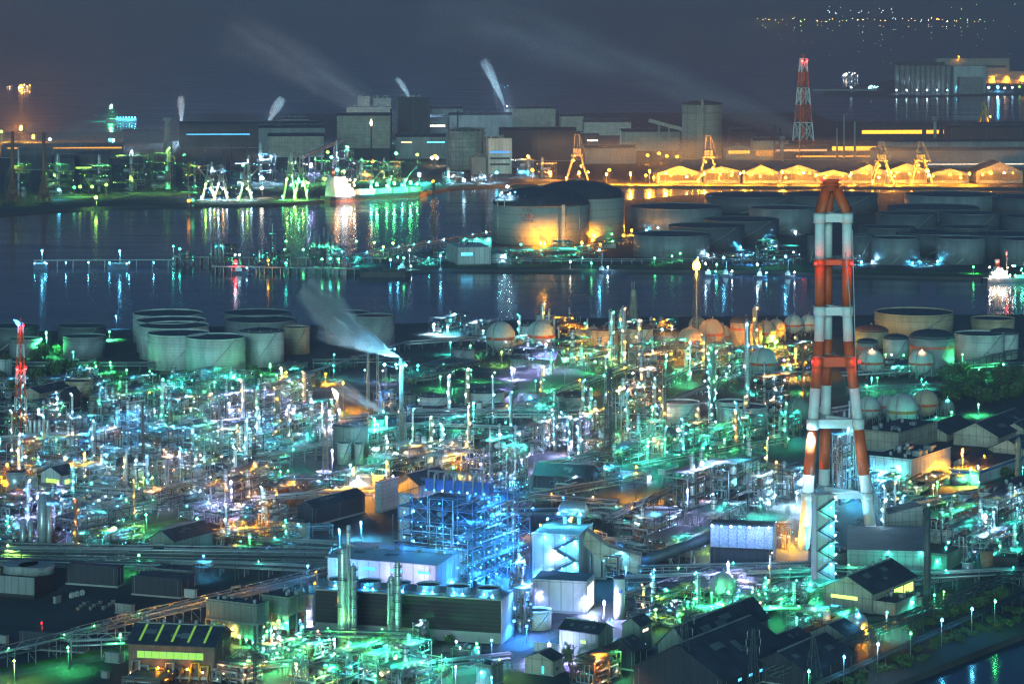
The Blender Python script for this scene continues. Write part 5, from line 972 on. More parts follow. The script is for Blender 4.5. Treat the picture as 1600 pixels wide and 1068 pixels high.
for px, py, c, L in [(492, 1001, 'G', 260), (522, 998, 'W', 160), (450, 1014, 'G', 160), (433, 1020, 'G', 190), (619, 1025, 'G', 420), (586, 1055, 'G', 240), (649, 1004, 'T', 150), (548, 1041, 'C', 200), (712, 1041, 'P', 260), (747, 1011, 'T', 220), (713, 1002, 'W', 160), (768, 1058, 'C', 160), (780, 1030, 'Y', 120), (423, 930, 'O', 300), (530, 828, 'C', 480), (564, 817, 'C', 420), (745, 1005, 'G', 140), (651, 1028, 'W', 260), (463, 1037, 'A', 160), (475, 1010, 'Y', 100)]: post(px, py, c, 9, 1.9, L)
post(492, 911, 'O', 12, 2.0, 120, yb=968, fl=2)
bldg(735, 1042, 30, 16, 26, 'small louvred cooling house beside the lit yard road', 62, 'flat', louv, wallg, fixed=True, lamps=[('r', .5, 1.1, 'T', 1.5, 160), ('l', .5, 1.15, 'W', 1.2, 130)], roofgear=3); bldg(768, 1072, 24, 18, 30, 'green box house at the lower edge beside the yard road', 57, 'flat', wallgn, roofd, fixed=True, lamps=[('l', .6, .7, 'C', 1.4, 160)], roofgear=5)
# twin hopper houses at the lower left
for px, py, dl, dr, hp, d in [(402, 979, 80, 18, 60, 'broad green grey equipment house on a steel podium beside the orange lit rack'), (451, 964, 42, 26, 52, 'boxy green grey equipment house left of the cooling tower')]:
    t, (Lx, Ly, h) = bldg(px, py-2, dl, dr, hp*.5, d, 62, 'flat', wallgn, roofd, fixed=True, z=10, roofgear=5)
    for x in (0, Lx*.5, Lx):
        for y in (0, Ly*.33, Ly*.66, Ly): b = MB(); b.box(x-.4, x+.4, y-.4, y+.4, -10, -.02); b.build('leg', steel, t)
    b = MB(); b.box(Lx*.1, Lx*.9, Ly*.1, Ly*.9, -7, -.02); b.build('hopper', wallgn, t)
    for i in range(7): lamp(t, (-.8, Ly*(.06+.14*i), -rnd.uniform(2, 9)), 'TGYA'[i % 4], .55, 110)
column(346, 968, 8, 934, wallgn, 'short green grey round vent stack on the equipment house', 1, '', False, None, 'vent stack', 'flat', fixed=True)
# skylight store at lower left with orange front
wins = [('l', .10+.0, .92, .5, .78, 'Y', 1.6, 6)]
t, (Lx, Ly, h) = bldg(334, 1062, 133, 27, 53, 'orange lit compressor house with yellow green roof strips and window band', 80, 'gl', rust, roofd, .2, [], 0, fixed=True, name='compressor_house')
for i in range(5):
    q = Ly*(.14+.18*i); k = MB(); wv = Ly*.012; P = [(Lx*.08, q-wv, h+Lx*.0+1.4), (Lx*.08, q+wv, h+1.4), (Lx*.44, q+wv*1, h+Lx*.175+.6), (Lx*.44, q-wv, h+Lx*.175+.6)]
ox = Lx*.5*.4/ (Lx*.5)  # slope of the roof
t.children
for i in range(5):
    q = Ly*(.12+.19*i); wv = Ly*.013; zr = lambda x_: h+x_*.4+.55+.1
    P = [(Lx*.04, q-wv, zr(Lx*.04)), (Lx*.46, q-wv, zr(Lx*.46)), (Lx*.46, q+wv, zr(Lx*.46)), (Lx*.04, q+wv, zr(Lx*.04))]; k = MB(); k.q(P+[(a, b_, c-.1) for a, b_, c in P], [(0, 1, 2, 3), (0, 4, 5, 1), (1, 5, 6, 2), (2, 6, 7, 3), (3, 7, 4, 0)]); k.build('skylight', emit('Y', .25), t)
    b = MB(); b.cyl(Lx*.5, q, h+Lx*.2, h+Lx*.2+2.4, .9, n=8); b.build('roof_vent', steel, t)
win(t, 'l', Lx, Ly, h, .12, .90, .58, .78, 'Y', .5, 9)
for i in range(9):
    y = Ly*(.05+.1*i); b = MB(); z1 = h*rnd.uniform(.3, .55); b.tube([(-2-rnd.random()*4, y, .2), (-2.5, y, z1), (-2.5, y+3.5, z1), (-2.5, y+3.5, z1*.5), (-.2, y+3.5, z1*.5)], .45, 8); b.build('pipe', rnd.choice([yellow, pipem, rust]), t)
for u in (.28, .62): lamp(t, (-4, Ly*u, h*.36), 'O', 1.5/s, 90, full=True)
for u in (.1, .45, .5, .8, .95): lamp(t, (-4, Ly*u, h*rnd.uniform(.05, .3)), 'AMO'[int(u*10) % 3], 1.0/s, 60)
unit(345, 1066, 14, 44, 22, 'AAMO', 8, 2, 75, steel, None, 2, 0, 1.2, group='process structures in the front yard'); unit(250, 1078, 60, 60, 14, 'OAO', 9, 2, 75, rust, None, 3, 0, 1.6, group='process structures in the front yard')
# left foreground: dark yard and sheds
kw = dict(fixed=True, cat='shed', name='yard_shed')
bldg(130, 1020, 100, 6, 26, 'long dark low shed with small windows in the unlit yard', 75, 'flat', walld, roofd, [('l', .15+.2*i, .22+.2*i, .5, .7, None) for i in range(4)], **kw)
bldg(183, 918, 80, 10, 30, 'dark flat roofed workshop in the unlit yard', 72, 'flat', walld, roofd, [('l', .2, .3, .4, .7, None), ('l', .5, .6, .4, .7, None)], **kw); bldg(282, 935, 76, 22, 28, 'two storey dark office with pale end wall and outside stair', 70, 'flat', walld, roofd, [('r', .2, .8, .2, .7, None)], **kw); bldg(296, 918, 60, 12, 24, 'dark shed with a pale end wall behind the dark office', 70, 'flat', wallg, roofd, **kw); bldg(305, 934, 35, 3, 12, 'low pale annex beside the dark office', 70, 'flat', wallw, roofg, **kw)
M, Ly, Lx = solve_box(54, 936, 56, 34, 72); t = thing('small_cooling_tower', 'cooling tower', 'small dark louvred cooling tower with two fan drums at the left edge', M, R(72), 0, 0, None, True); s = F/M.y; h = 34/s; MB().box(0, Lx, 0, Ly, 0, h).build('louvre_wall', louv, t)
MB().box(-.3, -.05, 0, Ly, h*.2, h).build('end_wall', wallg, t)
for q in (.25, .7): MB().lathe(Lx*.5, Ly*q, [(9, h), (8.4, h+2), (9, h+4)], 22).build('fan_stack', wallg, t)
for px, py, dl, dr, hp, d in [(206, 960, 26, 4, 14, 'small pale tank box lying in the unlit yard'), (88, 943, 5, 8, 10, 'tiny pale peaked hut in the unlit yard'), (10, 1006, 14, 4, 12, 'pale container at the left edge'), (186, 1036, 22, 8, 14, 'small pale hut by the lit road'), (168, 1060, 10, 4, 10, 'low dark cabin by the lit road')]: bldg(px, py, dl, dr, hp, d, 65, 'flat', wallc, wallg, **kw)
for i in range(3): bldg(112+i*8, 934-i*2, 4, 4, 4, 'small white peaked tent in the unlit yard', 60, 'gr', wallw, wallw, .6, cat='tent', name='yard_tent', group='white peaked tents')
for i in range(12): bldg(122+i*5, 953-(i % 4)*3, 3, 3, 4+(i % 3), 'pale pallet crate', 60, 'flat', wallc, wallc, cat='crate', name='stacked_crate', group='stacked crates')
bldg(331, 0+874, 0+97-0, 1, 0+30, 'x', 57) if False else None
bldg(272, 877, 38, 60, 32, 'dark green gabled workshop', 58, 'gr', wallgn, roofd, .28, [('l', .1, .9, .55, .7, None), ('r', .3, .5, .4, .6, None)], **kw)
rack((0, 884), (510, 892), 9, 14, 10, 3, 'dense dark pipe rack crossing above the unlit yard', sm=dsteel); rack((-20, 898), (250, 906), 7, 10, 7, 2, 'lower dark pipe rack in front of the dense one', sm=dsteel); rack((230, 896), (420, 902), 6, 8, 6, 2, 'dark pipe rack near the workshop')
rack((-10, 1052), (120, 1020), 8, 5, 5, 2, 'green lit truss bridge rack at the lower left corner', truss=True, lamps='G-G'); rack((110, 1024), (250, 985), 9, 6, 6, 2, 'green lit truss rack in the middle of the lower left road', truss=True, lamps='GG'); rack((230, 992), (520, 920), 9, 6, 6, 2, 'orange lit truss rack rising to the cooling tower', truss=True, lamps='-O--O'); rack((112, 1030), (205, 1026), 8, 4, 4, 2, 'short green cross rack beside the compressor house', truss=True)
for px, py, c, L in [(22, 1032, 'Y', 300), (106, 1011, 'G', 260), (188, 991, 'G', 260), (65, 973+0, 'R', 20), (200, 825, 'G', 260), (228, 804, 'G', 200), (217, 867, 'G', 200), (268, 883, 'G', 1), (16, 811, 'T', 260), (12, 852, 'Y', 200), (390, 839, 'G', 150), (318, 868, 'C', 120), (481, 884, 'C', 150), (308, 810, 'G', 160)]:
    if L > 1: post(px, py, c, 10, 1.9, L)
# lower right: dark sheds, conveyor, pylons, trees
kw = dict(fixed=True, cat='shed', name='dark_shed')
bldg(1078, 1046, 50, 122, 34, 'largest dark gabled warehouse rising to a sharp ridge', 57, 'gr', wallgn, roofd, .5, [('l', .3, .5, .3, .5, None)], **kw); bldg(1130, 1092, 140, 110, 30, 'dark low roofed warehouse at the lower edge with four small lit windows', 57, 'gr', walld, roofd, .28, [('r', .2+.15*i, .25+.15*i, .6, .75, 'C', 1.5, 2) for i in range(4)], **kw); bldg(1262, 1076, 90, 70, 26, 'dark shed between the pylons', 57, 'gr', walld, roofd, .25, **kw); bldg(1215, 1030, 40, 50, 16, 'low dark shed beside the large warehouse ridge', 57, 'gr', walld, roofd, .25, **kw)
bldg(1326, 1012, 62, 22, 16, 'small grey gabled shed under the conveyor', 57, 'gr', wallg, roofd, .25, **kw); bldg(1262, 1005, 20, 50, 14, 'dark shed before the orange lit drum', 57, 'gr', walld, roofd, .3, **kw); bldg(1320, 1002, 24, 22, 12, 'little dark roofed shed right before the orange lit drum', 57, 'gr', walld, roofd, .3, **kw)
bldg(934, 1040, 60, 24, 50, 'green grey plant house with a dark roof', 60, 'gl', wallgn, roofd, .22, [('l', .3, .45, .65, .75, 'Y', 1, 2)], **kw); bldg(1000, 1022, 28, 18, 44, 'tall dark hoist house with lit side windows', 60, 'gr', wallgn, roofd, .35, [('r', .2, .7, .75, .85, 'M', 1.6, 2), ('r', .1, .5, .2, .32, 'C', 1.6, 2)], **kw); bldg(908, 1014, 32, 6, 28, 'pale green flat house', 62, 'flat', wallgn, roofg, [('l', .4, .9, .6, .7, 'Y', 1.2, 2)], **kw)
bldg(864, 1056, 44, 16, 24, 'small yard house with a dark hipped roof and dazzling lamp behind', 62, 'gr', wallb, roofd, .2, [('l', .3, .4, .1, .6, 'T', 1, 1), ('r', .2, .6, .3, .5, None)], **kw); bldg(880, 1022, 46, 3, 14, 'long low pale shed behind the yard house', 66, 'flat', wallw, roofd, **kw); bldg(990, 1048, 46, 20, 30, 'dark lean roofed shed', 57, 'gr', walld, roofd, .3, **kw)
for i in range(5): bldg(996+i*12, 982-i*1.5, 9, 3, 11, 'small pale equipment box', 62, 'flat', wallc, wallc, cat='equipment box', name='equipment_box', group='row of pale equipment boxes')
unit(930, 1078, 36, 40, 46, 'AAOMG', 18, 3, 57, rust, 'rust brown process frame with amber lamps', 4, 1, 1.8, 31, vm=rust); tree(890, 1040, 38, 30); tree(872, 1046, 22, 20); tree(640, 1008, 22, 26); tree(668, 1008, 20, 30); tree(700, 1006, 16, 24); tree(566, 1010, 18, 22)
post(858, 1006, 'P', 9, 3.2, 600, 'dazzling violet lamp above the small yard house')
lattice(1070, 1085, 27, 945, 4, 'tall thin power pylon before the largest dark warehouse', 9, (dsteel,), .5, 'power pylon', arms=3, fixed=True); lattice(1178, 1085, 20, 984, 4, 'shorter power pylon right of the largest dark warehouse', 8, (dsteel,), .5, 'power pylon', arms=3, fixed=True); lattice(1365, 1092, 14, 985, 4, 'dim power pylon before the conveyor', 8, (dsteel,), .5, 'power pylon', arms=2, fixed=True); lattice(1273, 1092, 34, 1000, 5, 'faint pylon by the green lit end of the conveyor', 6, (dsteel,), .6, 'power pylon', arms=0, fixed=True); lattice(398, 1085, 5, 990, 4, 'dark thin mast at the lower left of the front yard', 9, (dsteel,), .6, 'lattice mast', fixed=True)
rack((1225, 1078), (1640, 902), 8, 9, 5, 2, 'long dark conveyor gallery with walkway rails along the canal', sm=dsteel, pm=dsteel, truss=True)
b_ = rack((1290, 1082), (1640, 925), 4, 4, 4, 1, 'lower dark pipe rack on the canal bank', sm=dsteel, pm=dsteel)
for px, py, c, L in [(1264, 1047, 'G', 300), (1319, 1025, 'C', 300), (1372, 1005, 'W', 360), (1472, 967, 'C', 340), (1519, 950, 'C', 340), (1555, 938, 'G', 200), (1423, 988, 'G', 60)]: post(px, py, c, 13, 2.2, L*.2, f'{LN[c]} lamp on the canal conveyor', fl=0)
for i in range(16): tree(1420+i*10+rnd.uniform(-4, 4), 986-i*3.4+rnd.uniform(-4, 4), rnd.uniform(16, 24), rnd.uniform(22, 32))
for i in range(12): tree(1250+i*30, 1088-i*12, 10, 30, 'low dark shrub on the canal bank', 'shrubs on the canal bank')
t, (Lx, Ly, h) = bldg(1363, 958, 76, 66, 32, 'gabled workshop with glowing yellow green windows', 57, 'gr', wallb, roofd, .26, [('l', .3, .85, .55, .72, 'Y', 2, 5), ('l', .6, .85, .05, .2, 'C', 1.4, 3), ('r', .5, .72, .3, .75, 'Y', 2, 4), ('r', .74, .96, .3, .75, 'Y', 2, 4)], 6, fixed=True, cat='workshop', name='workshop')
bldg(1400, 962, 44, 34, 18, 'low annex of the yellow windowed workshop', 57, 'flat', wallb, roofd, fixed=True, lamps=[('r', .7, .7, 'T', 1.6, 200)], roofgear=3)
column(1449.5, 950, 11, 796, dsteel, 'single dark plain chimney in front of the long concrete wall', 1, '', False, None, 'chimney', 'flat', .92, fixed=True)
# drum sphere with orange light
sphere(1340, 972, 15.5, clad, None, 'dark steel gas sphere with white highlight and orange glow under it', None, True, 'C'); post(1353, 985, 'O', 4, 2.2, 420, 'orange lamp beneath the small dark gas sphere'); post(1305, 968, 'O', 6, 2, 260)
unit(1300, 1000, 30, 44, 32, 'OOTAG', 14, 2, 57, steel, None, 4, 1, 1.8); unit(1255, 990, 26, 40, 26, 'TGTW', 16, 2, 57, steel, None, 3, 0, 1.6)
# chimney base ducts and walls
M, Ly, Lx = solve_box(1388, 846, 24, 58, 30); s = F/M.y; t = thing('flue_house', 'duct house', 'boxy concrete flue duct joining the right chimney leg', M, R(14), 0, 0, None, True)
b = MB(); w_ = 58/s; b.q([(0, 0, 4), (w_, 0, 8), (w_, 0, 19), (0, 0, 15), (-22/s, 2, 30), (-22/s, 2, 18), (0, 14, 4), (w_, 14, 8), (w_, 14, 19), (0, 14, 15), (-22/s, 12, 30), (-22/s, 12, 18)], [(0, 1, 2, 3), (5, 0, 3, 4), (3, 2, 8, 9), (4, 3, 9, 10), (7, 6, 9, 8), (6, 11, 10, 9), (1, 7, 8, 2), (0, 6, 7, 1), (5, 11, 6, 0), (5, 4, 10, 11)]); b.build('duct', wallc, t)
for i in range(6): b = MB(); b.box(w_*i/5.3, w_*i/5.3+.7, .5, 1.2, 0, 4+3.4*i/5); b.build('leg', steel, t)
for i in range(5): lamp(t, (w_*(.1+.2*i), 3, 2.5), 'T', 1.8/s, 220)
bldg(1452, 902, 128, 6, 38, 'long blank concrete wall building behind the yellow windowed workshop', 83, 'flat', wallc, roofg, fixed=True, lamps=[('l', .1, 1.05, 'T', 1.2, 120), ('l', .5, 1.05, 'T', 1.2, 120)])
tank(1294, 62, 858, 892, tankg, 'cone', 'wide grey low tank behind the stair tower', None, False, cat='tank', fixed=True)
unit(1225, 858, 10, 16, 40, 'AOT', 7, 3, 57, rust, 'rust orange lit cabin tower left of the chimney foot', 2, 0, 1, 5); bldg(1262, 850, 12, 14, 34, 'rust brown duct house behind the chimney foot', 40, 'flat', rust, roofd, fixed=True, lamps=[('l', .5, .3, 'O', 1.4, 160)])
for px, py, L in [(1244, 842, 260), (1252, 838, 200)]: post(px, py, 'O', 5, 1.6, L, 'orange chimney foot lamp')
for px, py, c, L in [(1232, 838, 'O', 500), (1340, 852, 'T', 500), (1392, 845, 'C', 500), (1300, 838, 'C', 400), (1245, 770, 'W', 500), (1362, 772, 'C', 500), (1396, 862, 'T', 500), (1418, 866, 'G', 500), (1440, 868, 'T', 500), (1350, 893, 'T', 400)]: post(px, py, c, 8, 1.2, L, fl=6, pk=8 if c != 'O' else 3)  # lamps round the chimney foot, several added to brighten its legs
# sheeted hall, its glitter painted as paler flecks in the sheet colour
glit = bpy.data.materials.new('painted_sparkle_sheeting'); glit.use_nodes = True; n = glit.node_tree.nodes; l = glit.node_tree.links; b = n['Principled BSDF']; b.inputs['Roughness'].default_value = .25; b.inputs['Metallic'].default_value = .3
tc = n.new('ShaderNodeTexCoord'); nz = n.new('ShaderNodeTexNoise'); nz.inputs['Scale'].default_value = 1.3; nz.inputs['Detail'].default_value = 5; l.new(tc.outputs['Object'], nz.inputs[0]); cr_ = n.new('ShaderNodeValToRGB'); cr_.color_ramp.elements[0].position = .46; cr_.color_ramp.elements[0].color = (.34, .38, .54, 1); cr_.color_ramp.elements[1].position = .6; cr_.color_ramp.elements[1].color = (.56, .60, .74, 1); l.new(nz.outputs['Fac'], cr_.inputs[0]); l.new(cr_.outputs[0], b.inputs['Base Color'])
t, (Lx, Ly, h) = bldg(1208, 890, 98, 4, 68, 'hall with glittering pale plastic sheeting above a dark wall', 78, 'flat', walld, roofd, fixed=True)
for i in range(7): MB().box(-.5-.06*(i % 2), -.05, Ly*i/7+.12, Ly*(i+1)/7-.12, h*.48, h-.2*(i % 3)).build('sheeting', glit, t)
for i in range(7): lamp(t, (-5.5, Ly*(.05+.15*i), h*1.02), 'PB'[i % 2], .45, 150)  # lamps added above the hall to tint the sheeting violet
column(1086, 865, 9, 858, walld, 'x', 0) if False else None
# dark diagonal conveyor tube
p, q = at(1000, 895), at(1132, 880); t = thing('conveyor_tube', 'conveyor', 'large dark inclined conveyor tube in front of the sheeted hall', (p.x, p.y, 0), 0, 0, 0, None, True); d = q-p; b = MB(); b.tube([(0, 0, 5), (d.x, d.y, 17)], 3., 12); b.build('tube', dsteel, t)
for f_ in (.1, .35, .6, .85): b = MB(); b.bar((d.x*f_, d.y*f_-1, 0), (d.x*f_, d.y*f_-1, 3+11.5*f_), .5); b.bar((d.x*f_+3, d.y*f_-1, 0), (d.x*f_, d.y*f_-1, 3+11.5*f_), .4); b.build('leg', steel, t)
sphere(1129, 915, 21, sphm, None, 'pale green gas sphere lit by a bright green lamp', None, True); post(1138, 926, 'G', 6, 3.2, 800, 'very bright green lamp at the pale green gas sphere', yb=954); post(1138, 881, 'P', 14, 2.8, 600, 'bright violet lamp above the pale green gas sphere')

for i in range(34): q = i/33; tree(1310+q*290+rnd.uniform(-6, 6), 1062-q*112+rnd.uniform(2, 22), rnd.uniform(9, 16), rnd.uniform(18, 30), 'low scrubby bush on the canal bank', 'bushes on the canal bank')

for px, py, c in [(238, 584, 'T'), (300, 594, 'T'), (372, 592, 'T'), (440, 580, 'G'), (150, 572, 'G'), (1530, 577, 'G'), (1400, 572, 'T'), (1568, 568, 'G'), (1500, 575, 'G'), (740, 657, 'C'), (1162, 682, 'G'), (1063, 676, 'T'), (548, 726, 'G'), (1410, 668, 'T'), (1362, 590, 'T'), (1440, 592, 'T'), (560, 1006, 'Y'), (590, 1006, 'G'), (500, 1008, 'G'), (440, 938, 'O'), (350, 962, 'O'), (290, 978, 'O'), (790, 660, 'T'), (700, 600, 'G'), (880, 640, 'T'), (1110, 560, 'G')]:
    post(px, py, c, 6, 1.1, 400, f'low {LN[c]} lamp', pk=4 if c != 'O' else 2.2, fl=2)  # lamps added to tint nearby tanks, columns and the truss rack
# ------------------------------------------------------------------ near plant: tank groups by the water
K = dict(group='white oil tanks by the water')
for px, w, yr, yb, m, de, rf in [(262, 108, 490, 540, tankw, 'rearmost open tank of the clustered tanks left of the steam plume', 'open'), (268, 108, 501, 555, tankw, 'second open tank behind the two front tanks', 'open'), (272, 108, 509, 565, tankw, 'open tank just behind the frontmost pair', 'open'),
        (402, 104, 489, 540, tankg, 'rear dark rimmed open tank behind the steam', 'open'), (408, 110, 500, 552, tankg, 'second dark rimmed tank behind the steam', 'open'), (463, 42, 512, 554, tankt, 'tan slim tank at the end of the clustered tanks', 'open'), (409, 70, 516, 574, tankw, 'mid tank with a dark conical roof', 'cone'),
        (279, 96, 521, 580, tankw, 'large front tank with green lit seams left of its partner', 'open'), (337, 93, 527, 587, tankw, 'frontmost large tank with an inclined stair', 'open'), (586, 62, 494, 547, tankg, 'grey ribbed tank behind the foot of the steam plume', 'open'), (543, 70, 489, 540, tankg, 'dim tank veiled by the steam plume', 'open')]:
    tank(px, w, yr, yb, m, rf, de, fixed=True, cat='oil tank', rm=roofr if px in (586,) else None, girders=2, **K)
K = dict(group='low dark tanks at the left edge', fixed=True, cat='oil tank')
for px, w, yr, yb, m, de in [(20, 80, 510, 548, tankd, 'low dark tank behind the trees at the left edge'), (128, 74, 510, 548, tankd, 'low dark tank behind the palms'), (132, 66, 526, 562, tankg, 'green lit tank with small lettering behind the palms'), (40, 50, 530, 560, tankg, 'squat dim tank beside the small lattice tower'), (122, 46, 596, 622, tankt, 'tan round tank in front of the trees')]:
    tank(px, w, yr, yb, m, 'open', de, **K)
bldg(8, 598, 30, 10, 34, 'two storey pale blue house at the left edge by the trees', 60, 'flat', wallw, roofd, [('l', .2, .8, .6, .8, None), ('l', .2, .8, .2, .4, None)], fixed=True)
# right side tanks and spheres
K = dict(cat='storage tank', fixed=True, group='tanks behind the great chimney')
band = red
for px, w, yr, yb, m, rf, de, bd in [(1428, 122, 488, 530, tankt, 'open', 'large salmon tinted open tank behind the great chimney', None), (1551, 68, 498, 522, tankt, 'open', 'salmon white open tank near the right edge', None), (1530, 78, 522, 568, tankw, 'open', 'pale green open tank beside the dark domed tank', None), (1362, 52, 516, 545, tankt, 'dome', 'red domed tank just right of the great chimney', None), (1400, 40, 528, 564, tankw, 'dome', 'small bright green white domed tank', None),
        (1456, 70, 526, 588, tankg, 'dome', 'tall grey domed tank with a red band', (.72, .8, red)), (1568, 46, 520, 562, tankw, 'dome', 'bright green lit domed tank at the right edge', None), (1355, 34, 534, 575, tankg, 'dome', 'striped tank beside the chimney leg', (.72, .82, red)), (1390, 16, 562, 584, wallgn, 'dome', 'tiny round topped green tank between the two decked spheres', None)]:
    tank(px, w, yr, yb, m, rf, de, bd, rm=roofr if m is tankt and rf == 'dome' else None, girders=2, **K)
for px, py, r, m, bd, de, lc in [(1361, 564, 20, sphm, red, 'white decked gas sphere with red band nearest the right chimney leg', 'A'), (1439, 565, 19.5, sphm, red, 'white decked gas sphere with red band before the tall domed tank', 'A'), (1358, 637, 18, sphm, red, 'white gas sphere partly hidden by the right chimney leg', None), (1410, 639, 25, sphm, mat('orange_band', (.5, .22, .05), .5), 'large white gas sphere with an orange band', None), (1446, 629, 21, spht, red, 'tan gas sphere with a red band behind the orange banded one', None), (1384, 632, 16, sphm, red, 'dim gas sphere between two larger ones', None), (1480, 634, 11, wallgn, None, 'tiny green lit gas sphere at the end of the row', 'T'), (1247, 641, 20, wallgn, None, 'dark green gas sphere left of the chimney legs', None),
        (782, 525, 23, sphm, red, 'dark red topped gas sphere at the left of the sphere row', None), (845, 522, 22, sphm, red, 'violet grey gas sphere behind the slim columns', None), (903, 531, 16, spht, red, 'small orange lit gas sphere', None), (927, 527, 17, spht, red, 'orange lit gas sphere beside the tan tank', None), (1078, 531, 20, spht, red, 'orange lit gas sphere left of the flare tower', None), (1112, 519, 21, spht, red, 'large tan gas sphere just right of the flare tower', None), (1128, 523, 16, spht, red, 'tan gas sphere half hidden behind its larger neighbour', None), (1196, 518, 18, spht, red, 'tan gas sphere right of the red banded tan tank', None), (1213, 513, 15, spht, red, 'yellow green lit gas sphere', None), (1240, 506, 15, sphm, red, 'pale gas sphere left of the great chimney', None), (1263, 505, 14, sphm, red, 'pale gas sphere touching the great chimney', None), (1193, 565, 22, sphm, red, 'white green gas sphere with a red band below the row', None), (1090, 508, 14, spht, red, 'rear tan gas sphere behind the flare tower', None)]:
    o = sphere(px, py, r, m, bd, de, lampc=lc); o['label'] = de; AUTO.pop()
K['group'] = 'tanks in the sphere row'
for px, w, yr, yb, m, rf, de, bd in [(943, 46, 514, 552, tankt, 'cone', 'tan tank with a red conical roof in the sphere row', None), (1166, 50, 502, 548, tankt, 'dome', 'tan domed tank with red bands in the sphere row', (.72, .8, red)), (1000, 40, 512, 548, tankw, 'dome', 'green lit tank behind the silver columns', None), (825, 30, 508, 548, tankw, 'cone', 'green lit tank at the left of the sphere row', None), (852, 30, 490, 512, wallw, 'cone', 'small pale tank high behind the sphere row', None), (716, 22, 545, 568, tankg, 'cone', 'left one of two small dim tanks', None), (732, 20, 546, 568, tankg, 'cone', 'right one of two small dim tanks', None), (1040, 26, 540, 560, tankw, 'cone', 'green lit squat tank with red top band', (.85, .97, red))]:
    tank(px, w, yr, yb, m, rf, de, bd, rm=roofr if rf == 'cone' and px in (943,) else None, **K)
# conical brown stack (flood lit) and flare tower
x, y, r, h = solve_tank(990, 17, 452, 498); t = thing('conical_stack', 'chimney', 'tapered salmon brown stack standing at the water edge', (x, y, 0), 0, 0, 0, None, True); MB().lathe(0, 0, [(r, 0), (r*.55, h*.85), (r*.45, h)], 20).build('shaft', wallb, t)
for q in (-.3, .1): MB().cyl(r*q, 0, h, h+7, r*.13, n=8).build('flue', steel, t)
lattice(1089, 545, 16, 428, 7, 'tall lattice flare tower carrying a blazing orange flame', 10, (dsteel,), .55, 'flare tower', core=([pipem], 1.2), fixed=True)
fo_ = flame(1088, 421, 16, 14, gy(545)+5, 'blazing orange flame on top of the tall lattice flare tower', .08, 'O', 40); omni(fo_, (0, -3.5, 3), 7000, 'O', 1.5)  # unseen point light added for the glow of the flame
for px, py, c, L in [(905, 548, 'O', 420), (930, 549, 'O', 420), (1075, 553, 'O', 420), (1112, 546, 'O', 500), (1140, 552, 'O', 420), (1168, 553, 'A', 420), (1196, 541, 'O', 420), (1214, 533, 'Y', 420), (1242, 527, 'O', 420), (945, 556, 'Y', 300)]: post(px, py, c, 5, 1.1, max(L, 400), fl=8, pk=7)  # lamps added to turn the sphere row warm
t, h = lattice(30, 690, 24, 505, 8, 'red and white banded lattice flare tower at the left', 9, (white, red), .75, 'flare tower', core=([red], 1.2), lamps=[(.62, 'R', 2.4, 50), (.98, 'R', 1.5, 40)], fixed=True)
flame(29, 508, 9, 7, gy(690), 'small violet flame on the red and white flare tower', -.9, 'B', 12)
lattice(953, 722, 16, 578, 12, 'dark slim lattice tower in the middle of the plant', 11, (dsteel,), .7, 'lattice tower', core=([dsteel], 2), fixed=True)
stk_ = column(627, 718, 9, 560, wallc, 'plain grey steam stack feeding the largest white plume', 3, '', False, None, 'chimney', 'flat', .75, fixed=True); lattice(627, 722, 17, 640, 12, 'open lattice base frame round the grey steam stack', 4, (steel,), .8, 'lattice tower', fixed=True)
column(527, 690, 4, 622, dsteel, 'thin flare stack with an amber flame left of the green steam jet', 1, '', False, None, 'flare stack', 'flat', .9, fixed=True); flame(526, 621, 14, 7, gy(690), 'amber flame leaning left on the thin flare stack', -.5, 'A', 220)
lattice(508, 765, 10, 635, 6, 'slim lattice mast with a white lamp near the green tanks', 10, (steel,), .6, 'lattice mast', fixed=True); lattice(1090, 1, 1, 1, 1, 'x') if False else None
for px, yt, yb in [(575, 545, 640), (590, 552, 640), (603, 575, 640), (575, 560, 612)]: lattice(px, yb, 5, yt, 3, 'thin lattice mast', 6, (steel,), .4, 'lattice mast', group='thin lattice masts')
ys = gy(718); stk_.rotation_euler = (0, 0, 0)
for px, py, dy, c, L in [(619, 568, -6, 'C', 12000), (600, 572, 6, 'W', 12000), (634, 570, -2, 'T', 4000)]:
    P = Vector(((px-800)*ys/F, ys+2+dy, H-(py-HY)*ys/F))-stk_.location; b = MB(); b.bar((0, 0, P.z-2), P, .3); b.build('added_lamp_arm', steel, stk_); lamp(stk_, P, c, .35, L*1.6, full=True)  # lamps on arms, added to brighten the white plume
post(604, 652, 'T', 9, 1.0, 6000, 'dazzling teal lamp at the mouth of the green steam jet', yb=706, fl=0); post(585, 654, 'T', 9, 1.0, 5000, 'dazzling teal lamp under the green steam jet', yb=706, fl=0)  # both lamps added to light the steam jet

steam([(624, 558, 1.2), (612, 552, 6), (592, 543, 13), (565, 530, 20), (538, 514, 26), (512, 492, 28), (492, 465, 27), (478, 440, 22)], 'large white steam plume blowing to the upper left from the grey stack', .38, ys, col=(.78, .94, 1))
steam([(622, 557, .8), (600, 551, 5), (570, 544, 9), (530, 533, 10), (495, 520, 7)], 'denser lower streak of the large white steam plume', .4, ys-8)
steam([(608, 646, 1), (590, 640, 6), (565, 628, 11), (540, 612, 14), (520, 596, 12)], 'green tinted steam jet below the large white plume', .25, gy(705))
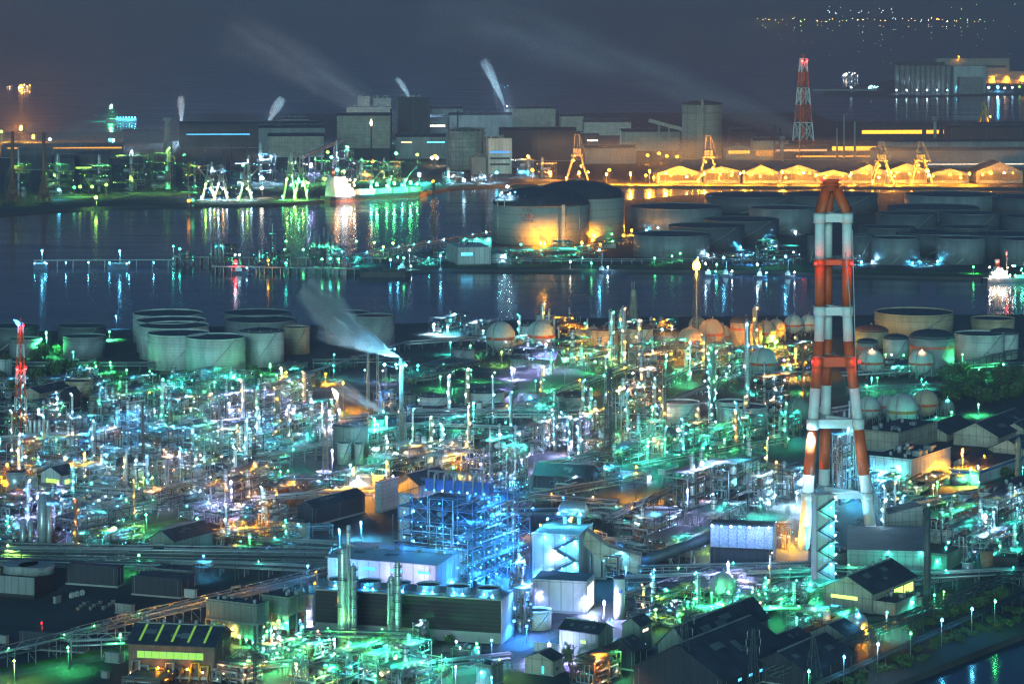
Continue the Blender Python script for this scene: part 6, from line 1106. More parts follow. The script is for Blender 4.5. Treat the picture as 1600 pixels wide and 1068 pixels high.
# ------------------------------------------------------------------ mid plant: cream and blue tanks, green tanks
K = dict(fixed=True, group='tanks in the middle of the plant', cat='storage tank')
for px, w, yr, yb, m, rf, de in [(757, 62, 610, 642, tankw, 'cone', 'pale blue lit broad tank with a low conical roof'), (736, 36, 632, 652, wallw, 'cone', 'squat white panelled tank before the pale blue tank'), (711, 34, 633, 652, tankt, 'cone', 'cream squat tank left of the white panelled one'), (782, 42, 632, 652, wallw, 'cone', 'cream panelled squat tank right of the white one'), (678, 50, 617, 640, tankw, 'cone', 'violet lit tank behind the green steam jet'), (648, 24, 634, 654, tankw, 'cone', 'small cream tank at the edge of the green steam jet'), (640, 20, 615, 636, wallgn, 'cone', 'small green roofed tank'), (749, 10, 628, 660, wallw, 'flat' if 0 else 'dome', 'slim bright green lit tank'), (548, 56, 662, 718, wallgn, 'cone', 'large green lit tank with vertical seams'), (590, 32, 652, 698, wallgn, 'cone', 'green tank behind the large green one'), (538, 22, 690, 726, tankw, 'cone', 'slim white tank before the large green tank'), (561, 14, 692, 726, tankw, 'cone', 'narrow white tank before the large green tank'), (1063, 60, 629, 668, tankw, 'open', 'pale green open tank left of the slim columns'), (1144, 50, 628, 668, tankw, 'open', 'dim green open tank behind its neighbours'), (1162, 74, 636, 674, tankw, 'open', 'bright green open tank with a wind girder'), (893, 64, 616, 640, tankg, 'cone', 'rust stained tank among the pipe racks'), (506, 24, 739, 756, wallw, 'open', 'pale round cooling drum with a blue glow'), (1122, 26, 686, 704, tankg, 'cone', 'small dark tank with a white steam wisp'), (1152, 16, 690, 710, wallgn, 'cone', 'tiny dark round tank'), (1280-0, 26, 640, 660, tankw, 'open', 'pale green tank seen between the chimney legs')]:
    tank(px, w, yr, yb, m, rf, de, girders=1, **K)
for px, w, yr, yb, m, rf, de in [(25, 31, 735, 772, clad, 'cone', 'violet lit shiny tank at the left edge'), (49, 20, 748, 775, clad, 'open', 'white lit short shiny tank'), (104, 20, 774, 810, clad, 'cone', 'violet shiny tank in the lower left row'), (147, 22, 786, 812, clad, 'cone', 'wide violet shiny tank in the lower left row'), (167, 18, 780, 808, clad, 'cone', 'violet shiny tank with dark top'), (187, 21, 774, 802, wallgn, 'cone', 'green lit round tank at the end of the violet tank row'), (167, 22, 700, 718, clad, 'open', 'pale tank behind the tall white column')]:
    tank(px, w, yr, yb, m, rf, de, fixed=True, cat='storage tank', group='shiny tanks at the left', stair=False)
for i, (px, yt, yb, w) in enumerate([(47, 656, 692, 6), (54, 656, 692, 6), (61, 655, 691, 6), (68, 654, 690, 6), (74, 656, 690, 5)]): column(px, yb, w, yt, clad, 'slim shiny silo', 1, 'W' if i % 2 else '', False, 'row of slim shiny silos', 'silo')
for px, yt, yb, w in [(35, 815, 868, 9), (47, 812, 868, 7), (65, 774, 870, 14), (76, 790, 870, 8)]: column(px, yb, w, yt, clad, 'plain grey silo', 1, '', False, 'grey silos at the left', 'silo', 'flat')
for px, yb, w, yt, m, de in [(145, 725, 8, 658, clad, 'tall white upright column at the left'), (223, 740, 4, 628, dsteel, 'thin dark column'), (268, 700, 4, 642, rust, 'thin rusty column'), (197, 770, 4, 704, clad, 'violet lit thin column'), (379, 672, 7, 594, clad, 'grey column with lamps'), (328, 655, 5, 617, clad, 'short pale column'), (260, 770, 6, 704, clad, 'violet silver column'), (275, 768, 5, 706, clad, 'slim violet column'), (118, 868, 5, 780, rust, 'thin brown column'), (475, 640, 6, 582, clad, 'grey column by the orange road'), (434, 690, 9, 606, wallgn, 'stubby column with a bent pipe head'),
        (923, 680, 6, 607, clad, 'pale column with green edge'), (1008, 650, 3, 588, clad, 'thin pale pipe column'), (956, 566, 10, 486, clad, 'silver column'), (974, 568, 8, 480, clad, 'tallest silver column of the sphere row'), (999, 566, 8, 500, clad, 'silver column at the end of its row'), (848, 545, 7, 474, clad, 'grey column before the violet sphere'), (858, 545, 4, 482, pipem, 'thin grey column'), (866, 545, 4, 495, pipem, 'thin dark column'), (812, 548, 5, 492, clad, 'bluish column'), (873, 548, 3, 508, pipem, 'short thin column'), (1315-147, 668, 8, 500, clad, 'tall platformed column'), (1113, 672, 8, 540, wallgn, 'green lit platformed column'), (1036, 670, 10, 612, wallgn, 'short platformed column'), (1195, 640, 4, 580, rust, 'amber lit slim column'), (1209, 640, 5, 590, clad, 'slim column left of chimney'), (1222, 640, 5, 596, rust, 'rusty slim column'), (1255, 660, 5, 540, rust, 'tall rusty column just left of chimney'), (1229, 700, 7, 630, wallc, 'plain concrete stack'), (867, 705, 6, 642, wallgn, 'green lit column'), (890, 712, 6, 652, wallgn, 'second green lit column'), (905, 720, 8, 668, clad, 'platformed column'), (876, 662, 20, 628, dsteel, 'dark bulky vessel on legs'), (977, 660, 20, 604, clad, 'bulging amber lit reactor vessel'), (1180, 565, 8, 480, tankt, 'tan slim column'), (1090, 690, 6, 640, clad, 'teal lit column'), (1592, 760, 9, 685, wallgn, 'dark column at the right edge')]:
    w_ = w; column(px, yb, w, yt, m, de, 2 if w < 5 else 5, rnd.choice(['WC', 'GT', 'AO', 'TW']) if w > 4 and 'dark' not in de else '', w > 5, 'process columns')
# ------------------------------------------------------------------ mid plant: open steel structures, racks, sheds, lamps
U = [ # px, py, dl, dr, hp, lamp colours, lamps
 (20, 690, 20, 30, 34, 'GWA', 8), (75, 660, 20, 34, 26, 'WAG', 10), (110, 690, 24, 40, 34, 'WC', 10), (160, 668, 22, 40, 40, 'GCW', 12), (190, 664, 20, 40, 46, 'WCG', 14), (235, 650, 22, 40, 40, 'GWC', 16), (270, 660, 22, 40, 34, 'WAC', 12), (320, 660, 16, 24, 30, 'CA', 6), (360, 664, 30, 36, 46, 'PPW', 18), (400, 650, 20, 30, 36, 'PW', 10),
 (40, 730, 30, 40, 36, 'OYA', 12), (95, 722, 26, 44, 34, 'CBA', 12), (150, 712, 26, 40, 36, 'CAW', 12), (185, 700, 26, 44, 50, 'CCB', 22), (215, 715, 24, 36, 40, 'CW', 14), (250, 720, 24, 40, 44, 'CCA', 14), (300, 712, 26, 40, 44, 'WTG', 18), (335, 720, 24, 36, 44, 'WTA', 14), (385, 720, 26, 40, 36, 'CA', 12), (100, 760, 24, 44, 36, 'CTB', 14), (140, 770, 24, 40, 40, 'CTW', 16), (215, 770, 26, 40, 40, 'WYP', 16), (262, 782, 20, 36, 66, 'AAP', 18), (300, 770, 20, 36, 40, 'CW', 10), (238, 800, 30, 30, 30, 'AW', 8),
 (30, 800, 40, 40, 24, 'PPA', 12), (85, 830, 26, 40, 40, 'CCW', 16), (120, 846, 24, 50, 36, 'CTW', 14), (165, 868, 30, 60, 34, 'TYC', 18), (60, 870, 30, 30, 30, 'GT', 6), (20, 862, 30, 30, 20, 'GC', 8),
 (440, 640, 30, 40, 36, 'WPG', 14), (455, 690, 24, 44, 40, 'TWG', 16), (480, 672, 20, 44, 40, 'PWT', 16), (500, 690, 18, 30, 36, 'TW', 10), (415, 700, 26, 36, 32, 'CBG', 10), (580, 712, 20, 40, 36, 'TWG', 12), (600, 655, 16, 30, 40, 'BT', 8), (380, 780, 36, 50, 40, 'AAO', 14), (440, 790, 40, 40, 26, 'AO', 10), (640, 740, 40, 50, 40, 'AOC', 18), (690, 748, 34, 44, 34, 'CBW', 18), (610, 745, 36, 40, 26, 'TAW', 12), (700, 720, 30, 40, 24, 'AB', 8), (760, 735, 30, 40, 26, 'PAW', 12), (770, 770, 20, 36, 80, 'TCW', 26), (800, 770, 14, 24, 70, 'TGC', 16),
 (480, 770, 30, 40, 14, 'BC', 8), (545, 772, 30, 40, 28, 'TCW', 12), (420, 840, 20, 30, 50, 'OA', 4), (330, 800, 20, 40, 40, 'OA', 6), (365, 800, 30, 40, 46, 'A', 4),
 (815, 715, 20, 44, 44, 'PPA', 20), (850, 700, 24, 40, 36, 'AWA', 12), (885, 706, 24, 36, 46, 'PPW', 20), (910, 690, 20, 36, 40, 'AAW', 14), (840, 660, 24, 34, 30, 'TA', 8), (930, 720, 24, 36, 30, 'AG', 10), (970, 672, 26, 50, 60, 'AAAW', 28), (1000, 655, 24, 36, 74, 'AAW', 22), (1010, 640, 16, 30, 84, 'AA', 14), (1000, 700, 24, 40, 34, 'TGA', 14), (1040, 712, 30, 44, 30, 'GTW', 12), (1075, 700, 26, 40, 34, 'TGA', 12), (1120, 700, 24, 40, 28, 'TG', 10), (1160, 690, 20, 34, 34, 'AT', 10), (1200, 650, 20, 34, 60, 'AAO', 20), (1220, 690, 20, 30, 40, 'TC', 8), (960, 730, 34, 50, 24, 'GTC', 12), (890, 770, 24, 34, 20, 'W', 6), (945, 760, 16, 24, 26, 'CC', 12),
 (1075, 800, 36, 64, 60, 'PPWC', 30), (1140, 790, 30, 60, 60, 'WTC', 12), (1110, 850, 40, 56, 44, 'WT', 8), (1190, 800, 20, 24, 54, 'W', 8), (1010, 850, 50, 60, 34, 'WC', 8), (1060, 880, 60, 60, 34, 'YTP', 12), (960, 880, 30, 40, 24, 'BT', 5),
 (1240, 780, 34, 20, 44, 'WC', 10), (1315, 790, 14, 22, 110, 'CTW', 22), (1310, 742, 10, 34, 60, 'WT', 14), (1345, 785, 10, 30, 40, 'CB', 14), (1385, 790, 20, 24, 42, 'TWY', 12), (1400, 810, 40, 50, 20, 'C', 6), (1430, 780, 40, 60, 16, 'AM', 12), (1470, 850, 30, 60, 40, 'TG', 12), (1510, 880, 30, 40, 54, 'TC', 12), (1560, 830, 40, 50, 44, 'WT', 14), (1540, 880, 20, 60, 40, 'WTP', 12), (1590, 900, 30, 40, 36, 'T', 8),
 (690, 520, 20, 44, 22, 'WC', 10), (745, 528, 26, 34, 22, 'WC', 9), (800, 556, 20, 40, 24, 'WT', 10), (830, 575, 30, 44, 30, 'PTW', 12), (880, 570, 26, 44, 36, 'GTW', 16), (920, 580, 30, 44, 30, 'GTA', 14), (865, 528, 16, 40, 30, 'OOA', 6), (1010, 580, 26, 44, 40, 'TGP', 14), (1060, 560, 30, 44, 26, 'TWR', 10), (1030, 520, 30, 30, 16, 'OWT', 8), (1100, 575, 26, 44, 30, 'TG', 12), (1150, 580, 30, 40, 30, 'TC', 10), (1230, 560, 26, 40, 20, 'TGW', 10), (1400, 590, 40, 60, 16, 'TC', 8), (970, 540, 24, 34, 34, 'TWA', 12), (1230, 590, 30, 40, 16, 'BG', 6), (915, 545, 10, 14, 30, 'O', 4), (1530, 560, 16, 10, 30, 'T', 4),
 (1140, 970, 50, 80, 22, 'GTY', 22), (1200, 960, 40, 70, 22, 'TG', 16), (1100, 945, 60, 70, 22, 'YGT', 20), (1020, 960, 40, 60, 26, 'YGTW', 22), (1060, 985, 40, 60, 22, 'GTY', 14), (1260, 945, 30, 50, 22, 'TG', 12), (1190, 925, 50, 70, 18, 'T', 8), (1010, 985, 30, 44, 22, 'CWA', 14), (1050, 935, 40, 60, 18, 'CTB', 8),
 (700, 660, 40, 40, 12, 'WA', 6), (740, 690, 20, 30, 12, 'O', 5), (650, 600, 40, 60, 10, 'TW', 8), (690, 585, 40, 60, 12, 'G', 4), (330, 632, 20, 30, 14, 'CT', 6), (260, 630, 20, 30, 10, 'TB', 6), (420, 600, 10, 30, 10, 'T', 5), (450, 580, 30, 30, 8, 'T', 4)]
for i, (px, py, dl, dr, hp, cc, n_) in enumerate(U):
    sm = rust if cc.count('A')+cc.count('O') >= 2 and i % 2 else steel if i % 3 else dsteel
    unit(px, py, dl, dr, hp, cc, n_, None, rnd.choice([52, 57, 57, 62]), sm, None, 3+i % 3, 1+(i % 2), 1.4, 100+i, Lp=.95, L=120)
# low pipework filling the ground between the taller structures
g_ = random.Random(21); TAKEN = [(u[0], u[1]) for u in U]; K_ = 0
for px in range(20, 1600, 26):
    for py in range(572, 1000, 17):
        x, y = px+g_.uniform(-12, 12), py+g_.uniform(-7, 7)
        if K_ > 104: break
        inside = (610 < y < 880 and x < 470) or (600 < y < 760 and x < 1180) or (770 < y < 830 and 800 < x < 1040) or (900 < y < 985 and 985 < x < 1270) or (800 < y < 900 and 1440 < x) or (570 < y < 600 and 640 < x < 1250)
        blocked = (480 < x < 640 and 780 < y) or (x < 330 and y > 880) or (630 < x < 1000 and 800 < y and x < 850) or (620 < x < 830 and 600 < y < 665) or (1240 < x < 1380) or (220 < x < 345 and 820 < y)
        if not inside or blocked or min(abs(x-a)*.8+abs(y-b)*2 for a, b in TAKEN) < 30: continue
        TAKEN.append((x, y)); K_ += 1
        cc = 'CWC' if x < 300 else 'CTWP' if x < 480 else 'TGA' if x > 900 else 'TGW'
        unit(x, y, g_.uniform(14, 26), g_.uniform(22, 40), g_.uniform(10, 24), cc, 5, None, g_.choice([52, 57, 62]), g_.choice([steel, dsteel, steel]), None, 2, g_.randrange(2), 1.3, 900+K_, Lp=.8, L=110)
RK = [ # racks
 ((330, 690), (800, 650), 8, 8, 8, 2, '---G-----'), ((420, 735), (880, 640), 9, 10, 8, 3, 'T-G--O-'), ((640, 662), (1010, 662), 9, 10, 8, 3, '-------'), ((630, 680), (800, 686), 7, 8, 6, 2, '--'), ((860, 640), (1010, 585), 10, 12, 8, 3, '-O'), ((1010, 660), (1180, 590), 7, 8, 6, 2, 'W-T'), ((1020, 620), (1130, 560), 6, 6, 5, 2, '-'), ((1180, 600), (1290, 598), 8, 7, 6, 2, ''),
 ((780, 800), (1010, 760), 6, 8, 7, 2, 'T-C'), ((800, 815), (1060, 812), 6, 8, 7, 2, 'B-T-'), ((960, 830), (1060, 780), 7, 7, 6, 2, 'O-'), ((830, 790), (960, 800), 6, 7, 6, 2, 'OA'), ((180, 820), (330, 788), 8, 8, 6, 3, '-G-C'), ((160, 812), (320, 770), 9, 6, 6, 2, 'C--'), ((0, 830), (110, 822), 6, 6, 5, 2, 'C-C'), ((0, 722), (160, 740), 6, 6, 5, 2, 'A-'), ((200, 752), (420, 762), 8, 8, 6, 2, '-C-'), ((300, 850), (520, 838), 6, 9, 6, 2, '-C'), ((400, 870), (520, 876), 9, 8, 6, 2, 'T-'), ((400, 800), (620, 782), 8, 8, 6, 2, ''), ((360, 762), (560, 766), 6, 8, 6, 2, '-B-'),
 ((980, 925), (1270, 915), 7, 8, 7, 2, 'C--T'), ((1000, 912), (1290, 905), 8, 6, 6, 2, '-T-'), ((1270, 912), (1300, 908), 8, 6, 5, 2, ''), ((1300, 905), (1460, 912), 6, 6, 5, 2, 'G--'), ((1460, 925), (1600, 918), 9, 6, 5, 2, 'T--T'), ((1330, 945), (1600, 900), 6, 6, 4, 2, ''), ((980, 950), (1120, 908), 6, 6, 5, 2, 'GT'), ((1000, 975), (1270, 968), 5, 8, 7, 1, 'GYTGTG'), ((1310, 655), (1540, 615), 7, 7, 6, 2, 'B-T-G'), ((1340, 690), (1500, 660), 5, 6, 4, 2, '-T'), ((1330, 620), (1470, 612), 6, 7, 5, 2, 'G-T'), ((1320, 595), (1600, 578), 6, 6, 5, 2, '-'), ((1350, 835), (1480, 800), 8, 6, 6, 2, 'C-'), ((1370, 800), (1440, 760), 8, 6, 5, 2, 'A'), ((0, 580), (240, 580), 6, 6, 5, 2, ''), ((490, 575), (640, 572), 6, 6, 5, 2, ''), ((320, 618), (380, 598), 8, 6, 4, 2, 'T'), ((440, 610), (640, 545), 6, 5, 4, 1, ''), ((640, 585), (780, 552), 5, 5, 4, 1, ''), ((1480, 590), (1600, 560), 8, 6, 4, 2, ''), ((880, 815), (1010, 838), 5, 6, 6, 1, 'GT'), ((860, 835), (1000, 800), 5, 6, 6, 2, ''), ((1110, 740), (1230, 742), 6, 6, 5, 2, ''), ((1000, 740), (1230, 700), 6, 6, 5, 2, 'G-'), ((560, 880), (620, 870), 6, 6, 4, 2, '')]
for p0, p1, zt, wd, npi, lev, lm in RK: rack(p0, p1, zt, wd, npi, lev, 'pipe rack on steel trestles', lamps=lm, sm=rnd.choice([steel, dsteel, dsteel]), L=130)
B = dict(fixed=True)
bldg(316, 764, 25, 43, 22, 'small pale gabled laboratory house with window rows', 57, 'gr', wallw, roofd, .25, [('l', .1, .9, .45, .65, None), ('r', .1, .4, .45, .65, None), ('r', .5, .9, .45, .65, None)], **B); bldg(96, 776, 32, 24, 34, 'violet lit control house with two yellow green window bands', 57, 'gr', wallw, roofd, .25, [('l', .1, .75, .6, .78, 'Y', 1.2, 5), ('r', .2, .85, .55, .75, 'Y', 1.6, 4)], lamps=[('r', .1, .1, 'P', 2.6, 500), ('l', .2, .2, 'B', 1.3, 200)], **B)
bldg(168, 774, 24, 20, 20, 'small pale hut beneath the pipes', 57, 'gr', wallb, roofd, .2, **B); bldg(244, 730, 14, 12, 18, 'pale hut with a dark roof behind the thin dark column', 57, 'flat', wallw, roofd, **B); bldg(148, 658, 8, 8, 36, 'narrow dark windowed stair house at the left', 57, 'flat', wallc, roofd, [('l', .2, .8, .8, .9, 'W', 2, 2)], **B); bldg(158, 656, 16, 60, 28, 'dark plant house behind the white lamps', 57, 'flat', walld, roofd, **B)
bldg(62, 632, 30, 60, 18, 'low tan sheds behind the flare tower', 62, 'gr', wallb, roofd, .2, [('r', .3, .5, .4, .7, 'C', 1.5, 2)], **B); bldg(110, 640, 16, 16, 22, 'arched dark shed beneath the trees', 57, 'gr', walld, roofd, .5, **B); bldg(140, 592, 14, 14, 12, 'small hut among trees', 57, 'flat', wallw, roofd, **B); bldg(340, 672, 60, 10, 12, 'blue lit low house beside the violet frame', 60, 'flat', wallw, roofg, **B)
bldg(490, 822, 26, 80, 28, 'long dark unlit gabled hall', 57, 'gr', walld, roofd, .3, **B); bldg(478, 842, 78, 6, 22, 'low green house with window row below the dark hall', 66, 'flat', wallgn, roofd, [('l', .1, .9, .4, .6, None)], **B); bldg(582, 775, 44, 18, 26, 'white roofed control block', 62, 'flat', wallw, wallw, [('l', .1, .9, .4, .65, None)], roofgear=4, **B); bldg(596, 800, 10, 26, 46, 'grey silo block left of the boiler house', 60, 'flat', clad, roofd, **B)
bldg(508, 712, 20, 2, 14, 'dim low house by the green tanks', 60, 'flat', wallgn, roofd, **B); bldg(475, 660, 20, 20, 26, 'pale cube house with a dark window', 57, 'flat', wallw, roofd, [('l', .3, .7, .4, .7, None)], **B); bldg(418, 610, 20, 4, 8, 'small road side house', 57, 'flat', wallw, roofd, **B); bldg(720, 668, 100, 90, 6, 'long dark low shed by the yellow grass', 78, 'flat', walld, roofd, **B)
bldg(920, 768, 86, 14, 22, 'long dark gabled store with pale panels', 72, 'gl', walld, roofd, .3, [('l', .1, .3, .3, .6, None), ('l', .5, .7, .3, .6, None)], **B); bldg(1008, 755, 48, 10, 16, 'dim office with window grid', 68, 'flat', wallc, roofd, [('l', .1, .9, .3, .5, None)], lamps=[('r', .5, .5, 'W', 1.6, 150)], **B); bldg(1040, 742, 12, 20, 8, 'low hut with lit windows', 60, 'flat', wallw, roofd, [('l', .1, .9, .4, .8, 'C', 3, 3)], **B); bldg(935, 672, 4, 16, 16, 'grey gabled hut beside the lattice tower', 57, 'gr', wallw, roofd, .4, **B)
bldg(865, 576, 66, 12, 14, 'shed with three lit roof lights', 74, 'gl', wallgn, roofd, .25, [('l', .1, .3, 1.0, 1.15, 'C', 1.5, 1), ('l', .45, .6, 1.0, 1.15, 'C', 1.5, 1)], **B); bldg(1234, 770, 20, 22, 28, 'pale gable topped elevator house left of the chimney', 57, 'gr', wallw, roofd, .5, lamps=[('r', .9, .6, 'W', 2.4, 300)], **B); bldg(840, 640, 22, 12, 22, 'blue white lit panel house', 62, 'flat', wallw, roofd, lamps=[('l', .5, .9, 'B', 1.2, 120)], **B)
bldg(1405, 708, 58, 60, 30, 'long tan flat roofed office with window rows', 57, 'flat', wallb, roofd, [('r', .05+.13*i, .14+.13*i, .55, .75, None) for i in range(7)], roofgear=8, **B); bldg(1425, 764, 66, 60, 44, 'white office block with roof plant and window rows', 57, 'flat', wallw, roofd, [('r', .04+.12*i, .12+.12*i, v_, v_+.16, None if i % 3 else 'M') for i in range(8) for v_ in (.4, .68)], roofgear=14, lamps=[('l', .72, .45, 'C', 2.6, 420), ('l', .3, .75, 'T', 1.8, 200), ('l', .3, .4, 'T', 1.6, 160)], **B)
t, (Lx, Ly, h) = bldg(1528, 758, 46, 72, 20, 'long low white building with a blue eaves stripe', 57, 'flat', wallw, roofd, [('r', .05+.1*i, .11+.1*i, .35, .6, None) for i in range(9)], band=(.84, .97, blue), **B)
for px, py, dl, dr, hp, d in [(1560, 700, 70, 60, 18, 'dark sheds with tan lit gable walls'), (1480, 690, 50, 40, 12, 'low dark shed before the tan gables'), (1610, 722, 70, 20, 14, 'low tan shed by the orange lamp'), (1520, 732, 30, 40, 8, 'low tan annex by the orange lamp'), (1600, 690, 30, 20, 20, 'tan wall house at the right edge')]: bldg(px, py, dl, dr, hp, d, 60, 'gr', wallb, roofd, .25, **B)
bldg(1570, 815, 40, 60, 40, 'white industrial block with roof vents at the right edge', 60, 'flat', wallw, roofd, roofgear=8, lamps=[('r', .3, .4, 'W', 2.2, 260), ('l', .4, .5, 'W', 2.4, 300)], **B); bldg(1510, 850, 60, 90, 18, 'low rust stained white wall block', 68, 'flat', wallw, roofd, **B); bldg(1480, 890, 30, 60, 22, 'green lit low block', 60, 'flat', wallgn, roofd, lamps=[('l', .5, .6, 'T', 1.5, 200)], **B); bldg(1590, 905, 40, 30, 30, 'green lit slatted wall building', 66, 'flat', louv, roofd, **B)
K = dict(fixed=True, group='tanks at the right of the plant', cat='storage tank', stair=False)
for px, w, yr, yb, m, de in [(1470, 30, 736, 758, clad, 'shiny tank in front of the white office'), (1499, 24, 742, 758, clad, 'violet lit short tank'), (1508, 22, 770, 796, clad, 'shiny upright tank below the white office'), (1512, 18, 876, 902, clad, 'blue green upright tank'), (1542, 21, 858, 905, rust, 'tall rusty upright tank'), (1405, 30, 886, 902, tankg, 'squat tank with conical top by the concrete wall'), (1440-3, 10, 930, 948, wallgn, 'thin green tank beside the workshop'), (1420, 12, 928, 945, wallgn, 'small green tank on the workshop annex')]: tank(px, w, yr, yb, m, 'cone', de, **K)
# vessels lying down and the long dark cylinders
for px, py, ln, r, ang, m, d in [(440, 702, 34, 6, 10, wallgn, 'green lit horizontal drum'), (703, 706, 40, 4, 40, dsteel, 'long dark horizontal exchanger'), (690, 870, 1, 1, 0, dsteel, '')][:2]:
    p = at(px, py); s = F/p.y; t = thing('horizontal_drum', 'drum', d, p, R(ang), 0, 0, None, True); q = ln/s/2; k = r/s; b = MB(); b.tube([(-q*1.1, 0, k*2), (-q, 0, k*2), (q, 0, k*2), (q*1.1, 0, k*2)], [k*.5, k, k, k*.5], 14); b.build('shell', m, t)
    for sx in (-.6, .6): MB().box(q*sx-.5, q*sx+.5, -k*.8, k*.8, 0, k*1.2).build('saddle', concrete, t)
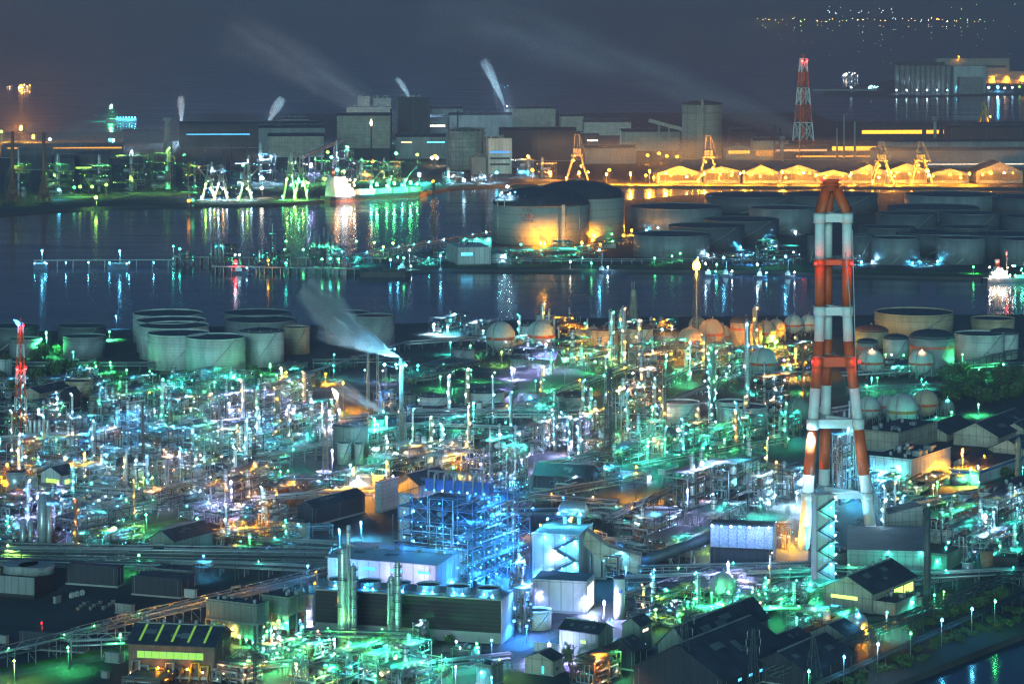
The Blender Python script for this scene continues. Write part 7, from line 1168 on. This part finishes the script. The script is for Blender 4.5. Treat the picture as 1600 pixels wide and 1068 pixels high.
# yard lamps
P_ = [(72, 520, 'G', 420), (171, 518, 'G', 300), (117, 492, 'Y', 120), (181, 494, 'C', 160), (114, 550, 'T', 200), (149, 563, 'G', 150), (172, 566, 'G', 190), (198, 578, 'G', 190), (234, 580, 'G', 190), (243, 590, 'G', 140), (187, 597, 'G', 220), (205, 603, 'G', 130), (133, 591, 'G', 120), (79, 575, 'W', 130), (284, 605, 'G', 240), (335, 597, 'G', 170), (363, 606, 'G', 230), (387, 589, 'G', 140), (264, 595, 'T', 110), (145, 612, 'T', 110), (0, 570, 'T', 120), (234, 613, 'O', 150), (248, 618, 'G', 170), (261, 622, 'W', 260), (315, 620, 'T', 110), (298, 638, 'G', 150), (176, 641, 'G', 200), (60, 640, 'W', 260), (122, 650, 'W', 320), (168, 665, 'C', 260), (185, 665, 'C', 260), (195, 642, 'P', 200), (358, 630, 'P', 420), (371, 632, 'P', 300), (88, 683, 'G', 150), (259, 664, 'G', 260), (28, 703, 'O', 420), (132, 708, 'O', 420), (11, 726, 'O', 360), (2, 745, 'O', 240), (241, 685, 'G', 150), (212, 730, 'C', 130), (60, 714, 'C', 180), (224, 746, 'Y', 200), (238, 746, 'Y', 200), (376, 692, 'G', 190), (346, 713, 'A', 160), (313, 711, 'A', 150), (361, 753, 'P', 560), (292, 790, 'T', 220), (197, 780, 'G', 150), (59, 776, 'P', 520), (373, 788, 'O', 420), (111, 685, 'C', 100), (0, 685, 'C', 160), (398, 685, 'C', 200), (340, 722, 'A', 90), (191, 691, 'C', 140),
 (408, 586, 'G', 190), (422, 569, 'G', 230), (439, 576, 'M', 420), (447, 582, 'O', 360), (432, 586, 'G', 150), (467, 582, 'G', 130), (421, 571, 'G', 130), (509, 584, 'O', 320), (536, 598, 'O', 420), (607, 610, 'O', 200), (522, 554, 'T', 150), (521, 571, 'T', 170), (575, 558, 'W', 90), (617, 545, 'T', 200), (635, 550, 'Y', 120), (653, 571, 'T', 330), (620, 575, 'G', 170), (570, 578, 'C', 180), (598, 579, 'P', 180), (614, 601, 'C', 120), (587, 585, 'G', 110), (583, 605, 'G', 110), (688, 588, 'G', 170), (736, 578, 'G', 190), (773, 582, 'G', 170), (770, 577, 'W', 90), (735, 540, 'G', 200), (704, 535, 'T', 170), (784, 550, 'Y', 170), (799, 575, 'P', 420), (649, 603, 'O', 120), (613, 602, 'P', 140), (654, 625, 'G', 170), (740, 630, 'T', 460), (518, 628, 'G', 200), (486, 634, 'G', 130), (449, 639, 'P', 480), (530, 640, 'P', 560), (499, 645, 'W', 160), (429, 652, 'G', 170), (443, 651, 'W', 170), (413, 685, 'G', 220), (417, 723, 'G', 140), (450, 735, 'G', 190), (438, 736, 'G', 170), (425, 738, 'G', 110), (519, 704, 'P', 460), (552, 733, 'O', 420), (604, 722, 'O', 420), (616, 707, 'O', 250), (437, 759, 'O', 380), (559, 745, 'W', 190), (580, 741, 'C', 210), (603, 736, 'C', 160), (614, 744, 'P', 260), (643, 738, 'C', 210), (661, 738, 'C', 210), (676, 738, 'C', 210), (729, 694, 'O', 420), (708, 730, 'G', 220), (751, 725, 'P', 640), (784, 682, 'O', 300), (792, 710, 'G', 200), (773, 703, 'T', 200), (756, 737, 'C', 190), (432, 772, 'O', 200), (590, 750, 'O', 190), (588, 680, 'G', 120), (588, 704, 'G', 170),
 (678, 507, 'W', 390), (699, 511, 'W', 390), (704, 500, 'T', 160), (755, 517, 'W', 160), (853, 538, 'P', 520), (803, 577, 'P', 360), (910, 537, 'O', 200), (946, 539, 'T', 130), (1041, 555, 'G', 460), (882, 564, 'G', 420), (930, 565, 'G', 320), (986, 540, 'T', 150), (906, 594, 'O', 360), (845, 580, 'Y', 130), (849, 593, 'G', 230), (876, 556, 'T', 130), (837, 595, 'T', 170), (975, 554, 'W', 250), (1022, 499, 'O', 150), (1042, 500, 'O', 230), (875, 494, 'O', 190), (883, 494, 'O', 190), (894, 497, 'O', 150), (914, 505, 'T', 150), (1050, 510, 'M', 180), (1114, 543, 'G', 200), (1152, 543, 'G', 230), (1190, 541, 'G', 170), (1087, 568, 'G', 170), (1075, 585, 'G', 170), (1118, 575, 'G', 140), (1140, 572, 'P', 240), (1135, 584, 'G', 200), (1120, 588, 'G', 150), (1101, 595, 'P', 200), (1180, 594, 'T', 260), (1119, 614, 'W', 230), (1120, 637, 'W', 170), (1118, 659, 'W', 190), (989, 583, 'W', 250), (1019, 636, 'G', 480), (1091, 662, 'G', 210), (998, 628, 'A', 260), (852, 653, 'T', 250), (1132, 687, 'G', 270), (1173, 702, 'Y', 200), (1110, 700, 'G', 190), (1013, 690, 'T', 420), (1012, 697, 'T', 360), (1054, 686, 'Y', 240), (1035, 693, 'G', 200), (933, 688, 'A', 260), (935, 695, 'T', 260), (893, 690, 'P', 360), (994, 729, 'O', 420), (969, 710, 'T', 130), (1042, 710, 'G', 110), (880, 740, 'W', 220), (815, 718, 'P', 300), (1021, 685, 'A', 190), (847, 714, 'A', 130), (804, 747, 'C', 220), (880, 777, 'B', 230), (835, 773, 'G', 130), (1074, 766, 'P', 500), (1114, 772, 'P', 300), (1188, 779, 'T', 320), (1143, 812, 'W', 260), (1190, 815, 'Y', 160), (1060, 887, 'G', 330), (844, 820, 'O', 300), (893, 807, 'O', 420), (978, 886, 'C', 160),
 (1243, 546, 'O', 420), (1225, 563, 'P', 330), (1235, 572, 'T', 210), (1225, 574, 'T', 150), (1256, 595, 'G', 220), (1384, 554, 'G', 170), (1393, 554, 'W', 260), (1412, 555, 'G', 190), (1504, 554, 'G', 210), (1371, 590, 'G', 190), (1403, 587, 'G', 130), (1443, 601, 'G', 150), (1529, 632, 'G', 270), (1487, 644, 'G', 270), (1446, 659, 'T', 230), (1213, 722, 'O', 380), (1504, 703, 'O', 700), (1538, 712, 'O', 190), (1517, 733, 'G', 340), (1431, 733, 'G', 210), (1465, 753, 'G', 240), (1422, 752, 'Y', 240), (1459, 758, 'A', 250), (1491, 774, 'G', 190), (1530, 745, 'Y', 190), (1397, 774, 'W', 220), (1379, 752, 'W', 220), (1312, 690, 'W', 230), (1313, 743, 'W', 220), (1287, 772, 'W', 220), (1358, 744, 'B', 330), (1451, 788, 'T', 150), (1574, 757, 'Y', 120), (1598, 730, 'T', 150), (1482, 847, 'T', 390), (1478, 855, 'T', 200), (1356, 898, 'G', 170), (1460, 929, 'T', 300), (1475, 924, 'Y', 150), (1208, 920, 'G', 210), (1215, 920, 'G', 210), (1221, 935, 'G', 260), (1283, 952, 'T', 300), (1314, 958, 'T', 220), (1331, 953, 'Y', 150), (1386, 956, 'T', 330), (1212, 815, 'W', 210), (1540, 805, 'W', 420), (1540, 815, 'W', 330), (1565, 858, 'W', 230), (1575, 867, 'P', 380), (1112, 926, 'G', 160), (1084, 935, 'G', 170), (1149, 942, 'G', 210), (1172, 945, 'G', 190), (1186, 928, 'G', 150), (1196, 927, 'G', 190), (1130, 945, 'Y', 150), (1193, 957, 'T', 200), (1025, 952, 'Y', 190), (1075, 940, 'T', 150), (932, 970, 'W', 260), (956, 969, 'T', 260), (1000, 935, 'C', 140), (1000, 962, 'T', 140), (1245, 965, 'T', 190), (1260, 972, 'T', 140)]
for px, py, c, L in P_:
    if L >= 150: post(px, py, c, rnd.uniform(7, 11) if L < 400 else 20, 1.35 if L < 250 else 1.7 if L < 400 else 2.0, L, fl=14 if c == 'O' else 8)
# trees
for px, py, h_ in [(12, 572, 22), (35, 578, 20), (58, 566, 26), (60, 600, 30), (88, 594, 34), (105, 588, 34), (118, 600, 30), (130, 592, 26), (80, 612, 22), (100, 616, 20), (50, 615, 20), (185, 596, 18), (200, 600, 18), (215, 604, 16), (160, 602, 20), (20, 612, 22), (70, 560, 26), (90, 556, 22), (10, 640, 18), (240, 604, 16), (395, 586, 20), (405, 592, 16), (180, 620, 14), (215, 620, 14), (2, 600, 26), (148, 580, 18)]: tree(px, py, h_, h_*1.2)
for i in range(34): px = rnd.uniform(1470, 1610); py = rnd.uniform(590, 640)-(px-1470)*.12; tree(px, py, rnd.uniform(18, 30), rnd.uniform(26, 40), 'dark tree of the unlit wood', 'dark wood at the right')
for px, py, h_ in [(1465, 800, 22), (1480, 806, 20), (1450, 796, 16), (805, 606, 10), (497, 606, 10), (1410, 640, 10), (1372, 646, 12), (1395, 656, 12), (645, 600, 8), (1570, 745, 18), (1590, 742, 16)]: tree(px, py, h_, h_*1.3)

# more slim columns and short racks between the structures
g2 = random.Random(77); PUT = []
ZN = [(0, 470, 640, 860, 26), (480, 800, 640, 760, 12), (800, 1200, 580, 740, 24), (1380, 1600, 780, 900, 9), (990, 1270, 900, 990, 8), (360, 520, 1000, 1068, 5)]
for x0, x1, y0, y1, nn_ in ZN:
    k = 0
    while k < nn_:
        x, y = g2.uniform(x0, x1), g2.uniform(y0, y1)
        if min([abs(x-a)+abs(y-b_) for a, b_ in PUT]+[99]) < 16 or (220 < x < 345 and 800 < y < 900): continue
        PUT.append((x, y)); k += 1; hh = g2.uniform(34, 78); w_ = g2.uniform(3.2, 7.5)
        column(x, y, w_, y-hh, g2.choice([clad, clad, white, pipem, tankt]), f"{g2.choice(['silver', 'pale', 'shiny'])} {'slim' if w_ < 5 else 'stout'} process column", 3 if w_ < 5 else 5, g2.choice(['WC', 'CT', 'TG', 'AO', 'C', 'W']), w_ > 4.5, 'process columns')
for p0, p1, lm in [((330, 905), (480, 912), '-T-'), ((520, 765), (620, 742), 'C-'), ((840, 870), (990, 862), 'T-C'), ((860, 850), (1000, 880), 'G-'), ((400, 1062), (640, 1040), 'G-Y-T'), ((660, 1062), (800, 1046), 'T-'), ((470, 1016), (640, 1020), 'GG'), ((1060, 590), (1240, 570), '-G-'), ((640, 545), (780, 535), '-'), ((1380, 935), (1590, 905), 'T--'), ((0, 700), (140, 690), 'CW'), ((140, 650), (400, 640), 'C-W-'), ((230, 690), (420, 670), 'W-C'), ((60, 780), (250, 792), 'P-C'), ((1440, 800), (1600, 770), 'C-T'), ((850, 745), (1000, 715), 'T-')]:
    rack(p0, p1, g2.uniform(5, 9), g2.uniform(5, 8), 6, 2, 'pipe rack on steel trestles', lamps=lm, sm=g2.choice([steel, dsteel]), L=130)
# ------------------------------------------------------------------ labels: each repeat is told apart by its look, then by the landmark it stands at
LM = [('the great chimney', 1304, 700), ('the boiler house', 730, 840), ('the cooling tower', 640, 970), ('the turbine hall', 610, 895), ('the zigzag stair building', 870, 868), ('the white cylinder tank', 968, 935), ('the largest dark warehouse', 1130, 990), ('the pale green sphere', 1129, 915), ('the sheeted hall', 1160, 850), ('the stair tower', 1290, 850), ('the plain dark chimney', 1450, 870), ('the yellow windowed workshop', 1360, 930), ('the compressor house', 270, 1030), ('the unlit yard', 180, 930), ('the violet control house', 92, 760), ('the gabled laboratory', 325, 752),
 ('the banded flare tower', 30, 600), ('the tall white column', 145, 690), ('the clustered tanks', 310, 550), ('the grey steam stack', 627, 640), ('the green tanks', 555, 690), ('the pale blue tank', 757, 626), ('the slim lattice tower', 953, 650), ('the flare flame', 1088, 470), ('the reactor vessel', 977, 630), ('the lattice tower tanks', 1110, 650), ('the orange banded sphere', 1410, 638), ('the domed band tank', 1456, 560), ('the dark wood', 1550, 600), ('the white office', 1425, 735), ('the striped low building', 1530, 740), ('the violet frame', 360, 640), ('the dark gabled hall', 520, 805), ('the orange truss rack', 400, 950), ('the foreground columns', 560, 1010), ('the tall pylon', 1070, 1010), ('the canal conveyor', 1450, 985), ('the silver columns', 975, 520), ('the dark sphere', 782, 525), ('the twin dim tanks', 724, 556), ('the orange road', 500, 605), ('the palm side tanks', 130, 540), ('the elevator house', 1235, 755), ('the rust tank', 1542, 880), ('the pipe frame yard', 1080, 800), ('the dark gabled store', 880, 758), ('the violet lamp frame', 885, 690),
 ('the lettered gas tank', 845, 350), ('the front oil tank', 1050, 385), ('the far banded chimney', 1257, 170), ('the octagonal gas holder', 1096, 200), ('the grid gas holder', 728, 230), ('the cargo ship', 590, 290), ('the coal quay', 380, 290), ('the water tower', 262, 212), ('the brown masts', 42, 260), ('the grain silo', 1440, 120), ('the island offices', 730, 395), ('the channel jetty', 430, 400), ('the mooring islands', 120, 410), ('the tanker', 1560, 420), ('the dark window-band hall', 1450, 205), ('the green quay cranes', 1410, 255), ('the steelworks block', 568, 190), ('the long lamp shed', 390, 212), ('the stepped hall', 52, 250)]
LM2 = {k: (x, y) for k, x, y in LM}
ORD = ['', 'second ', 'third ', 'fourth ', 'fifth ', 'sixth ', 'seventh ', 'eighth ', 'ninth ', 'tenth ', 'eleventh ', 'twelfth ', 'thirteenth ', 'fourteenth ', 'fifteenth ', 'sixteenth ', 'seventeenth ', 'eighteenth ', 'nineteenth ', 'twentieth '] + [f'{a}{b} ' for a in ('twenty-', 'thirty-') for b in ('first', 'second', 'third', 'fourth', 'fifth', 'sixth', 'seventh', 'eighth', 'ninth', 'tenth')]
NUM = ['', 'one', 'two', 'three', 'four', 'five', 'six', 'seven', 'eight', 'nine', 'ten', 'eleven', 'twelve', 'thirteen', 'fourteen', 'fifteen', 'sixteen']
used = {}
for o in C.objects:
    if o.parent is None and o.get('label'): used.setdefault(o['label'], []).append(o)
from collections import Counter
cnt = Counter(q[1] for q in AUTO); bk = {}
for o, d, px, py in AUTO:
    if cnt[d] == 1 and len(d.split()) > 5 and d not in used: o['label'] = d; continue
    k, x, y = min(LM, key=lambda q: (q[1]-px)**2+((q[2]-py)*1.8)**2); dx, dy = px-x, (py-y)*1.8
    rel = 'in front of' if dy > abs(dx) else 'behind' if dy < -abs(dx) else 'right of' if dx > 0 else 'left of'
    bk.setdefault((d, rel, k), []).append((px, o))
for (d, rel, k), L in bk.items():
    L.sort(key=lambda q: q[0]); n = len(L)
    for i, (px, o) in enumerate(L):
        if n == 1: o['label'] = f'{d} {rel} {k}'
        elif i == 0: o['label'] = f'{d} {rel} {k}, leftmost'
        elif i == n-1: o['label'] = f'{d} {rel} {k}, rightmost'
        else: o['label'] = f'{d} {rel} {k}, {ORD[i]}from left'
